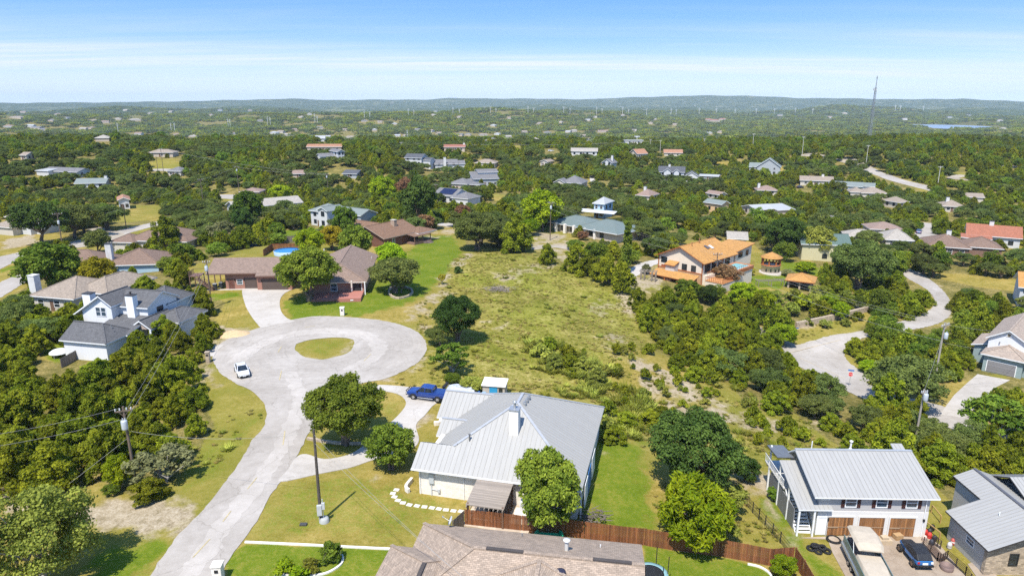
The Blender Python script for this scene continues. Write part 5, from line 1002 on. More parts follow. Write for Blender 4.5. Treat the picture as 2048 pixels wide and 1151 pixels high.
for i in range(3):
    bl = blobs_ell(60+i, 48, 2.5, 2.75 - .3*i, 3.7 - .2*i, .75, .95)
    proto('leafy', leaf_mesh("crown", bl, 12000, .19, ML['leafy'], 70+i, 1.6, .3, .5, .8), limbs("trunk", 1.4, .16, [b[:3] for b in bl[2:32:4]], BARK, 80+i, 1 + i), 6.7)
for i in range(3):
    bl = blobs_dome(90+i, 12, .72, 1.5, .3, .42, 1.1, 2.2)
    proto('shrub', leaf_mesh("crown", bl, 1100, .15, ML['cedar'], 95+i, 2.0, .4, .4, .8, 1.2), limbs("trunk", .4, .04, [b[:3] for b in bl[2:12:3]], BARK, 99+i, 2), 2.1)
for i in range(2):                                           # open, airy crowns that let the ground show through
    bl = blobs_ell(110+i, 26, 2.6, 2.0, 3.2, .62, .8)
    proto('airy', leaf_mesh("crown", bl, 3300, .21, ML['pale'], 115+i, 1.8, .4, .25, .9), limbs("trunk", 1.0, .12, [b[:3] for b in bl[1:26:2]], BARKP, 119+i, 3), 6.3)
for i in range(2):                                           # drooping sprays
    bl = blobs_ell(130+i, 40, 2.7, 2.3, 3.0, .62, 1.5)
    proto('willow', leaf_mesh("crown", bl, 9000, .17, ML['lime'], 135+i, 3.2, .2, .35, .8, -1.5), limbs("trunk", 1.0, .14, [b[:3] for b in bl[2:36:4]], BARK, 139+i, 3), 6.6)
bl = blobs_ell(170, 60, 4.0, 3.4, 4.6, .95, .85)
proto('bigleaf', leaf_mesh("crown", bl, 24000, .16, ML['pale'], 171, 1.4, .3, .4, .85), limbs("trunk", 2.0, .22, [b[:3] for b in bl[2:56:4]], BARKP, 172, 3), 9.6)
bl = blobs_ell(180, 64, 2.75, 3.15, 4.15, .72, .95)
proto('dense', leaf_mesh("crown", bl, 22000, .155, ML['leafy'], 181, 2.0, .35, .55, .75), limbs("trunk", 1.2, .2, [b[:3] for b in bl[2:60:6]], BARK, 182, 2), 7.0)
bl = blobs_ell(190, 74, 3.7, 2.7, 4.6, .8, .9)
proto('bigoak', leaf_mesh("crown", bl, 26000, .16, ML['oak'], 191, 1.6, .35, .5, .8), limbs("trunk", 1.9, .24, [b[:3] for b in bl[2:56:4]], BARK, 192, 3), 9.0)
bl = [(.12*math.cos(i*2.4), .12*math.sin(i*2.4), .5 + i*.3, .42 - .02*abs(i-6), 1.3) for i in range(14)]
proto('column', leaf_mesh("crown", bl, 2200, .15, ML['leafy'], 195, 2.0, .4, .4, .8, 1), limbs("trunk", .6, .06, [(0,0,3)], BARK, 196), 1.3)
PCT = {}
CATS = dict(cedar="cedar", oak="oak", leafy="tree", shrub="shrub", airy="tree", willow="tree", bigleaf="tree", dense="tree", bigoak="oak", column="tree")
NAMES = dict(cedar="cedar_tree", oak="oak_tree", leafy="leafy_tree", shrub="shrub", airy="airy_tree", willow="drooping_tree", bigleaf="leafy_tree", dense="leafy_tree", bigoak="oak_tree", column="column_tree")
def tree(kind, x, y, w, label, hs=1.0, mat=None, group=None, z=None, seed=None, cat=None, name=None):
    PCT[kind] = PCT.get(kind, -1) + 1; rr = random.Random(seed if seed is not None else PCT[kind] * 7 + len(kind))
    cr, tr, wd = PRO[kind][rr.randrange(len(PRO[kind]))]; s_ = w / wd
    o = thing(name or NAMES[kind], (x, y, h1(x, y) if z is None else z), rr.uniform(0, 6.28), label, cat or CATS[kind], group); e_ = rr.uniform(.9, 1.12); o.scale = (s_ * e_, s_ / e_, s_ * hs)
    c = bpy.data.objects.new("crown", cr); COL.objects.link(c); c.parent = o
    if mat: c.material_slots[0].link = 'OBJECT'; c.material_slots[0].material = ML[mat]
    if kind != 'shrub' or w > 1.9: t = bpy.data.objects.new("trunk", tr); COL.objects.link(t); t.parent = o
    return o
TAKEN = []
def T(kind, px, py, wpx, label, hs=1.0, mat=None, group=None, **k):
    q = at(px, py); d = ((q.x)**2 + (q.y)**2 + (CAMH - q.z)**2) ** .5; w = wpx * d / F; TAKEN.append((q.x, q.y, w * .42)); return tree(kind, q.x, q.y, w, label, hs, mat, group, q.z, **k)
# ---- trees that stand out
T('bigleaf', 85, 1182, 200, "pale yellow green broadleaf tree in the bottom left corner", 1.0)
T('bigoak', 692, 888, 168, "round green oak between the street and the loop driveway", .92, 'leafy')
T('leafy', 783, 938, 106, "round white speckled tree on the inner side of the loop driveway", 1.0, 'leafy'); T('dense', 1096, 1062, 146, "tall dense broadleaf tree at the corner of the stone house by the plank fence", 1.06, 'leafy')
T('bigoak', 1383, 985, 190, "large dark dense tree in the back yard right of the green lawn", .98, 'dark'); T('willow', 1385, 1092, 158, "bright green drooping tree leaning over the plank fence", .95)
T('leafy', 1490, 960, 60, "dark shrubby tree right of the big yard tree", .8, 'dark'); T('airy', 1445, 1030, 90, "loose grey green thicket tree behind the drooping tree", .8); T('airy', 1440, 1075, 70, "pale bushy weed tree by the wire fence", .6, 'pale')
T('bigoak', 620, 602, 130, "wide green oak before the brown garage, shading the drive", .92, 'leafy'); T('oak', 790, 585, 112, "flat topped oak on the lawn beside the stone planter", .8, 'oak'); T('oak', 803, 586, 50, "small round tree inside the stone planter", 1.0, 'oak', cat="tree")
T('leafy', 783, 545, 62, "bright green tree right of the brick house roof", 1.1, 'lime'); T('bigoak', 915, 683, 108, "dark oak standing alone beside the round street", 1.0, 'dark'); T('oak', 880, 690, 62, "lower grey green oak leaning against the lone dark oak", .8, 'oak')
T('airy', 905, 742, 92, "pale loose bush tree at the meadow edge by the round street", .72, 'leafy'); T('leafy', 905, 764, 40, "green vine covered bush below the loose bush tree", .5, 'leafy'); T('leafy', 945, 785, 60, "bush with orange fruit beside the blue doored shed", .62, 'pale')
T('bigoak', 955, 500, 108, "broad oak left in the pair at the top of the meadow", .8, 'oak'); T('cedar', 1035, 505, 72, "rounded cedar right in the pair at the top of the meadow", .95)
T('leafy', 1082, 462, 92, "big bright lime green tree by the pole at the meadow top", .95, 'lime'); T('leafy', 1060, 470, 50, "yellow green bush under the big lime tree", .7, 'lime'); T('leafy', 838, 450, 82, "tall dark green tree right of the timber house", 1.15, 'dark')
T('leafy', 622, 512, 64, "vivid lime green round tree behind the garage roof", .9, 'lime'); T('leafy', 665, 500, 56, "yellowish tree behind the garage right end", 1.0, 'yel'); T('leafy', 712, 520, 74, "mid green tree between the brick and timber houses", 1.0); T('leafy', 690, 480, 60, "leafy tree in front of the pale metal roofed house", 1.1)
T('leafy', 850, 462, 44, "pinkish crape myrtle beside the timber house porch", .75, 'red'); T('leafy', 925, 440, 40, "reddish leaved tree near the drive above the lawn", .8, 'red'); T('leafy', 562, 402, 50, "lime green tree behind the beige gabled house", .7, 'lime'); T('leafy', 500, 452, 70, "grey green rounded tree before the beige gabled house", 1.0)
T('leafy', 486, 465, 46, "dark blue green tree behind the old grey fence", 1.0, 'dark'); T('airy', 448, 490, 60, "pale bare looking tree left of the grey fence", .9, 'grey'); T('leafy', 555, 482, 42, "small tree inside the fenced lawn", .9); T('cedar', 535, 480, 56, "round cedar against the old grey fence", .8)
T('leafy', 765, 405, 60, "yellow green tree left of the tall dark tree", .9, 'lime'); T('leafy', 810, 392, 40, "pink flowering tree in the middle distance", .9, 'red'); T('leafy', 770, 392, 44, "second pinkish flowering tree beside the lime trees", .8, 'red')
T('leafy', 242, 975, 58, "slender lime green sapling tree beside the transformer pole", 1.1, 'lime'); T('airy', 330, 962, 118, "feathery grey green bush beside the transformer pole", .62, 'grey'); T('cedar', 298, 1000, 68, "small dark cedar at the foot of the transformer pole", .6); T('leafy', 225, 988, 34, "green bush left of the transformer pole", .6, 'leafy')
T('airy', 1985, 892, 118, "spreading open tree by the right hand lane", .85, 'leafy'); T('oak', 1808, 812, 132, "grey green oak beside the right hand pole", .85, 'oak'); T('leafy', 1830, 735, 40, "light green young tree in the thicket by the junction", 1.1, 'leafy'); T('leafy', 1735, 745, 36, "bright green bush on the junction kerb", .7, 'lime')
T('bigoak', 1715, 580, 108, "large dark oak inside the road bend", .95, 'oak'); T('leafy', 1780, 560, 52, "green tree at the top of the road bend", 1.0); T('leafy', 1630, 516, 70, "yellow tipped tree before the green roofed house", .9, 'pale'); T('bigoak', 1570, 510, 86, "dark oak left of the green roofed house", .95, 'dark')
T('leafy', 1445, 560, 46, "reddish brown tree below the villa pool", .8, 'red', hs=.8) if False else T('leafy', 1452, 568, 62, "reddish brown tree below the villa pool", .7, 'red')
T('leafy', 1482, 612, 62, "lime green tree on the bank under the villa", .75, 'lime'); T('leafy', 1525, 625, 50, "yellow green tree near the retaining wall", .95, 'lime'); T('leafy', 1372, 598, 56, "leafy tree in front of the villa left wing", .7); T('leafy', 1412, 606, 50, "dark leafy tree in front of the villa veranda", .7, 'dark')
T('leafy', 1680, 640, 36, "bright tree beside the bank above the junction", 1.1, 'lime'); T('leafy', 1565, 690, 60, "bright green bush at the corner of the junction bank", .8, 'lime'); T('leafy', 1655, 622, 40, "lime bush in the scrub above the retaining wall", .9, 'lime')
T('leafy', 200, 582, 66, "yellow leaved tree behind the white house", .95, 'yel'); T('leafy', 105, 585, 110, "wide leafy tree left of the tan hip roof", .8, 'leafy'); T('cedar', 127, 545, 66, "olive tree by the bend of the left street", .85); T('oak', 85, 490, 100, "dark oak by the far left street", .9, 'dark')
T('oak', 150, 478, 90, "broad oak shading the left street verge", .85, 'oak'); T('oak', 215, 460, 70, "oak right of the street verge oak", .8, 'oak'); T('leafy', 198, 505, 46, "small tree standing alone at the left street bend", 1.0, 'oak'); T('cedar', 335, 500, 60, "leafy cedar in front of the brown hip roof", .9)
T('leafy', 150, 548, 26, "red leaved shrub behind the blue walled house", .7, 'red', cat="shrub"); T('leafy', 870, 546, 12, "low round clipped bush on the lawn edge", .8, 'dark', cat="shrub") if False else T('shrub', 916, 545, 22, "dark round bush on the meadow edge below the lawn", .75, 'dark')
T('airy', 884, 568, 18, "little yellow fruit tree with bent stems on the lawn edge", 1.4, 'yel'); T('column', 1252, 545, 26, "upright green columnar tree by the garden path", 1.1); T('leafy', 1292, 548, 24, "grey blue round bush by the garden arch", .9, 'grey', cat="shrub")
T('leafy', 1190, 530, 60, "leafy garden tree below the low house", .9, 'leafy'); T('leafy', 1165, 480, 26, "red tipped shrub before the low house", .7, 'red', cat="shrub"); T('leafy', 1150, 500, 44, "round green shrub before the low house", .5, 'leafy', cat="shrub"); T('cedar', 1215, 565, 66, "rounded cedar at the right edge of the meadow top", .9)
T('cedar', 1150, 545, 64, "cedar at the garden edge above the meadow", .85); T('cedar', 1095, 528, 50, "leftmost cedar of the garden edge above the meadow", .85); T('cedar', 1180, 552, 56, "cedar overlapping the garden edge one on its right", .8)
T('leafy', 1610, 545, 44, "lime bush on the villa slope right of the tower", .5, 'lime', cat="shrub"); T('airy', 1540, 500, 46, "wispy olive tree behind the garden tower", .7, 'pale'); T('leafy', 1500, 550, 22, "yellow flowering bush beside the garden tower", .8, 'yel', cat="shrub"); T('leafy', 1575, 552, 30, "grey agave like bush right of the garden tower", .45, 'grey', cat="shrub")
T('leafy', 1550, 1000, 34, "round green bush left of the outside stair", .75, 'leafy', cat="shrub"); T('leafy', 1565, 1150, 52, "flowering bush inside the plank fence corner", .7, 'lime', cat="shrub"); T('shrub', 1478, 990, 26, "scrubby plant by the wire fence on the slope", 1.0, 'pale'); T('shrub', 1503, 965, 20, "dry weed clump left of the gas tank", 1.2, 'pale')
T('leafy', 1755, 1045, 1, "x") if False else None
for i, (px, py, w, m, l) in enumerate([(574,1147,46,'lime',"clipped yellow green shrub at the left end of the curved bed"),(622,1140,40,'gr',"low mounded shrub in the middle of the curved bed"),(662,1122,46,'leafy',"tall pale shrub at the right end of the curved bed"),(600,1158,40,'lime',"front yellow green mound of the curved bed"),(905,842,20,'leafy',"clipped hedge shrub by the garage wing"),(934,990,18,'leafy',"shrub at the corner post of the plank patio roof")]): T('shrub', px, py, w, l, .8 if i != 2 else 1.1, m)
# ---- young junipers scattered over the open slope
SL = [(1262,700,24),(1298,708,34),(1290,758,30),(1250,786,26),(1278,800,14),(1312,740,20),(1350,735,48),(1345,700,30),(1390,760,56),(1420,765,34),(1432,790,20),(1465,755,36),(1396,775,14),(1440,720,44),(1482,780,22),(1550,805,76),(1530,770,46),(1505,838,34),(1520,850,30),(1535,872,24),(1570,865,40),(1605,880,40),(1660,860,50),(1590,872,24),(1640,890,22),(1228,880,60),(1250,850,50),(1215,830,40),(1300,850,56),(1325,840,40),(1250,810,26),(1215,860,40),(1345,830,24),(1275,830,18),(1195,770,60),(1165,745,54),(1140,740,50),(1110,735,50),(1080,715,44),(1135,715,36),(1185,750,44),(1068,700,30),(1100,700,36),(1210,750,28),(1410,690,22),(1370,725,24),(1300,790,10),(1700,905,50),(1690,880,44),(1735,930,40)]
for i, (px, py, w) in enumerate(SL):
    big = w > 44
    T('cedar' if big else 'shrub', px, py, w, ("bushy yellow green juniper standing on the open slope right of the meadow" if big else "small yellow green juniper bush dotted over the open slope") if px > 1220 else ("rough juniper clump in the band of scrub below the meadow" if big else "small juniper bush in the band of scrub below the meadow"), (.62 if big else .9) * random.uniform(.85, 1.15), None if px > 1220 or i % 3 == 0 else 'pale', "junipers on the open slope" if px > 1220 else "junipers of the scrub band", seed=i)
for i, (px, py, w) in enumerate([(1560,640,40),(1582,630,44),(1605,618,50),(1630,612,40),(1660,612,46),(1690,604,40),(1548,612,50),(1590,602,40),(1720,600,36),(1640,598,44),(1575,652,30),(1615,650,24),(1650,655,26),(1690,650,24),(1715,640,28)]): T('airy' if i % 3 == 0 else 'shrub', px, py, w, "scrubby bush on the bank above the stone retaining wall" if py < 640 else "weedy bush on the verge below the stone retaining wall", .7, 'pale' if i % 2 else None, "bushes of the wall bank" if py < 640 else "bushes of the wall verge", seed=i, cat="shrub", name="bank_shrub")
_rr = random.Random(77); _band = [(1050,690),(1150,700),(1260,690),(1420,760),(1560,830),(1660,870),(1640,900),(1480,890),(1330,840),(1200,790),(1100,750)]; _n = 0
while _n < 46:
    px, py = _rr.uniform(1050, 1660), _rr.uniform(690, 900)
    if not inpoly(np.array([px]), np.array([py]), _band)[0]: continue
    T('shrub', px, py, _rr.uniform(11, 26), "tiny light green bush low in the dry grass of the open slope", _rr.uniform(.7, 1.3), 'pale' if _rr.random() < .3 else None, "tiny bushes on the open slope", seed=900 + _n); _n += 1
# ---- woods: a jittered stand over everything that is not open
ANCH = [("left of the street",(250,830)),("below the white house",(330,720)),("left of the white house",(40,680)),("at the far left edge below the tan roof",(20,620)),("behind the white house",(320,570)),("between the white house and the garage stairs",(400,590)),("beside the transformer pole",(200,930)),("in the strip under the villa",(1380,620)),("at the right edge of the meadow",(1290,620)),
 ("along the strip above the junction road",(1500,720)),("between the slope and the right lane",(1640,800)),("behind the garage house",(1800,920)),("right of the garage house",(1950,970)),("by the right lane",(1950,880)),("inside the junction triangle",(1790,700)),("inside the road bend",(1700,590)),("right of the road bend",(1960,610)),("below the hillside house",(1930,720)),
 ("behind the brown hip roof",(400,450)),("before the beige gabled house",(450,440)),("around the left street",(120,440)),("behind the timber house",(720,420)),("behind the meadow oaks",(960,430)),("above the low house",(1150,410)),("behind the villa",(1420,450)),("around the green roofed house",(1620,470)),("above the red tiled roof",(1900,450)),("in the oak wood on the left",(180,390)),("in the middle woods",(900,380)),("in the woods under the farmhouse",(1340,390)),("on the right hillside",(1700,400)),("along the garden path by the villa",(1270,500)),("behind the garage building",(560,500)),("by the retaining bank",(1600,620))]
rs = np.random.RandomState(11); PTS = []
def stand(r0, r1, sp, a0=R(47)):
    r = r0
    while r < r1:
        s_ = sp(r); n = int(2 * a0 * r / s_); a = -a0 + (np.arange(n) + rs.rand(n) * .9) * (2 * a0 / n); q = r + (rs.rand(n) - .5) * s_ * .9
        PTS.append(np.stack([q * np.sin(a), q * np.cos(a)], 1)); r += s_ * .9
stand(44, 1350, lambda r: 3.55 if r < 150 else 3.55 + 1.35 * min(1, (r - 150) / 150) + 1.3 * min(1, max(0, (r - 300) / 500)))
XY = np.concatenate(PTS); ZZ = hgt(XY[:, 0], XY[:, 1]); RD = np.hypot(XY[:, 0], XY[:, 1])
pxb = proj(XY[:, 0], XY[:, 1], ZZ); n = len(XY)
clump = vnoise(XY[:, 0] / 90, XY[:, 1] / 90, 9) + .5 * rs.randn(n)
isoak = clump > np.where(RD < 190, 1.35, np.where(XY[:, 0] / XY[:, 1] > .25, .35, -.05))
W_ = np.where(isoak, rs.uniform(5.2, 8.6, n), 3.0 + 3.4 * rs.rand(n) ** 1.3); W_ = np.where((RD > 400), W_ * 1.12, W_); HS = np.where(isoak, rs.uniform(.72, .98, n), rs.uniform(.62, 1.12, n)); HT = np.where(isoak, W_ * .8, W_ * 1.02) * HS
ptop = proj(XY[:, 0], XY[:, 1], ZZ + HT * .9); pmid = proj(XY[:, 0], XY[:, 1], ZZ + HT * .5)
ok = pxb[2] > 5
for poly in OPEN_PIX:
    for pp in (pxb, pmid, ptop): ok &= ~inpoly(pp[0], pp[1], poly)
for f in FOOT: ok &= ~inpoly(XY[:, 0], XY[:, 1], f)
hw = W_ * .4 / pxb[2] * F
for x0, y0, x1, y1, d in PROTECT: ok &= ~((pxb[0] + hw > x0) & (pxb[0] - hw < x1) & (ptop[1] < y1) & (pxb[1] > y0) & (pxb[2] < d + 2))
for x, y, r in TAKEN: ok &= np.hypot(XY[:, 0] - x, XY[:, 1] - y) > r + 1.0
thin = (vnoise(XY[:, 0] / 45, XY[:, 1] / 45, 21) > .72) & (RD > 170); ok &= ~(thin & (rs.rand(n) < .8))
# thin out stand where oaks are broad
ok &= ~(isoak & (rs.rand(n) < .3))
idx = np.where(ok)[0]; idx = idx[np.argsort(RD[idx])]
vis = (pxb[0] > -60) & (pxb[0] < 2108) & (ptop[1] < 1190)
solo = []; cnt = {'cedar': sum(1 for o in COL.objects if o.get("category") == "cedar"), 'oak': sum(1 for o in COL.objects if o.get("category") == "oak")}
CAP = {'cedar': 292, 'oak': 240}
rest = []
for i in idx:
    k = 'oak' if isoak[i] else 'cedar'
    if vis[i] and cnt[k] < CAP[k] and RD[i] < 330:
        cnt[k] += 1; p_ = (pxb[0][i], pxb[1][i]); an = min(ANCH, key=lambda a: math.hypot(a[1][0] - p_[0], (a[1][1] - p_[1]) * 1.6))[0]
        tree(k, XY[i, 0], XY[i, 1], W_[i], ("dense yellow green cedar in the thicket " if k == 'cedar' else "dark spreading oak among the trees ") + an, HS[i], None, ("cedars " if k == 'cedar' else "oaks ") + an, ZZ[i], seed=int(i))
    else: rest.append(i)
rest = np.array(rest)
# ---- the remaining woods as one mass of instances
def low(name, bl, n, leaf, mat, seed, th=1.2, tr=.15, **k):
    me = leaf_mesh(name, bl, n, leaf, mat, seed, **k); return me
PC = bpy.data.collections.new("woodland_sources")
def src(name, me): o = bpy.data.objects.new(name, me); PC.objects.link(o)
for i in range(3):
    bl = blobs_dome(210+i, 22, 1.95, 4.7, .5, .85, 1.15, 1.7 + .3*i); src("a_cedar_%d" % i, leaf_mesh("woodland_cedar", bl, 4200, .235, ML['cedar'], 220+i, 1.5, .3, .55, .7, .8))
    bl = blobs_ell(230+i, 24, 3.3, 2.0, 4.0, 1.2); src("b_oak_%d" % i, leaf_mesh("woodland_oak", bl, 5200, .29, ML['oak'], 240+i, 1.4, .35, .55, .75))
    bl = blobs_ell(250+i, 24, 2.5, 2.6, 3.4, 1.0, .9); src("c_leafy_%d" % i, leaf_mesh("woodland_leafy", bl, 4200, .27, ML['leafy'], 260+i, 1.4, .35, .55, .75))
def scatter(name, pts, scale, rot, idx_, coll, kind="stuff"):
    me = bpy.data.meshes.new(name); me.vertices.add(len(pts)); me.vertices.foreach_set("co", np.asarray(pts, np.float32).ravel())
    for nm, ty, ar in (("sc", 'FLOAT_VECTOR', scale), ("rz", 'FLOAT', rot), ("ix", 'INT', idx_)):
        a = me.attributes.new(nm, ty, 'POINT'); a.data.foreach_set("vector" if ty == 'FLOAT_VECTOR' else "value", np.asarray(ar, np.int32 if ty == 'INT' else np.float32).ravel())
    o = bpy.data.objects.new(name, me); COL.objects.link(o); tag(o, kind=kind)
    g = bpy.data.node_groups.new(name + "_nodes", 'GeometryNodeTree'); g.interface.new_socket("Geometry", in_out='INPUT', socket_type='NodeSocketGeometry'); g.interface.new_socket("Geometry", in_out='OUTPUT', socket_type='NodeSocketGeometry')
    gi, go = g.nodes.new("NodeGroupInput"), g.nodes.new("NodeGroupOutput"); ci = g.nodes.new("GeometryNodeCollectionInfo"); ci.inputs["Collection"].default_value = coll; ci.inputs["Separate Children"].default_value = True; ci.inputs["Reset Children"].default_value = True
    ip = g.nodes.new("GeometryNodeInstanceOnPoints"); ip.inputs["Pick Instance"].default_value = True
    def na_(nm, ty): q = g.nodes.new("GeometryNodeInputNamedAttribute"); q.data_type = ty; q.inputs["Name"].default_value = nm; return q.outputs[0]
    cx = g.nodes.new("ShaderNodeCombineXYZ"); g.links.new(na_("rz", 'FLOAT'), cx.inputs[2])
    e2 = g.nodes.new("FunctionNodeEulerToRotation"); g.links.new(cx.outputs[0], e2.inputs[0])
    g.links.new(gi.outputs[0], ip.inputs["Points"]); g.links.new(ci.outputs[0], ip.inputs["Instance"]); g.links.new(na_("ix", 'INT'), ip.inputs["Instance Index"]); g.links.new(e2.outputs[0], ip.inputs["Rotation"]); g.links.new(na_("sc", 'FLOAT_VECTOR'), ip.inputs["Scale"]); g.links.new(ip.outputs[0], go.inputs[0])
    md = o.modifiers.new("scatter", 'NODES'); md.node_group = g; return o
m_ = len(rest); lf = (~isoak[rest]) & (rs.rand(m_) < .17); sc = np.where(isoak[rest], W_[rest] / 8.9, np.where(lf, W_[rest] / 5.6, W_[rest] / 4.9))
scatter("woodland", np.stack([XY[rest, 0], XY[rest, 1], ZZ[rest] - .25], 1), np.stack([sc, sc, sc * HS[rest]], 1), rs.rand(m_) * 6.28, np.where(isoak[rest], 3, np.where(lf, 6, 0)) + rs.randint(0, 3, m_), PC)
# ---- far woods: clusters of crowns
PF = bpy.data.collections.new("far_sources")
for i in range(4):
    r2 = np.random.RandomState(300+i); bl = [(r2.uniform(-11,11), r2.uniform(-11,11), 2.6 + r2.rand(), r2.uniform(2.4,3.8), .8) for _ in range(15)]
    PF.objects.link(bpy.data.objects.new("far_%d" % i, leaf_mesh("far_crowns", bl, 620, 1.7, ML['oak' if i % 2 else 'cedar'], 310+i, 1.2, .4, .6, .7)))
PTS = []; stand(1330, 5200, lambda r: 17 + (r - 1330) * .004, R(44)); XY2 = np.concatenate(PTS); Z2 = hgt(XY2[:, 0], XY2[:, 1]); R2 = np.hypot(XY2[:, 0], XY2[:, 1]); n2_ = len(XY2)
p2 = proj(XY2[:, 0], XY2[:, 1], Z2 + 3); k = (vnoise(XY2[:, 0]/260, XY2[:, 1]/260, 31) + .45*vnoise(XY2[:, 0]/60, XY2[:, 1]/60, 32) < .5 + .3*rs.randn(n2_)) & (Z2 > -60.2)
k &= (((XY2[:, 0]-LAKE[0])/LAKE[2])**2 + ((XY2[:, 1]-LAKE[1])/LAKE[3])**2) > .95
for x0, y0, x1, y1, d in PROTECT:
    if d > 900: k &= ~((p2[0] > x0-2) & (p2[0] < x1+2) & (p2[1] > y0) & (p2[1] < y1 + 1.2) & (p2[2] < d*1.14))
XY2, Z2 = XY2[k], Z2[k]; n2_ = len(XY2); s2 = rs.uniform(.75, 1.3, n2_)
scatter("far_woodland", np.stack([XY2[:, 0], XY2[:, 1], Z2 - 1], 1), np.stack([s2, s2, s2 * rs.uniform(.8, 1.5, n2_)], 1), rs.rand(n2_) * 6.28, rs.randint(0, 4, n2_), PF)
tag(sheet("lake", [(LAKE[0] + LAKE[2]*.93*math.cos(t)*(1+.1*math.sin(3*t)), LAKE[1] + LAKE[3]*.93*math.sin(t)*(1+.1*math.cos(2*t))) for t in np.linspace(0, 6.28, 50)[:-1]], plain((.20,.26,.33), .5, var=.1, scale=.01, name="lake_water"), 0, 60), kind="structure")
LK = bpy.data.objects["lake"]
for v in LK.data.vertices: v.co.z = -59.6
# ---- grass tufts and weeds in the rough meadow and along verges
PG = bpy.data.collections.new("grass_sources")
def tuft(name, n, hgt_, spread, mat, seed, wd=.05):
    r = np.random.RandomState(seed); a = r.rand(n) * 6.28; b0 = np.stack([np.cos(a) * spread * r.rand(n), np.sin(a) * spread * r.rand(n), np.zeros(n)], 1); a2 = a + r.randn(n) * .7
    l = hgt_ * (.5 + .8 * r.rand(n)); out = np.stack([np.cos(a2) * l * .9, np.sin(a2) * l * .9, l * .8], 1); sd_ = np.stack([-np.sin(a2), np.cos(a2), np.zeros(n)], 1) * wd
    v = np.stack([b0 - sd_, b0 + sd_, b0 + out], 1).reshape(-1, 3).astype(np.float32); me = bpy.data.meshes.new(name); me.vertices.add(3*n); me.vertices.foreach_set("co", v.ravel()); me.loops.add(3*n); me.loops.foreach_set("vertex_index", np.arange(3*n, dtype=np.int32)); me.polygons.add(n); me.polygons.foreach_set("loop_start", np.arange(0, 3*n, 3, dtype=np.int32)); me.polygons.foreach_set("loop_total", np.full(n, 3, np.int32)); me.update()
    t_ = me.attributes.new("tint", 'FLOAT', 'FACE'); t_.data.foreach_set("value", r.rand(n).astype(np.float32)); me.materials.append(mat); PG.objects.link(bpy.data.objects.new(name, me))
for i in range(2): tuft("a_straw_%d" % i, 60, .38, .4, ML['straw'], i, .05); 
for i in range(2): tuft("b_green_%d" % i, 60, .34, .4, ML['gr'], 5+i, .055)
tuft("c_weed_0", 120, .6, .6, ML['gr'], 9, .07); tuft("c_weed_1", 130, .55, .6, ML['pale'], 10, .07)
gp = []
MEADW = [wpoly(p) for p in MEAD]
def fill(poly, dens, ids, smin, smax):
    p = np.array(poly); a = abs(sum(p[i-1, 0]*p[i, 1] - p[i, 0]*p[i-1, 1] for i in range(len(p)))) / 2; m = int((p[:, 0].max()-p[:, 0].min())*(p[:, 1].max()-p[:, 1].min())*dens)
    x = rs.uniform(p[:, 0].min(), p[:, 0].max(), m); y = rs.uniform(p[:, 1].min(), p[:, 1].max(), m); k = inpoly(x, y, poly) & (vnoise(x/7, y/7, 41) + .6*vnoise(x/2.3, y/2.3, 42) + .5*rs.randn(m) > -.1)
    for f in [cds]: k &= ~inpoly(x, y, f)
    for f in FOOT: k &= ~inpoly(x, y, f)
    x, y = x[k], y[k]; gp.append(np.stack([x, y, hgt(x, y), rs.uniform(smin, smax, len(x)), rs.choice(ids, len(x))], 1))
for p_ in MEADW: fill(p_, 1.7, [0,1,0,1,2,3], .3, .75); fill(p_, .025, [4,5], .5, 1.1)
for p_, dn in (([(1180,760),(1240,740),(1330,745),(1480,780),(1640,850),(1720,930),(1560,930),(1500,920),(1440,900),(1300,900),(1190,870)],1.1),([(860,770),(1010,770),(1180,770),(1190,800),(1040,790),(900,790),(780,765)],1.6),([(1440,1000),(1480,960),(1540,1050),(1580,1090),(1480,1080)],2.2),([(1290,960),(1330,1060),(1460,1080),(1480,1000),(1440,970)],1.6),([(300,910),(420,860),(480,800),(530,830),(470,900),(380,970),(320,985)],.5),([(830,610),(900,570),(930,600),(860,660),(855,700),(880,760),(780,762),(840,730)],1.0),([(1590,660),(1700,630),(1740,640),(1600,680)],1.2)): fill(wpoly(p_), dn, [0,1,2,3], .3, .8); fill(wpoly(p_), .03, [4,5], .5, 1.2)
fill(wpoly([(1050,670),(1130,690),(1230,745),(1290,800),(1320,850),(1240,830),(1180,790),(1100,765),(1040,715)]), .75, [4,5], .8, 2.0); fill(wpoly([(1190,860),(1260,800),(1330,830),(1300,880),(1220,900)]), .8, [4,5], .7, 1.7); fill(wpoly([(1300,640),(1345,700),(1480,760),(1520,812),(1440,790),(1330,720),(1280,660)]), .12, [4,5], .8, 1.6); fill(wpoly([(1430,860),(1560,880),(1640,900),(1560,940),(1440,920)]), .2, [4,5], .6, 1.2); fill(wpoly([(1040,775),(1180,775),(1190,805),(1060,790)]), .5, [4,5], .7, 1.3)
gp = np.concatenate(gp); scatter("wild_grass", gp[:, :3], np.repeat(gp[:, 3:4], 3, 1), rs.rand(len(gp)) * 6.28, gp[:, 4].astype(int), PG)
print("VEG", cnt, len(rest), n2_, len(gp))
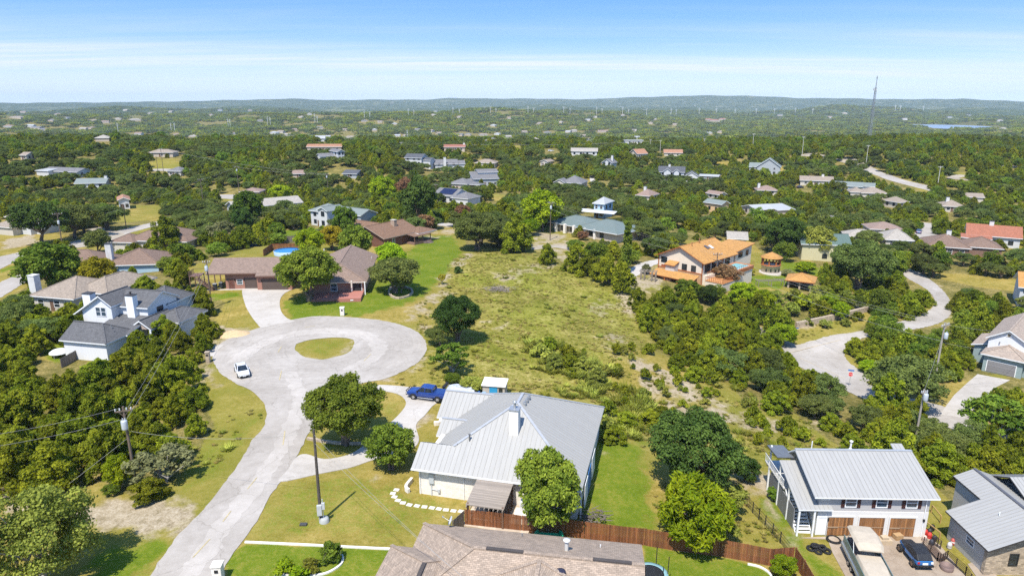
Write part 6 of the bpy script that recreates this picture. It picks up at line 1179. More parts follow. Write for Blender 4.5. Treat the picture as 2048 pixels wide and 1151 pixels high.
# ================================================================== poles, wires, vehicles, fences, small things
PW = siding((.16,.115,.08), .08, True, "pole_wood", .7, .25); PWG = plain((.33,.29,.24), .9, var=.2, scale=3, name="grey_pole_wood"); PALE = plain((.58,.55,.49), .8, name="pale_pole"); TRF = plain((.50,.53,.55), .45, .2, name="transformer_grey"); INS = plain((.55,.55,.55), .4, name="insulator"); WIRE = plain((.30,.29,.27), .5, name="wire"); WIREP = plain((.36,.35,.31), .5, name="pale_wire")
def top_z(q, py):
    lo, hi = q.z, q.z + 120
    for _ in range(50):
        m = (lo + hi) / 2
        if proj(q.x, q.y, m)[1] > py: lo = m
        else: hi = m
    return lo
POLES = {}
def pole(key, px, py, pt, label, mat=PW, arm=0, tf=None, armyaw=0, r=.15, group=None, h=None, meter=False, name="utility_pole"):
    q = at(px, py); H_ = h or (top_z(q, pt) - q.z); o = thing(name, q, R(armyaw), label, "utility pole", group)
    lean = random.Random(px).uniform(-.012, .012)
    mb = MB(); mb.tube([(0,0,-1),(lean*H_*.5,0,H_*.5),(lean*H_,0,H_)], [r, r*.85, r*.65], 10); mb.build("pole", mat, o)
    xt = lean * H_
    if arm:
        mb = MB(); mb.box(xt-arm/2,-.16,H_-.55,xt+arm/2,-.04,H_-.41); mb.bar((xt-arm*.3,-.1,H_-.5),(xt,-.1,H_-1.15),.05); mb.bar((xt+arm*.3,-.1,H_-.5),(xt,-.1,H_-1.15),.05); mb.build("crossarm", mat, o)
        for x in (-arm*.46,-arm*.2,arm*.2,arm*.46): mb = MB(); mb.lathe([(.05,H_-.4),(.09,H_-.3),(.05,H_-.22),(.08,H_-.16),(.01,H_-.1)], 8, (xt+x,-.1)); mb.build("insulator", INS, o)
    if tf is not None:
        mb = MB(); z = H_ - tf; mb.lathe([(.01,z-.5),(.3,z-.5),(.32,z-.4),(.32,z+.45),(.28,z+.52),(.01,z+.55)], 16, (xt-.02,-.5)); mb.tube([(xt-.12,-.5,z+.5),(xt-.12,-.5,z+.8)],.05,6); mb.tube([(xt+.12,-.5,z+.5),(xt+.12,-.5,z+.8)],.05,6); mb.bar((xt,-.05,z+.2),(xt,-.3,z+.2),.08); mb.build("transformer", TRF, o)
    if meter:
        mb = MB(); mb.box(-.25,-.42,.9,.2,-.14,2.0); mb.box(.2,-.35,1.5,.5,-.14,2.2); mb.tube([(.3,-.2,0),(.3,-.2,2.6)],.05,6); mb.tube([(-.1,-.25,-.2),(-.1,-.25,1)],.05,6); mb.build("meter_box", plain((.48,.49,.48), .5, name="meter_grey2"), o); mb = MB(); mb.lathe([(.5,-.1),(.45,.35),(.35,.5),(.01,.55)], 12, (.35,-.1)); mb.build("junction_box", plain((.36,.37,.35), .7), o)
    POLES[key] = (q, H_); return o
pole('tf', 273, 970, 812, "brown pole with grey transformer can at the edge of the left thicket", PW, 1.6, 1.9, 20, .17)
pole('lawn', 642, 1042, 858, "dark bare pole with meter boxes on the front lawn", plain((.085,.07,.058), .9, var=.3, scale=5, name="dark_pole_wood"), 0, None, 10, .17, meter=True)
pole('stair', 424, 617, 520, "pole with transformer in front of the garage outside stairs", PW, 1.4, 1.6, 10, .15)
pole('tall', 1862, 800, 645, "tall grey pole with crossarms and transformer among the right cedars", PWG, 2.2, 2.2, 30, .2); pole('low', 1830, 884, 778, "shorter grey pole with two transformer cans above the right lane", PWG, 1.0, 1.0, 10, .17)
pole('mead', 1100, 480, 403, "brown pole at the top of the meadow by the lime tree", PW, 2.0, 1.8, 0, .17); pole('villa', 1430, 566, 505, "pole with double crossarms in front of the villa", PW, 2.4, None, 10, .16)
pole('st1', 125, 492, 425, "big crossarm pole over the left street oak", PW, 2.6, 3.0, 30, .18); pole('st2', 253, 458, 408, "slim dark pole on the bank above the left street", PW, 0, None, 0, .16)
pole('m1', 657, 396, 347, "pole with transformer behind the pale metal roofed house", PW, 1.8, 1.6, 0, .16); pole('m2', 407, 412, 357, "double crossarm pole in the left oak wood", PW, 2.6, None, 5, .16); pole('m3', 479, 392, 332, "pole with stacked crossarms left of the beige house", PW, 2.4, 2.0, 5, .16)
pole('m4', 318, 358, 312, "pole below the far left field", PW, 0, None, 0, .15); pole('m5', 327, 344, 296, "pole beside the flat tan ranch", PW, 1.8, None, 0, .15); pole('m6', 650, 444, 402, "thin dark pole before the pale metal roofed house", PW, 0, None, 0, .11); pole('m7', 873, 404, 368, "pole beside the solar panel roof", PW, 1.6, None, 0, .14)
pole('m8', 745, 546, 512, "thin white flagpole at the corner of the brick house", TRIM, 0, None, 0, .06, name="flagpole"); bpy.data.objects["flagpole"]["category"] = "flagpole"
RP = [("leftmost of the pale T poles along the right ridge",1408,294,277),("second pale T pole from the left along the right ridge",1505,300,267),("middle pale T pole on the right ridge",1604,312,273),("pale T pole at the upper end of the ridge road",1731,335,290),("rightmost pale T pole standing below the ridge road",1875,372,332)]
for l, a, b_, c_ in RP: pole(l, a, b_, c_, l, PALE, 2.6, None, 0, .17)
for l, a, b_, c_ in [("short pole with crossarms on the ridge right of centre",1320,306,280),("crossarm pole beside the small orange gabled house",1300,300,278),("pole at the left end of the long ridge wire",803,300,284),("pole in the woods before the low house roof",1660,448,430)]: pole(l, a, b_, c_, l, PALE, 2.2, None, 0, .16)
TX = [(237,267,246),(343,263,246),(350,263,246),(457,256,238),(461,256,238),(536,252,233),(541,252,235),(630,246,227),(635,246,232),(729,238,220),(740,238,224),(817,233,217),(828,233,220),(906,230,215),(919,230,218),(981,228,213),(992,228,217),(1056,227,212),(1067,227,216),(1127,228,213),(1140,228,216),(1193,229,214),(1204,229,217),(1245,230,214),(1257,230,218),(1293,231,216),(1342,230,217),(1352,230,219),(1398,229,216),(1432,228,217),(1470,229,218),(1512,229,217),(1548,228,217),(1590,228,216),(1625,228,217),(1790,222,211),(1800,222,211),(1846,222,212),(815,279,260)]
for a, b_, c_ in TX:
    q = at(a, b_); H_ = min(60, top_z(q, c_) - q.z); d = q.length; r = max(.25, d * .00028); o = thing("transmission_pole", q, 0, "tall pale steel transmission pole standing in the far line across the valley", "power pole", "transmission poles of the far line")
    mb = MB(); mb.tube([(0,0,-2),(0,0,H_)], [r, r*.6], 6); mb.build("pole", plain((.62,.62,.60), .6, name="pale_steel"), o); mb = MB(); [mb.bar((-r*5,0,H_*z),(r*5,0,H_*z), r*.7) for z in (.98,.86,.74)]; mb.build("crossarm", plain((.62,.62,.60), .6, name="pale_steel"), o)
_d = ray(1740, 262); _q = [(proj(_d[0]/_d[1]*y, y, h1(_d[0]/_d[1]*y, y))[1], y) for y in range(480, 760, 10)]; _y = min(_q)[1]; q = Vector((_d[0]/_d[1]*_y, _y, h1(_d[0]/_d[1]*_y, _y)))
H_ = top_z(q, 152) - q.z; o = thing("radio_mast", q, 0, "tall slender grey lattice radio mast on the right ridge", "radio mast"); ms = plain((.22,.24,.26), .6, .1, name="mast_steel")
mb = MB(); 
for i in range(3): a_ = i*2.094; mb.tube([(1.9*math.cos(a_),1.9*math.sin(a_),-2),(.75*math.cos(a_),.75*math.sin(a_),H_*.82)], .2, 5)
for k in range(22):
    z0, z1 = H_*.82*k/22, H_*.82*(k+1)/22; r0, r1 = 1.9-1.15*k/22, 1.9-1.15*(k+1)/22
    for i in range(3): a_, b_ = i*2.094, (i+1)*2.094; mb.bar((r0*math.cos(a_),r0*math.sin(a_),z0),(r1*math.cos(b_),r1*math.sin(b_),z1),.17); mb.bar((r1*math.cos(a_),r1*math.sin(a_),z1),(r1*math.cos(b_),r1*math.sin(b_),z1),.12)
mb.build("lattice", ms, o); mb = MB(); mb.tube([(0,0,H_*.8),(0,0,H_)], [.34,.26], 6); mb.lathe([(.01,H_*.96),(.5,H_*.965),(.5,H_*.985),(.01,H_*.99)], 8); mb.build("antenna", ms, o); mb = MB(); [mb.box(-1+math.cos(a_)*1.2,-.4+math.sin(a_)*1.2,H_*.78,-.3+math.cos(a_)*1.2,.3+math.sin(a_)*1.2,H_*.81) for a_ in (0,2,4)]; mb.build("panel_antenna", plain((.5,.5,.5)), o)
def wire(label, a, b, sag=.8, r=.02, mat=WIRE):
    r *= .62
    a, b = Vector(a), Vector(b); d = (b - a).length; s_ = sag * d / 40; n = 24; mb = MB(); mb.tube([a.lerp(b, i/n) - Vector((0,0,s_*4*(i/n)*(1-i/n))) for i in range(n+1)], r, 5); return tag(mb.build("overhead_wire", mat), label, "wire")
def top(key, dz=0, dx=0, dy=0): q, h = POLES[key]; return Vector((q.x+dx, q.y+dy, q.z+h+dz))
wire("upper wire from the transformer pole to the stair pole", top('tf',-.2,.4), top('stair',-.2,.4), .5, .022); wire("lower wire from the transformer pole to the stair pole", top('tf',-1.6), top('stair',-1.8), .6, .026); wire("slack service wire over the street between the transformer and lawn poles", top('tf',-2.8), top('lawn',-.3), 1.4, .022, WIREP)
q_ = at(-60, 1010); wire("guy wire running down left from the transformer pole", top('tf',-3.6), at(105, 992), .1, .024, WIREP); wire("upper wire leaving the transformer pole toward the left edge", top('tf',-.2,-.4), Vector((q_.x, q_.y, q_.z+7.5)), .8, .02); wire("lower wire leaving the transformer pole toward the left edge", top('tf',-1.4), Vector((q_.x, q_.y, q_.z+6.2)), .8, .022)
q_ = at(720, 1400); wire("wire leaving the lawn pole toward the shingled roof", top('lawn',-.5), Vector((-2,40,7)), .8, .018); wire("telephone cable from the lawn pole over the roof", top('lawn',-1.4), Vector((1,38,6)), .8, .02)
for i, dx in enumerate((-.9,.9)): wire(("left" if i == 0 else "right") + " conductor between the meadow top pole and the villa pole", top('mead',-.3,dx), top('villa',-.3,dx), .7, .028, WIRE); wire(("left" if i == 0 else "right") + " conductor between the villa pole and the tall cedar thicket pole", top('villa',-.3,dx), top('tall',-.3,dx), .8, .028, WIREP)
wire("slack telephone cable between the villa pole and the tall thicket pole", top('villa',-1.6), top('tall',-3.2), 1.2, .034, WIREP); wire("telephone cable between the meadow top pole and the villa pole", top('mead',-2.2), top('villa',-1.8), 1.0, .034, WIREP); wire("wire between the two grey poles of the right lane", top('tall',-2.5), top('low',-.3), .8, .024, WIREP)
wire("wire running right from the tall thicket pole to the hillside house", top('tall',-3.4), Vector((92,112,-2.5)), 1.0, .028, WIREP); wire("long wire from the tall thicket pole off the right edge", top('tall',-.3), at(2120,760)+Vector((0,0,9)), .8, .026, WIREP)
wire("wire over the left street from the crossarm pole to the slim pole", top('st1',-2.6), top('st2',-1.5), .7, .04, WIREP); wire("wire from the left street crossarm pole to the left edge", top('st1',-2.6), at(-60,500)+Vector((0,0,8)), .7, .04, WIREP); wire("wire between the slim bank pole and the stacked crossarm pole", top('st2',-.4), top('m2',-.5), .7, .045, WIREP); wire("wire between the left wood pole and the beige house pole", top('m2',-.4), top('m3',-.4), .6, .05, WIREP)
wire("long pale wire along the centre ridge", top("pole at the left end of the long ridge wire",-.5), top("short pole with crossarms on the ridge right of centre",-.5), .5, .11, WIREP); wire("wire between the far field pole and the behind house pole", top('m5',-.4), top('m1',-.4), .5, .06, WIREP); wire("wire from the stacked crossarm pole to the behind house pole", top('m3',-.6), top('m1',-.6), .5, .05, WIREP)
# ------------------------------------------------------------------ vehicles
def loft(mb, st, prof, cap=True):
    rings = []
    for s_ in st: rings.append([(s_[0], y, z) for y, z in prof(*s_[1:])])
    n = len(rings[0]); vs = [p for r_ in rings for p in r_]; fs = []
    for i in range(len(rings)-1):
        for k in range(n): fs.append((i*n+k, i*n+(k+1) % n, (i+1)*n+(k+1) % n, (i+1)*n+k))
    fs.append(tuple(range(n))[::-1]); fs.append(tuple((len(rings)-1)*n+k for k in range(n))); mb.mesh(vs, fs)
def pbody(hw, zb, zt): return [(-hw*.86,zb),(hw*.86,zb),(hw,zb+.16),(hw*1.0,zb+(zt-zb)*.65),(hw*.95,zt-.06),(hw*.84,zt),(-hw*.84,zt),(-hw*.95,zt-.06),(-hw,zb+(zt-zb)*.65),(-hw,zb+.16)]
def pglass(hb, zb, ht, zt): return [(-hb,zb),(hb,zb),(ht,zt),(-ht,zt)]
def carpaint(name, col): m, nt, b = new_mat(name); b.inputs["Base Color"].default_value = (*col, 1); b.inputs["Roughness"].default_value = .22; b.inputs["Metallic"].default_value = .15; b.inputs["Coat Weight"].default_value = .6; return m
TYRE = plain((.018,.018,.018), .85, name="tyre_rubber"); CHROME = plain((.62,.62,.63), .25, .8, name="chrome"); REDL = plain((.42,.015,.015), .3, name="tail_light_red")
def wheel(o, x, y, r, w, rim=CHROME):
    mb = MB(); mb.lathe([(r*.62,-w/2),(r*.95,-w/2),(r,-w*.3),(r,w*.3),(r*.95,w/2),(r*.62,w/2),(r*.62,-w/2)], 20); t = mb.build("wheel", TYRE, o); t.location = (x, y, r); t.rotation_euler = (R(90), 0, 0)
    mb = MB(); mb.lathe([(.01,w*.36),(r*.2,w*.38),(r*.62,w*.28),(r*.62,-w*.28),(r*.2,-w*.38),(.01,-w*.36)], 16)
    for i in range(6): a_ = i*1.047; mb.bar((0,0,w*.42),(r*.58*math.cos(a_),r*.58*math.sin(a_),w*.42),.09,.04); mb.bar((0,0,-w*.42),(r*.58*math.cos(a_),r*.58*math.sin(a_),-w*.42),.09,.04)
    mb.build("rim", rim, t)
def heading(a, b): p, q = at(*a), at(*b); d = q - p; return (p + q) / 2, math.atan2(d.y, d.x)
def wh_arch(mb, x, hw, r):
    for s_ in (-1, 1): mb.mesh([(x + (r+.1)*math.cos(t), s_*(hw+.012), r + (r+.1)*math.sin(t)) for t in np.linspace(-.1, 3.24, 12)], [tuple(range(12)) if s_ < 0 else tuple(range(12))[::-1]])
def sedan(label, c, yaw, col, name="sedan", cat="car"):
    o = thing(name, c, yaw, label, cat); m = carpaint("car_paint", col)
    mb = MB(); loft(mb, [(-2.28,.72,.38,.8),(-2.2,.84,.24,.93),(-1.5,.89,.2,.96),(0,.9,.2,.93),(.9,.89,.2,.9),(1.7,.86,.2,.78),(2.15,.78,.24,.66),(2.3,.6,.32,.58)], pbody); mb.build("body", m, o, .03)
    mb = MB(); loft(mb, [(-1.95,.76,.9,.7,.95),(-1.2,.8,.9,.6,1.34),(-.4,.81,.9,.6,1.44),(.25,.81,.88,.6,1.40),(1.1,.78,.86,.72,.9)], pglass); mb.build("windows", GLASSD, o)
    mb = MB(); loft(mb, [(-1.25,.58,1.33,.5,1.38),(-.4,.62,1.42,.55,1.48),(.22,.6,1.385,.52,1.44)], pglass)
    for s_ in (-1, 1):
        mb.bar((1.08,s_*.76,.9),(.24,s_*.6,1.41),.07); mb.bar((-.35,s_*.82,.9),(-.38,s_*.61,1.43),.07); mb.bar((-1.95,s_*.75,.93),(-1.22,s_*.6,1.35),.12)
    mb.build("roof", m, o)
    mb = MB(); wh_arch(mb, 1.4, .885, .33); wh_arch(mb, -1.4, .885, .33); mb.build("wheel_arch", BLK, o)
    for x in (1.4,-1.4):
        for y in (.82,-.82): wheel(o, x, y, .33, .22)
    for y in (.58,-.58): mb = MB(); mb.box(2.08,y-.2,.56,2.26,y+.2,.7); mb.build("headlight", plain((.6,.62,.64), .15, name="lamp_glass"), o); mb = MB(); mb.box(-2.29,y-.2,.66,-2.18,y+.2,.84); mb.build("tail_light", REDL, o)
    mb = MB(); mb.box(2.2,-.62,.28,2.32,.62,.5); mb.box(2.2,-.3,.56,2.29,.3,.62); mb.build("grille", BLK, o); mb = MB(); mb.box(.75,.86,.93,.92,1.02,1.06); mb.box(.75,-1.02,.93,.92,-.86,1.06); mb.build("mirror", m, o)
    mb = MB(); mb.box(2.32,-.24,.4,2.335,.24,.5); mb.build("number_plate", TRIM, o); return o
c_, yw = heading((479,735), (491,760)); sedan("white sedan parked on the left edge of the round street", c_ + Vector((0,0,.06)), yw, (.80,.80,.80))
c_, yw = heading((694,441), (708,437)); sedan("blue car parked behind the timber house", c_, yw, (.03,.10,.24))
for px, py, yw_, col, l in ((1600,376,20,(.03,.035,.05),"dark car parked beside the tan ranch house on the right"),(1102,303,5,(.72,.72,.72),"white car parked on the centre ridge far away"),(1837,466,60,(.05,.09,.2),"dark blue car beside the short right hand lane")): sedan(l, at(px, py) + Vector((0,0,.05)), R(yw_), col)
def pickup(label, c, yaw, col):
    o = thing("pickup_truck", c, yaw, label, "pickup truck"); m = carpaint("truck_paint", col)
    mb = MB(); loft(mb, [(-2.95,.92,.55,1.2),(-2.9,.98,.5,1.3),(-1.0,.99,.5,1.3),(.1,.99,.48,1.28),(1.3,.99,.48,1.26),(1.5,.98,.5,1.22),(2.6,.95,.52,1.14),(2.88,.9,.58,1.02)], pbody); mb.build("body", m, o, .03)
    mb = MB(); loft(mb, [(-1.05,.86,1.25,.74,1.28),(-.9,.88,1.25,.72,1.84),(.3,.88,1.25,.72,1.9),(.75,.88,1.25,.7,1.85),(1.5,.86,1.2,.8,1.24)], pglass); mb.build("windows", GLASSD, o)
    mb = MB(); loft(mb, [(-.95,.74,1.8,.66,1.87),(.3,.75,1.88,.68,1.95),(.74,.73,1.83,.62,1.9)], pglass)
    for s_ in (-1, 1):
        for a_, b_ in (((1.46,s_*.84,1.22),(.74,s_*.71,1.86)),((.12,s_*.9,1.24),(.08,s_*.73,1.88)),((-1.0,s_*.88,1.24),(-.88,s_*.73,1.84))): mb.bar(a_, b_, .12)
    mb.build("roof", m, o, .02)
    mb = MB(); mb.box(-2.85,-.88,1.29,-1.08,.88,1.34); mb.build("bed_cover", carpaint("bed_cover_blue", tuple(x*.8 for x in col)), o, .02); mb = MB(); mb.box(-2.99,-.85,.62,-2.94,.85,1.22); mb.build("tailgate", plain((.03,.035,.05), .4), o)
    mb = MB(); wh_arch(mb, 1.85, .985, .42); wh_arch(mb, -1.8, .985, .42); mb.build("wheel_arch", BLK, o)
    for x in (1.85,-1.8):
        for y in (.88,-.88): wheel(o, x, y, .42, .28)
    for y in (1.02,-1.02): mb = MB(); mb.tube([(-1.1,y,.45),(1.2,y,.45)],.06,8); mb.build("step_bar", CHROME, o)
    mb = MB(); [mb.bar((2.98,y,.45),(3.02,y,1.2),.07) for y in (-.55,0,.55)]; [mb.bar((3.0,-.85,z),(3.0,.85,z),.07) for z in (.6,.9,1.2)]; [mb.bar((3.0,y,.6),(2.85,y,1.15),.07) for y in (-.85,.85)]; mb.build("grille_guard", BLK, o)
    mb = MB(); mb.box(2.84,-.6,.62,2.93,.6,.98); mb.build("grille", CHROME, o); mb = MB(); mb.box(-3.12,-.9,.5,-2.92,.9,.66); mb.build("bumper", CHROME, o)
    for y in (.84,-.84): mb = MB(); mb.box(-3.0,y-.1,.78,-2.88,y+.12,1.18); mb.build("tail_light", REDL, o); mb = MB(); mb.box(2.8,y-.14,.8,2.9,y+.1,1.0); mb.build("headlight", plain((.6,.62,.64), .15, name="lamp_glass"), o); mb = MB(); mb.box(1.1,y*1.32-.1,1.25,1.25,y*1.32+.1,1.5); mb.build("mirror", BLK, o)
    return o
c_, yw = heading((871,806), (833,800)); pickup("dark blue crew cab pickup on the loop driveway beside the metal roof", c_ + Vector((.2,.95,.1)), yw, (.012,.045,.22))
# jeep under its cover
c_, yw = heading((1841,1134), (1814,1102)); o = thing("off_road_car", c_ + Vector((0,0,.08)), yw, "small blue off road car under a black cover on the driveway", "car"); JB = carpaint("jeep_blue", (.02,.16,.42))
mb = MB(); loft(mb, [(-1.75,.72,.5,1.0),(-1.7,.76,.45,1.06),(.4,.76,.45,1.06),(.5,.66,.48,1.06),(1.6,.6,.5,.98),(1.7,.56,.55,.92)], pbody); mb.build("body", JB, o, .02)
mb = MB(); loft(mb, [(-1.72,.74,1.0,.66,1.1),(-1.35,.8,.98,.66,1.5),(-.5,.8,.98,.64,1.66),(.2,.79,.98,.62,1.62),(.75,.72,.98,.5,1.16),(1.5,.6,.95,.42,1.1),(1.66,.52,.9,.4,1.0)], pglass); tag(mb.build("cover", plain((.022,.023,.026), .5, var=.3, scale=4, name="black_tarpaulin"), o, .06), "crumpled black car cover")
for x in (1.15,-1.15):
    for y in (.78,-.78): wheel(o, x, y, .37, .27, plain((.2,.14,.1), .5))
mb = MB(); mb.box(-1.86,-.8,.45,-1.74,.8,.62); mb.build("bumper", BLK, o); mb = MB(); mb.box(-1.8,-.25,.66,-1.76,.25,.84); mb.build("number_plate", TRIM, o)
for y in (.62,-.62): mb = MB(); mb.box(-1.8,y-.1,.75,-1.75,y+.1,.95); mb.build("tail_light", REDL if y > 0 else TRIM, o)
# pontoon boat on its trailer
c_, yw = heading((1708,1100), (1764,1212)); o = thing("pontoon_boat", c_ + Vector((0,0,.1)), yw, "beige pontoon boat with canvas top on a trailer in the driveway", "boat"); BG_ = plain((.44,.375,.285), .8, var=.1, scale=2, name="boat_canvas"); TEAL = plain((.16,.24,.24), .35, .4, name="boat_side")
for y in (-1.05,1.05): mb = MB(); mb.tube([(-3.7,y,.75),(2.6,y,.75),(3.4,y,.85),(3.9,y,1.05)], [.33,.33,.24,.06], 12); mb.build("pontoon", plain((.42,.44,.45), .3, .6, name="brushed_aluminium"), o)
mb = MB(); mb.box(-3.6,-1.28,1.08,3.4,1.28,1.18); mb.build("deck", BG_, o)
mb = MB(); [mb.box(*q) for q in ((-3.5,-1.28,1.181,3.2,-1.22,1.85),(-3.5,1.22,1.181,3.2,1.28,1.85),(3.14,-1.219,1.181,3.2,1.219,1.85))]; mb.build("side_panel", TEAL, o)
mb = MB(); loft(mb, [(-.4,1.18,1.6,1.0,1.98),(1.2,1.24,1.6,1.0,2.02),(2.4,1.22,1.6,.9,1.98),(3.25,1.15,1.6,.8,1.85)], pglass); mb.build("bow_cover", BG_, o, .05)
mb = MB(); loft(mb, [(-3.5,1.15,2.75,.9,2.95),(-2.2,1.28,2.9,1.0,3.15),(-.6,1.25,2.85,.95,3.1),(.1,1.1,2.6,.8,2.8)], pglass); mb.build("canopy", BG_, o, .06)
for y in (-1.2,1.2): mb = MB(); mb.tube([(-3.2,y,1.2),(-2.2,y,2.9)],.03,6); mb.tube([(-.5,y,1.2),(-1.2,y,2.9)],.03,6); mb.build("canopy_frame", TRIM, o)
mb = MB(); mb.box(-3.3,-1.0,1.181,-2.5,1.0,1.75); mb.box(-2.3,-1.1,1.181,-.6,-.5,1.6); mb.build("bench", plain((.16,.12,.10), .7), o); mb = MB(); mb.box(-4.1,-.25,.8,-3.7,.25,1.6); mb.build("outboard_motor", plain((.5,.45,.36)), o)
mb = MB(); mb.bar((-3.2,-.6,.42),(4.4,0,.5),.1); mb.bar((-3.2,.6,.42),(4.4,0,.5),.1); mb.bar((-1,-1.15,.42),(-1,1.15,.42),.1); mb.build("trailer_frame", BLK, o)
for x in (-1.2,-.35):
    for y in (-1.3,1.3): wheel(o, x, y, .32, .2)
# ------------------------------------------------------------------ fences and walls
def path_pts(pix, step=None): return [at(a, b_) for a, b_ in pix]
def plank_fence(label, pts, h, mat, pmat, name="plank_fence", w=.14, gap=.012, rail=True, post=2.4, jit=.02):
    o = thing(name, pts[0], 0, label, "fence"); rr = random.Random(len(pts)); mb = MB(); ps = []; base = pts[0]
    for a, b_ in zip(pts, pts[1:]):
        d = Vector((b_.x-a.x, b_.y-a.y, 0)); Ln = d.length; d.normalize(); n = Vector((-d.y, d.x, 0)); k = int(Ln / w)
        for i in range(k):
            p = a + d * (i * w) - base; z = h1(p.x+base.x, p.y+base.y) - base.z; hh = h + rr.uniform(-jit, jit); q = p + d * (w - gap)
            v = [(p.x,p.y,z-.3),(q.x,q.y,z-.3),(q.x+n.x*.02,q.y+n.y*.02,z-.3),(p.x+n.x*.02,p.y+n.y*.02,z-.3)]; v += [(x, y, z+hh) for x, y, _ in v]; mb.mesh(v, [(4,5,6,7),(0,1,5,4),(1,2,6,5),(2,3,7,6),(3,0,4,7)])
        for i in range(int(Ln/post)+1): ps.append((a + d*min(i*post, Ln) - base, n))
        if rail:
            for z in (.4, h-.35): mb.bar((a.x-base.x+n.x*.06, a.y-base.y+n.y*.06, a.z-base.z+z),(b_.x-base.x+n.x*.06, b_.y-base.y+n.y*.06, b_.z-base.z+z),.05,.09)
    mb.build("boards", mat, o)
    for p, n in ps[:90]: z = h1(p.x+base.x, p.y+base.y)-base.z; m2 = MB(); m2.box(p.x-.05+n.x*.1,p.y-.05+n.y*.1,z-.3,p.x+.05+n.x*.1,p.y+.05+n.y*.1,z+h*.98); m2.build("post", pmat, o)
    return o
RW = siding((.235,.085,.030), .152, True, "red_stained_planks", .5, .38); GRF = siding((.20,.165,.14), .152, True, "weathered_planks", .55, .3)
plank_fence("long red brown plank fence behind the shingled roof", path_pts([(930,1051),(1045,1064),(1170,1077),(1290,1090),(1440,1112),(1540,1131),(1587,1127),(1604,1152),(1640,1215)]), 1.85, RW, RW)
plank_fence("short shaded plank fence end beside the plank patio", path_pts([(908,1072),(930,1051)]), 1.8, GRF, GRF); plank_fence("weathered grey plank fence behind the brown garage", path_pts([(428,494),(480,492),(540,488),(590,484),(600,474),(640,470)]), 2.0, GRF, GRF); plank_fence("low brown fence around the blue above ground pool", path_pts([(528,512),(545,500),(600,499)]), 1.8, RW, RW)
plank_fence("dark board fence in the trees right of the white house yard", path_pts([(125,735),(165,712)]), 1.6, GRF, GRF)
pts = path_pts([(1440,968),(1475,990),(1505,1025),(1530,1052),(1560,1085),(1578,1108)]); o = thing("wire_fence", pts[0], 0, "black wire fence along the slope left of the garage house", "fence"); mb = MB(); m2 = MB()
for a, b_ in zip(pts, pts[1:]):
    for z in (.15,.5,.85,1.2): m2.bar(a-pts[0]+Vector((0,0,z)), b_-pts[0]+Vector((0,0,z)), .025)
    n_ = int((b_-a).length/2)+1
    for i in range(n_): p = a.lerp(b_, i/n_)-pts[0]; mb.box(p.x-.04,p.y-.04,p.z-.3,p.x+.04,p.y+.04,p.z+1.3)
    k = int((b_-a).length/.18)
    for i in range(k): p = a.lerp(b_, i/k)-pts[0]; m2.bar(p+Vector((0,0,.1)), p+Vector((0,0,1.2)), .014)
mb.build("posts", BLK, o); m2.build("wire", BLK, o)
def lowwall(label, pix, w, h, mat, name="garden_edging", cat="edging", closed=False, n=5):
    ps = smooth([at(a, b_) for a, b_ in pix], closed, n); ps = ps + ([ps[0]] if closed else []); mb = MB()
    for a, b_ in zip(ps, ps[1:]): a, b_ = Vector(a), Vector(b_); mb.bar(a+Vector((0,0,h/2-.1)), b_+(b_-a)*.03+Vector((0,0,h/2-.1)), w, h+.2)
    return tag(mb.build(name, mat), label, cat)
EDG = plain((.70,.67,.60), .85, name="pale_edging"); lowwall("straight pale kerb dividing the dry lawn from the green lawn", [(490,1084),(600,1089),(700,1094),(785,1098)], .22, .14, EDG); lowwall("curved pale edging around the shrub bed", [(545,1160),(560,1150),(610,1152),(650,1147),(678,1132),(686,1118),(680,1105)], .2, .14, EDG); lowwall("curved pale edging inside the plank fence corner", [(1495,1128),(1520,1134),(1540,1148),(1548,1170)], .2, .14, EDG)
lowwall("ring of white stones under the lawn oak", [(778,588),(790,597),(808,596),(822,590),(823,580),(800,574),(782,577)], .4, .42, RUB, "stone_planter", "planter", True, 2); lowwall("long stone retaining wall along the bank above the junction", [(1592,655),(1640,645),(1690,634),(1738,622)], .6, 1.3, RUB, "retaining_wall", "wall", False, 4); lowwall("low dark stone edging under the driveway oak", [(615,878),(650,884),(690,888),(726,888)], .35, .3, RUB); lowwall("pale stone bed wall beside the stone house corner", [(818,985),(812,978),(824,962)], .3, .5, LIME, "bed_wall", "wall")
lowwall("low white stone bed by the garage wing", [(868,850),(880,848),(882,842)], .4, .5, LIME, "bed_wall", "wall"); lowwall("dry stone wall row in the garden under the villa steps", [(1322,555),(1340,562),(1350,550)], .4, .6, plain((.42,.22,.14)), "bed_wall", "wall")
for i, (px, py) in enumerate([(793,979),(786,986),(789,993),(796,1000),(806,1005),(819,1009),(834,1011),(849,1013),(864,1015),(878,1017),(892,1019),(907,1021),(922,1022)]):
    q = at(px, py); mb = MB(); mb.box(-.3,-.24,-.1,.3,.24,.07); o = mb.build("stepping_stone", plain((.60,.56,.49), .9, var=.12), None, .03); o.location = q; o.rotation_euler = (0,0,R(-14+8*math.sin(i*2))); tag(o, "square pale stepping stone in the curved lawn path", "stepping stone", "stepping stones across the lawn")
def mailbox(px, py, h, w, label, mat=LIME):
    q = at(px, py); o = thing("stone_mailbox", q, R(5), label, "mailbox"); mb = MB(); mb.box(-w/2,-w/2,-.3,w/2,w/2,h); mb.build("pillar", mat, o, .03); mb = MB(); mb.box(-w/2-.06,-w/2-.06,h+.001,w/2+.06,w/2+.06,h+.12); mb.build("cap", mat, o); mb = MB(); mb.box(-.16,-w/2-.03,h-.55,.16,-w/2-.001,h-.25); mb.build("letter_box", BLK, o)
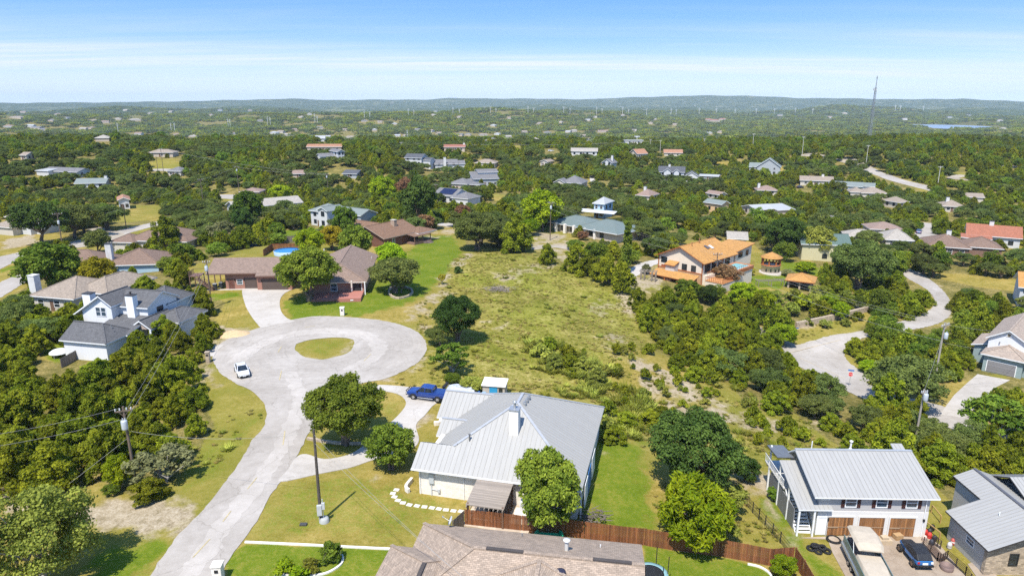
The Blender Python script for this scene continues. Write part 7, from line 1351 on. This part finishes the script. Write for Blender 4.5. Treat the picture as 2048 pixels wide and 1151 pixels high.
mailbox(685, 630, 1.5, .75, "pale stone mailbox pillar at the far side of the round street"); mailbox(417, 724, 1.7, .6, "greyish stone pillar at the end of the white house drive", RUB); mailbox(438, 1158, 1.5, .8, "stone mailbox pillar at the bottom edge of the street")
# ------------------------------------------------------------------ sheds, tanks, junk
q = at(990, 790); o = thing("shed", q, R(-10), "small shed with white roof and blue tarpaulin door behind the metal roof", "shed")
mb = MB(); mb.box(-1.6,-1,-.4,1.6,1,1.9); mb.build("wall", plain((.42,.37,.31), .8), o); mb = MB(); mb.slab([(-1.75,-1.2,1.95),(1.75,-1.2,1.95),(1.75,1.2,2.25),(-1.75,1.2,2.25)],.1); mb.build("roof", plain((.74,.72,.67), .6), o); mb = MB(); mb.box(-.6,-1.06,.0,.55,-1.001,1.85); mb.build("door", plain((.03,.27,.50), .6, name="blue_tarp"), o); mb = MB(); mb.box(.75,-1.06,.9,1.3,-1.001,1.6); mb.build("window", GLASSD, o)
q = at(925, 789); o = thing("trailer", q, R(-8), "low utility trailer under a grey tarpaulin beside the pickup", "trailer"); mb = MB(); mb.box(-2.2,-.9,.5,2.0,.9,1.0); mb.build("bed", plain((.2,.2,.2)), o); mb = MB(); loft(mb, [(-2.2,.95,.95,.7,1.1),(-1,.95,.95,.6,1.45),(.6,.95,.95,.7,1.3),(1.9,.95,.95,.8,1.1)], pglass); mb.build("tarpaulin", plain((.42,.45,.50), .6, var=.35, scale=3, name="grey_tarp"), o, .08)
mb = MB(); mb.bar((-2.6,-.8,1.3),(-2.2,.2,1.6),.3,.4); mb.build("ramp", BLK, o)
for y in (-1,1): wheel(o, -.2, y, .34, .22)
for i, (px, py, s_) in enumerate([(945,790,.45),(955,792,.4),(968,795,.42)]): q = at(px, py); mb = MB(); mb.lathe([(.01,0),(s_,0),(s_*1.05,.2),(s_,.75),(s_*.6,.9),(.01,.92)], 14); o = mb.build("barrel", plain([(.02,.16,.42),(.03,.12,.36),(.25,.38,.5)][i], .5)); o.location = q; tag(o, ["bright blue barrel left of the shed","dark blue barrel beside the bright blue one","pale blue barrel next to the shed wall"][i], "barrel")
q = at(1575, 952); o = thing("gas_tank", q, R(3), "white gas tank on legs beside the garage house", "gas tank"); mb = MB(); mb.tube([(-1.9,0,1.5),(-1.8,0,1.5),(-1.5,0,1.5),(1.4,0,1.5),(1.75,0,1.5),(1.85,0,1.5)], [.05,.32,.48,.48,.32,.05], 16); mb.build("tank", plain((.80,.80,.79), .35, var=.03), o)
for x in (-1.1,1.1): mb = MB(); mb.box(x-.12,-.4,-.8,x+.12,.4,1.1); mb.build("leg", STUC, o)
rt = random.Random(5); q = at(1632, 1098); n_ = 0
for x, y, z, s_ in ((-.5,0,.12,.45),(.45,.1,.12,.45),(0,-.5,.12,.4),(-.1,.1,.38,.42),(.9,-.4,.12,.42),(.5,-.2,.36,.4)):
    mb = MB(); mb.lathe([(s_*.55,-.11),(s_*.9,-.12),(s_,-.06),(s_,.06),(s_*.9,.12),(s_*.55,.11),(s_*.55,-.11)], 18); o = mb.build("tyre", TYRE); o.location = q + Vector((x,y,z)); o.rotation_euler = (R(rt.uniform(-9,9)),R(rt.uniform(-9,9)),0); tag(o, "black tyre in the heap on the grass by the driveway", "tyre", "heap of tyres")
q = at(1667, 1080); mb = MB(); mb.lathe([(.58,0),(.66,-.05),(.74,0),(.66,.07),(.58,0)], 24); mb.lathe([(.5,.06),(.56,.01),(.62,.06),(.56,.12),(.5,.06)], 24, (.05,.05)); o = mb.build("hose_coil", TYRE); o.location = q + Vector((0,0,.11)); tag(o, "dark hose coil lying before the white entrance door", "hose")
q = at(1893, 1138); mb = MB(); mb.lathe([(.56,0),(.58,.42),(.52,.42),(.5,.15),(.01,.15)], 24); o = mb.build("fire_pit", plain((.20,.14,.12), .7, .3, name="rusty_steel")); o.location = q + Vector((0,0,.06)); tag(o, "round rusty steel fire pit at the driveway edge", "fire pit")
q = at(1795, 1077); o = thing("wood_box", q, R(10), "plank crate standing before the third plank garage door", "crate"); mb = MB(); mb.box(-.4,-.3,0,.4,.3,.55); mb.build("crate", siding((.42,.27,.13), .12), o); q = at(1768, 1085); mb = MB(); mb.box(-.6,-.4,0,.6,.4,.45); mb.box(-.35,-.25,.451,.3,.25,.7); o = mb.build("cardboard_box", plain((.46,.36,.24), .9)); o.location = q + Vector((0,0,.06)); tag(o, "tan box stacked with bags by the middle garage pillar", "box")
# ramp with black railings
def railing(label, pix, h=1.0, mesh=.14):
    ps = path_pts(pix); o = thing("railing", ps[0], 0, label, "railing"); mb = MB(); m2 = MB()
    for a, b_ in zip(ps, ps[1:]):
        a, b_ = a-ps[0], b_-ps[0]; k = max(2, int((b_-a).length/1.6)); [mb.bar(a.lerp(b_, i/k)+Vector((0,0,-.2)), a.lerp(b_, i/k)+Vector((0,0,h)), .07) for i in range(k+1)]
        [m2.bar(a+Vector((0,0,h*z)), b_+Vector((0,0,h*z)), .035) for z in (.15,.32,.49,.66,.83,1.0)]
    mb.build("posts", plain((.06,.04,.03), .6, name="rail_brown"), o); m2.build("bars", plain((.06,.04,.03), .6, name="rail_brown"), o)
railing("dark metal railing on the driveway side of the ramp", [(1846,1090),(1874,1122),(1884,1126)]); railing("dark metal railing running down to the fire pit", [(1884,1124),(1893,1118),(1930,1150),(1950,1180)]); railing("short dark railing at the top of the ramp", [(1868,1090),(1880,1098)])
rmp = sheet("ramp", wpoly([(1852,1092),(1866,1088),(1892,1118),(1880,1128)]), plain((.16,.11,.08), .8), .12, .8, kind=None, label="narrow brown ramp between the dark railings", cat="ramp", thick=.15)
BINS = [(1925,1098,(.40,.43,.42),"light grey tub next to the wheeled bins"),(1932,1104,(.06,.08,.12),"dark navy wheeled bin"),(1940,1112,(.03,.08,.07),"green black wheeled bin with tan lid"),(1905,1075,(.45,.47,.50),"pale grey box on the grass by the ramp")]
for px, py, col, l in BINS:
    q = at(px, py); o = thing("wheeled_bin", q, R(20), l, "bin"); mb = MB(); loft(mb, [(-.3,.27,0,.3,1.0),(.3,.27,0,.3,1.0)], pglass); mb.build("bin_body", plain(col, .5), o); mb = MB(); mb.box(-.34,-.34,1.001,.34,.34,1.08); mb.build("lid", plain((.42,.27,.14) if 'tan' in l else col, .6), o); mb = MB(); mb.tube([(-.3,-.28,.1),(-.3,.28,.1)],.1,8); mb.build("wheel", TYRE, o)
for px, py, l in ((431,580,"left black wheeled bin under the carport"),(443,577,"right black wheeled bin under the carport")):
    q = at(px, py); o = thing("wheeled_bin", q + Vector((0,0,.3)), R(5), l, "bin"); mb = MB(); loft(mb, [(-.35,.3,0,.36,1.1),(.35,.3,0,.36,1.1)], pglass); mb.build("bin_body", plain((.03,.035,.04), .5), o); mb = MB(); mb.box(-.4,-.38,1.101,.4,.38,1.18); mb.build("lid", plain((.3,.3,.3), .5), o)
JUNK = [(1850,1070,(.5,.04,.03),"red gas can beside the garage house corner"),(1858,1076,(.55,.05,.04),"large red tub among the ramp clutter"),(1868,1082,(.03,.03,.035),"black barbecue under a cover near the ramp"),(1862,1090,(.04,.04,.05),"second black covered grill beside the ramp"),(1848,1082,(.60,.46,.38),"pinkish cushion in the ramp clutter"),(1858,1068,(.04,.04,.04),"dark round grill on the grass"),(1905,1088,(.45,.10,.08),"red and white toy stack by the grey wall"),(1898,1096,(.55,.52,.5),"pale bucket beside the toy stack"),(1864,1060,(.02,.02,.02),"black kettle shaped pot near the fence gap"),(1968,1138,(.55,.06,.05),"red and white cooler stack by the stone gable")]
for px, py, col, l in JUNK:
    q = at(px, py); mb = MB(); s_ = .23; mb.lathe([(.01,0),(s_*.8,0),(s_,.15),(s_*.95,.5),(s_*.6,.68),(.01,.72)], 12); mb.cur = 1; mb.lathe([(s_*1.03,.3),(s_*1.03,.42)], 12); o = mb.build("garden_clutter", [plain(col, .5), TRIM if 'white' in l else plain(tuple(c*.7 for c in col), .5)]); o.location = q; tag(o, l, "clutter")
for i, (a, b_) in enumerate((((1836,1046),(1878,1080)),((1862,1024),(1880,1046)))): p, q = at(*a), at(*b_); mb = MB(); mb.bar(p+Vector((0,0,.9)), q+Vector((0,0,.9)), .09); mb.bar(p, p+Vector((0,0,.9)), .09); mb.bar(q, q+Vector((0,0,.9)), .09); tag(mb.build("hand_rail", plain((.42,.27,.10), .7)), ["long tan handrail beside the garage house corner","tan timber rail by the brush heap"][i], "handrail")
q = at(1185, 1040); rr = random.Random(8); mb = MB()
for i in range(60): a_ = rr.uniform(0,6.28); x, y, z = rr.uniform(-1.2,1.2), rr.uniform(-.9,.9), rr.uniform(.1,.9); mb.tube([(x,y,z),(x+math.cos(a_)*1.2,y+math.sin(a_)*.9,max(.05,z+rr.uniform(-.3,.3)))],[.05,.02],5)
o = mb.build("brush_pile", plain((.17,.14,.12), .9, var=.3, name="dead_wood")); o.location = q; tag(o, "heap of dark cut branches at the end of the green lawn", "brush heap")
q = at(1000, 580); mb = MB()
for i in range(90): a_ = rr.uniform(0,6.28); x, y, z = rr.gauss(0,1.4), rr.gauss(0,.9), rr.uniform(.05,.7); mb.tube([(x,y,z),(x+math.cos(a_)*1.6,y+math.sin(a_)*1.2,max(.05,z+rr.uniform(-.3,.3)))],[.06,.025],5)
o = mb.build("brush_pile", plain((.24,.20,.17), .9, var=.3, name="grey_dead_wood")); o.location = q; tag(o, "grey brush heap lying in the middle of the meadow", "brush heap")
q = at(470, 668); mb = MB(); mb.lathe([(2.6,-.2),(2.0,.25),(1.2,.55),(.5,.75),(.01,.8)], 20); o = mb.build("dirt_mound", plain((.50,.36,.20), .95, var=.25, scale=3, name="sandy_soil")); o.location = q; o.scale = (1.3,.8,.9); tag(o, "low sandy dirt mound beside the round street", "dirt mound")
q = at(1097, 1068); mb = MB(); mb.lathe([(1.35,0),(1.45,.25),(1.35,.5),(1.15,.5),(1.15,.2),(.01,.2)], 24); o = mb.build("paddling_pool", plain((.03,.42,.20), .4, var=.4, scale=5, name="green_vinyl")); o.location = q + Vector((0,-.6,0)); tag(o, "bright green paddling pool half hidden under the dense tree", "paddling pool")
q = P(1287, 1118, 1.0); o = thing("trampoline", (q[0]+.6, q[1]-.4, h1(q[0], q[1])), 0, "trampoline with dark net posts beside the shingled roof", "trampoline"); mb = MB(); o_ = o
for i in range(6): mb = MB(); mb.tube([(1.5*math.cos(i*1.047),1.5*math.sin(i*1.047),0),(1.55*math.cos(i*1.047),1.55*math.sin(i*1.047),2.6)],.04,6); mb.build("net_pole", BLK, o)
mb = MB(); mb.lathe([(1.45,.85),(1.2,.86),(.01,.84)], 24); mb.build("mat", BLK, o); mb = MB(); mb.lathe([(1.2,.9),(1.55,.9),(1.55,.82)], 24); mb.build("pad", plain((.25,.42,.42), .6), o)
mb = MB(); q = at(575, 509); mb.lathe([(3.4,-.5),(3.5,1.25),(3.35,1.25)], 28); o = mb.build("round_pool", plain((.30,.40,.50), .5)); o.location = q; tag(o, "blue above ground pool behind the garage roof", "pool"); m2 = MB(); m2.lathe([(3.34,1.1),(.01,1.1)], 28); m2.build("water", plain((.03,.20,.50), .1, name="pool_blue"), o)
for px, py, yw, col, l in ((493,493,25,(.28,.36,.36),"grey green skiff by the weathered fence"),(470,494,10,(.13,.09,.07),"brown boat hulk left of the skiff"),(507,492,40,(.05,.09,.20),"dark blue covered dinghy right of the skiff")):
    q = at(px, py); o = thing("small_boat", q, R(yw), l, "boat"); mb = MB(); vs = []; 
    loft(mb, [(-2,.75,.25,.9,.9),(-1,.8,.15,.98,.9),(.8,.7,.15,.9,.92),(1.8,.3,.35,.4,1.0),(2.3,.05,.6,.08,1.05)], pglass); mb.build("hull", plain(col, .5, var=.2), o, .05); mb = MB(); [mb.box(x-.12,-.78,.905,x+.12,.78,1.0) for x in (-1.2,0)]; mb.build("thwart", plain((.25,.2,.15)), o)
# outside stair and deck at the carport end
q = HG.W(-5.6, .8); o = thing("outside_stair", q, HG.yaw, "brown timber stair and deck at the carport end of the garage", "stair"); mb = MB(); mb.box(-1.9,-1,2.9,.3,2,3.05); mb.build("landing", DB, o); mb = MB()
for i in range(11): mb.box(-.1+i*.33,-2.1,2.7-i*.27,.25+i*.33,-1.02,2.78-i*.27)
mb.bar((-.1,-2.1,2.75),(3.6,-2.1,-.3),.06,.25); mb.bar((-.1,-1.02,2.75),(3.6,-1.02,-.3),.06,.25); mb.build("steps", DB, o); mb = MB()
for y in (-2.1,-1.02): mb.bar((-.1,y,3.75),(3.6,y,.7),.07); [mb.bar((i*.4,y,2.7-i*.33),(i*.4,y,3.65-i*.33),.05) for i in range(9)]
mb.bar((-1.9,-1,4),(-1.9,2,4),.07); mb.bar((-1.9,2,4),(.3,2,4),.07); [mb.bar((-1.9,-1+i*.3,3),(-1.9,-1+i*.3,4),.05) for i in range(11)]; mb.build("railing", DB, o)
for x, y in ((-1.8,-.9),(.2,-.9),(-1.8,1.9),(.2,1.9)): mb = MB(); mb.box(x-.08,y-.08,-1,x+.08,y+.08,2.9); mb.build("post", DB, o)
# signs
q = at(1698, 772); o = thing("stop_sign", q, R(-20), "red octagonal stop sign with blue street blade at the junction", "stop sign"); mb = MB(); mb.tube([(0,.04,-.3),(0,.04,3.1)],.04,6); mb.build("post", STEEL, o); mb = MB(); mb.face([(.46*math.cos(R(22.5+45*i)),0,2.35+.46*math.sin(R(22.5+45*i))) for i in range(8)][::-1]); mb.build("border", TRIM, o); mb = MB(); mb.face([(.41*math.cos(R(22.5+45*i)),-.006,2.35+.41*math.sin(R(22.5+45*i))) for i in range(8)][::-1]); mb.build("plate", plain((.60,.02,.02), .5), o); mb = MB(); mb.box(-.5,.02,2.95,.5,.06,3.2); mb.build("street_blade", plain((.03,.16,.45), .5), o)
_nm = 'lettering'; cu = bpy.data.curves.new("word", 'FONT'); cu.body = "STOP"; cu.size = .32; cu.align_x = 'CENTER'; cu.align_y = 'CENTER'; cu.extrude = .002; t_ = bpy.data.objects.new("lettering", cu); COL.objects.link(t_); t_.parent = o; t_.location = (0,-.012,2.35); t_.rotation_euler = (R(90),0,0); me_ = bpy.data.meshes.new_from_object(t_.evaluated_get(bpy.context.evaluated_depsgraph_get())); bpy.data.objects.remove(t_); t_ = bpy.data.objects.new("lettering", me_); COL.objects.link(t_); t_.parent = o; t_.location = (0,-.012,2.35); t_.rotation_euler = (R(90),0,0); me_.materials.clear(); me_.materials.append(TRIM)
q = at(1591, 680); o = thing("street_sign", q, R(20), "blue street sign on a post at the bank corner", "street sign"); mb = MB(); mb.tube([(0,0,-.3),(0,0,2.9)],.04,6); mb.build("post", STEEL, o); mb = MB(); mb.box(-.5,-.03,2.6,.5,-.005,2.85); mb.build("blade", plain((.05,.14,.3), .5), o)
q = at(142, 510); o = thing("street_sign", q, R(10), "thin sign post with small dark sign on the left street corner", "street sign"); mb = MB(); mb.tube([(0,0,-.3),(0,0,2.6)],.05,6); mb.build("post", STEEL, o); mb = MB(); mb.box(-.5,-.03,2.3,.5,-.005,2.6); mb.build("blade", BLK, o)
# garden arch and trellis by the villa
q = at(1296, 560); o = thing("garden_arch", q, R(-20), "weathered timber garden arch below the villa", "arch"); mb = MB()
for x in (-1.8,-.9,.9,1.8):
    for y in (-.8,.8): mb.tube([(x,y,-.4),(x+.05,y,2.4)],.11,6)
[mb.bar((x,-1.2,2.45),(x,1.2,2.45),.12) for x in (-2,-1.2,-.4,.4,1.2,2)]; mb.bar((-2.1,-.8,2.35),(2.1,-.8,2.35),.14); mb.bar((-2.1,.8,2.35),(2.1,.8,2.35),.14); mb.build("frame", plain((.24,.20,.16), .9, name="old_timber"), o)
q = at(1540, 572); o = thing("trellis", q, R(8), "long low timber trellis on the lawn below the garden tower", "trellis"); mb = MB(); [mb.bar((-3.5+i*.5,-.7,1.6),(-3.5+i*.5,.9,1.6),.09) for i in range(15)]; mb.bar((-3.6,-.6,1.5),(3.6,-.6,1.5),.1); mb.bar((-3.6,.8,1.5),(3.6,.8,1.5),.1); [mb.bar((x,y,-.4),(x,y,1.5),.12) for x in (-3.4,0,3.4) for y in (-.6,.8)]; mb.build("frame", plain((.24,.20,.16), .9, name="old_timber"), o)
q = at(120, 712); o = thing("garden_tent", q, 0, "white domed garden trampoline cover in the white house yard", "garden cover"); mb = MB(); mb.lathe([(1.5,.7),(1.45,.85),(1.0,1.15),(.5,1.3),(.01,1.35)], 18); mb.build("cover", plain((.66,.66,.64), .7), o); mb = MB(); [mb.tube([(1.4*math.cos(i*1.57),1.4*math.sin(i*1.57),0),(1.4*math.cos(i*1.57),1.4*math.sin(i*1.57),.75)],.05,6) for i in range(4)]; mb.build("legs", STEEL, o)
q = at(593, 1068); mb = MB(); mb.box(-.35,-.2,0,.35,.2,.18); o = mb.build("meter_cover", plain((.06,.06,.06), .8), None, .03); o.location = at(607,1049); tag(o, "small dark meter cover in the lawn by the bare pole", "meter cover")
q = at(880, 562); mb = MB(); mb.tube([(0,0,0),(0,0,.5)],.12,6); o = mb.build("garden_post", plain((.12,.06,.04), .8)); o.location = at(878,570); tag(o, "short dark garden post beside the yellow fruit tree", "post"); o = bpy.data.objects.new("garden_post", o.data); COL.objects.link(o); o.location = at(896,533); tag(o, "short dark garden post higher up the lawn edge", "post")
# ================================================================== light, sky, air
SUN_EL, SUN_AZ = R(60), math.atan2(-.37, -.93)          # sun behind the camera and to its left
sd = Vector((math.cos(SUN_EL) * math.sin(SUN_AZ), math.cos(SUN_EL) * math.cos(SUN_AZ), math.sin(SUN_EL)))
sun = bpy.data.objects.new("sun", bpy.data.lights.new("sun", 'SUN')); COL.objects.link(sun)
sun.rotation_euler = sd.to_track_quat('Z', 'Y').to_euler(); sun.data.energy = 4.1; sun.data.angle = R(.55); sun.data.color = (1, .955, .88)
w = bpy.data.worlds.new("World"); scene.world = w; w.use_nodes = True
nt = w.node_tree; nt.nodes.clear()
out = nt.nodes.new("ShaderNodeOutputWorld"); bg = nt.nodes.new("ShaderNodeBackground"); L(nt, bg.outputs[0], out.inputs[0])
sky = nt.nodes.new("ShaderNodeTexSky"); sky.sky_type = 'NISHITA'; sky.sun_disc = False; sky.sun_elevation = SUN_EL; sky.sun_rotation = SUN_AZ
sky.air_density = 1.0; sky.dust_density = .35; sky.ozone_density = 2.2; sky.altitude = 300
gen = coords(nt, "Generated"); se = nt.nodes.new("ShaderNodeSeparateXYZ"); L(nt, gen, se.inputs[0])
sv = nt.nodes.new("ShaderNodeCombineXYZ"); L(nt, se.outputs[0], sv.inputs[0]); L(nt, se.outputs[1], sv.inputs[1]); L(nt, math_(nt, 'MAXIMUM', se.outputs[2], .004), sv.inputs[2]); L(nt, sv.outputs[0], sky.inputs["Vector"])
# cirrus: noise laid out on a flat layer high above, seen in perspective
iz = math_(nt, 'DIVIDE', 1.0, math_(nt, 'ADD', math_(nt, 'MAXIMUM', se.outputs[2], 0.0), .045))
cb = nt.nodes.new("ShaderNodeCombineXYZ"); L(nt, math_(nt, 'MULTIPLY', se.outputs[0], iz), cb.inputs[0]); L(nt, math_(nt, 'MULTIPLY', se.outputs[1], iz), cb.inputs[1])
mp = nt.nodes.new("ShaderNodeMapping"); mp.inputs["Rotation"].default_value = (0, 0, R(7)); mp.inputs["Scale"].default_value = (.075, .55, 1); mp.inputs["Location"].default_value = (.31, .12, 0); L(nt, cb.outputs[0], mp.inputs[0])
c1 = nt.nodes.new("ShaderNodeTexNoise"); c1.inputs["Scale"].default_value = 1.15; c1.inputs["Detail"].default_value = 8; c1.inputs["Roughness"].default_value = .58; c1.inputs["Distortion"].default_value = .5; L(nt, mp.outputs[0], c1.inputs["Vector"])
mp2 = nt.nodes.new("ShaderNodeMapping"); mp2.inputs["Rotation"].default_value = (0, 0, R(12)); mp2.inputs["Scale"].default_value = (.4, 1.6, 1); L(nt, cb.outputs[0], mp2.inputs[0])
c2 = noise_(nt, mp2.outputs[0], 1.6, 7, .65)
cm = ramp(nt, math_(nt, 'ADD', math_(nt, 'MULTIPLY', c1.outputs[0], .75), math_(nt, 'MULTIPLY', c2, .25)), [(.40, (0, 0, 0)), (.52, (.38, .38, .38)), (.62, (.95, .95, .95))])
fade = ramp(nt, se.outputs[2], [(.0, (0, 0, 0)), (.018, (.15, .15, .15)), (.036, (1, 1, 1)), (.06, (.8, .8, .8)), (.08, (.25, .25, .25)), (.12, (.08, .08, .08)), (.3, (.2, .2, .2))])
mp3 = nt.nodes.new("ShaderNodeMapping"); mp3.inputs["Rotation"].default_value = (0, 0, R(38)); mp3.inputs["Scale"].default_value = (.10, .75, 1); mp3.inputs["Location"].default_value = (1.3, .4, 0); L(nt, cb.outputs[0], mp3.inputs[0])
c3 = nt.nodes.new("ShaderNodeTexNoise"); c3.inputs["Scale"].default_value = .9; c3.inputs["Detail"].default_value = 9; c3.inputs["Roughness"].default_value = .6; c3.inputs["Distortion"].default_value = .9; L(nt, mp3.outputs[0], c3.inputs["Vector"])
f3 = ramp(nt, se.outputs[2], [(.0, (0, 0, 0)), (.03, (.2, .2, .2)), (.05, (.8, .8, .8)), (.085, (.35, .35, .35)), (.14, (.12, .12, .12))])
w3 = math_(nt, 'MULTIPLY', ramp(nt, c3.outputs[0], [(.5, (0, 0, 0)), (.66, (.55, .55, .55))]), f3)
cmask = math_(nt, 'MAXIMUM', math_(nt, 'MULTIPLY', cm, fade), w3)
sat = nt.nodes.new("ShaderNodeHueSaturation"); sat.inputs["Saturation"].default_value = 1.15; L(nt, mix(nt, 1.0, sky.outputs[0], ramp(nt, se.outputs[2], [(0, (.86, 1.0, 1.30)), (.08, (.86, 1.0, 1.2)), (.3, (.92, 1.0, 1.1))]), 'MULTIPLY'), sat.inputs["Color"])
lowsky = ramp(nt, se.outputs[2], [(.0, (.775, .887, .965)), (.022, (.70, .85, .985)), (.05, (.56, .765, 1.0)), (.08, (.335, .595, 1.0)), (.125, (.19, .455, 1.0)), (.2, (.10, .33, .93))])
lows = nt.nodes.new("ShaderNodeVectorMath"); lows.operation = 'SCALE'; lows.inputs[3].default_value = 4.05; L(nt, lowsky, lows.inputs[0])
skb = mix(nt, ramp(nt, se.outputs[2], [(0, (.9, .9, .9)), (.2, (.9, .9, .9)), (.45, (0, 0, 0))]), sat.outputs[0], lows.outputs[0])
skc = mix(nt, cmask, skb, (3.75, 3.95, 4.15))
L(nt, skc, bg.inputs[0]); bg.inputs[1].default_value = .148
hz = MB(); hz.box(-15200, -60, min(-75, float(GZ.min()) - 1), 15200, 15200, 150)
mh = bpy.data.materials.new("haze_air"); mh.use_nodes = True; nh = mh.node_tree; nh.nodes.clear()
oh = nh.nodes.new("ShaderNodeOutputMaterial"); pv = nh.nodes.new("ShaderNodeVolumePrincipled"); L(nh, pv.outputs[0], oh.inputs["Volume"])
pv.inputs["Color"].default_value = (.70, .86, 1.0, 1); pv.inputs["Density"].default_value = 5.0e-5; pv.inputs["Anisotropy"].default_value = -.3
tag(hz.build("haze", mh), kind="stuff")
vs = scene.view_settings; vs.view_transform = 'Standard'; vs.look = 'None'; vs.exposure = 0.75; vs.gamma = 1
scene.display_settings.display_device = 'sRGB'
cy = scene.cycles; cy.use_denoising = False
try: cy.denoiser = 'OPENIMAGEDENOISE'
except Exception: pass
cy.max_bounces = 5; cy.diffuse_bounces = 3; cy.glossy_bounces = 2; cy.transmission_bounces = 2; cy.volume_bounces = 0; cy.transparent_max_bounces = 4
cy.caustics_reflective = False; cy.caustics_refractive = False
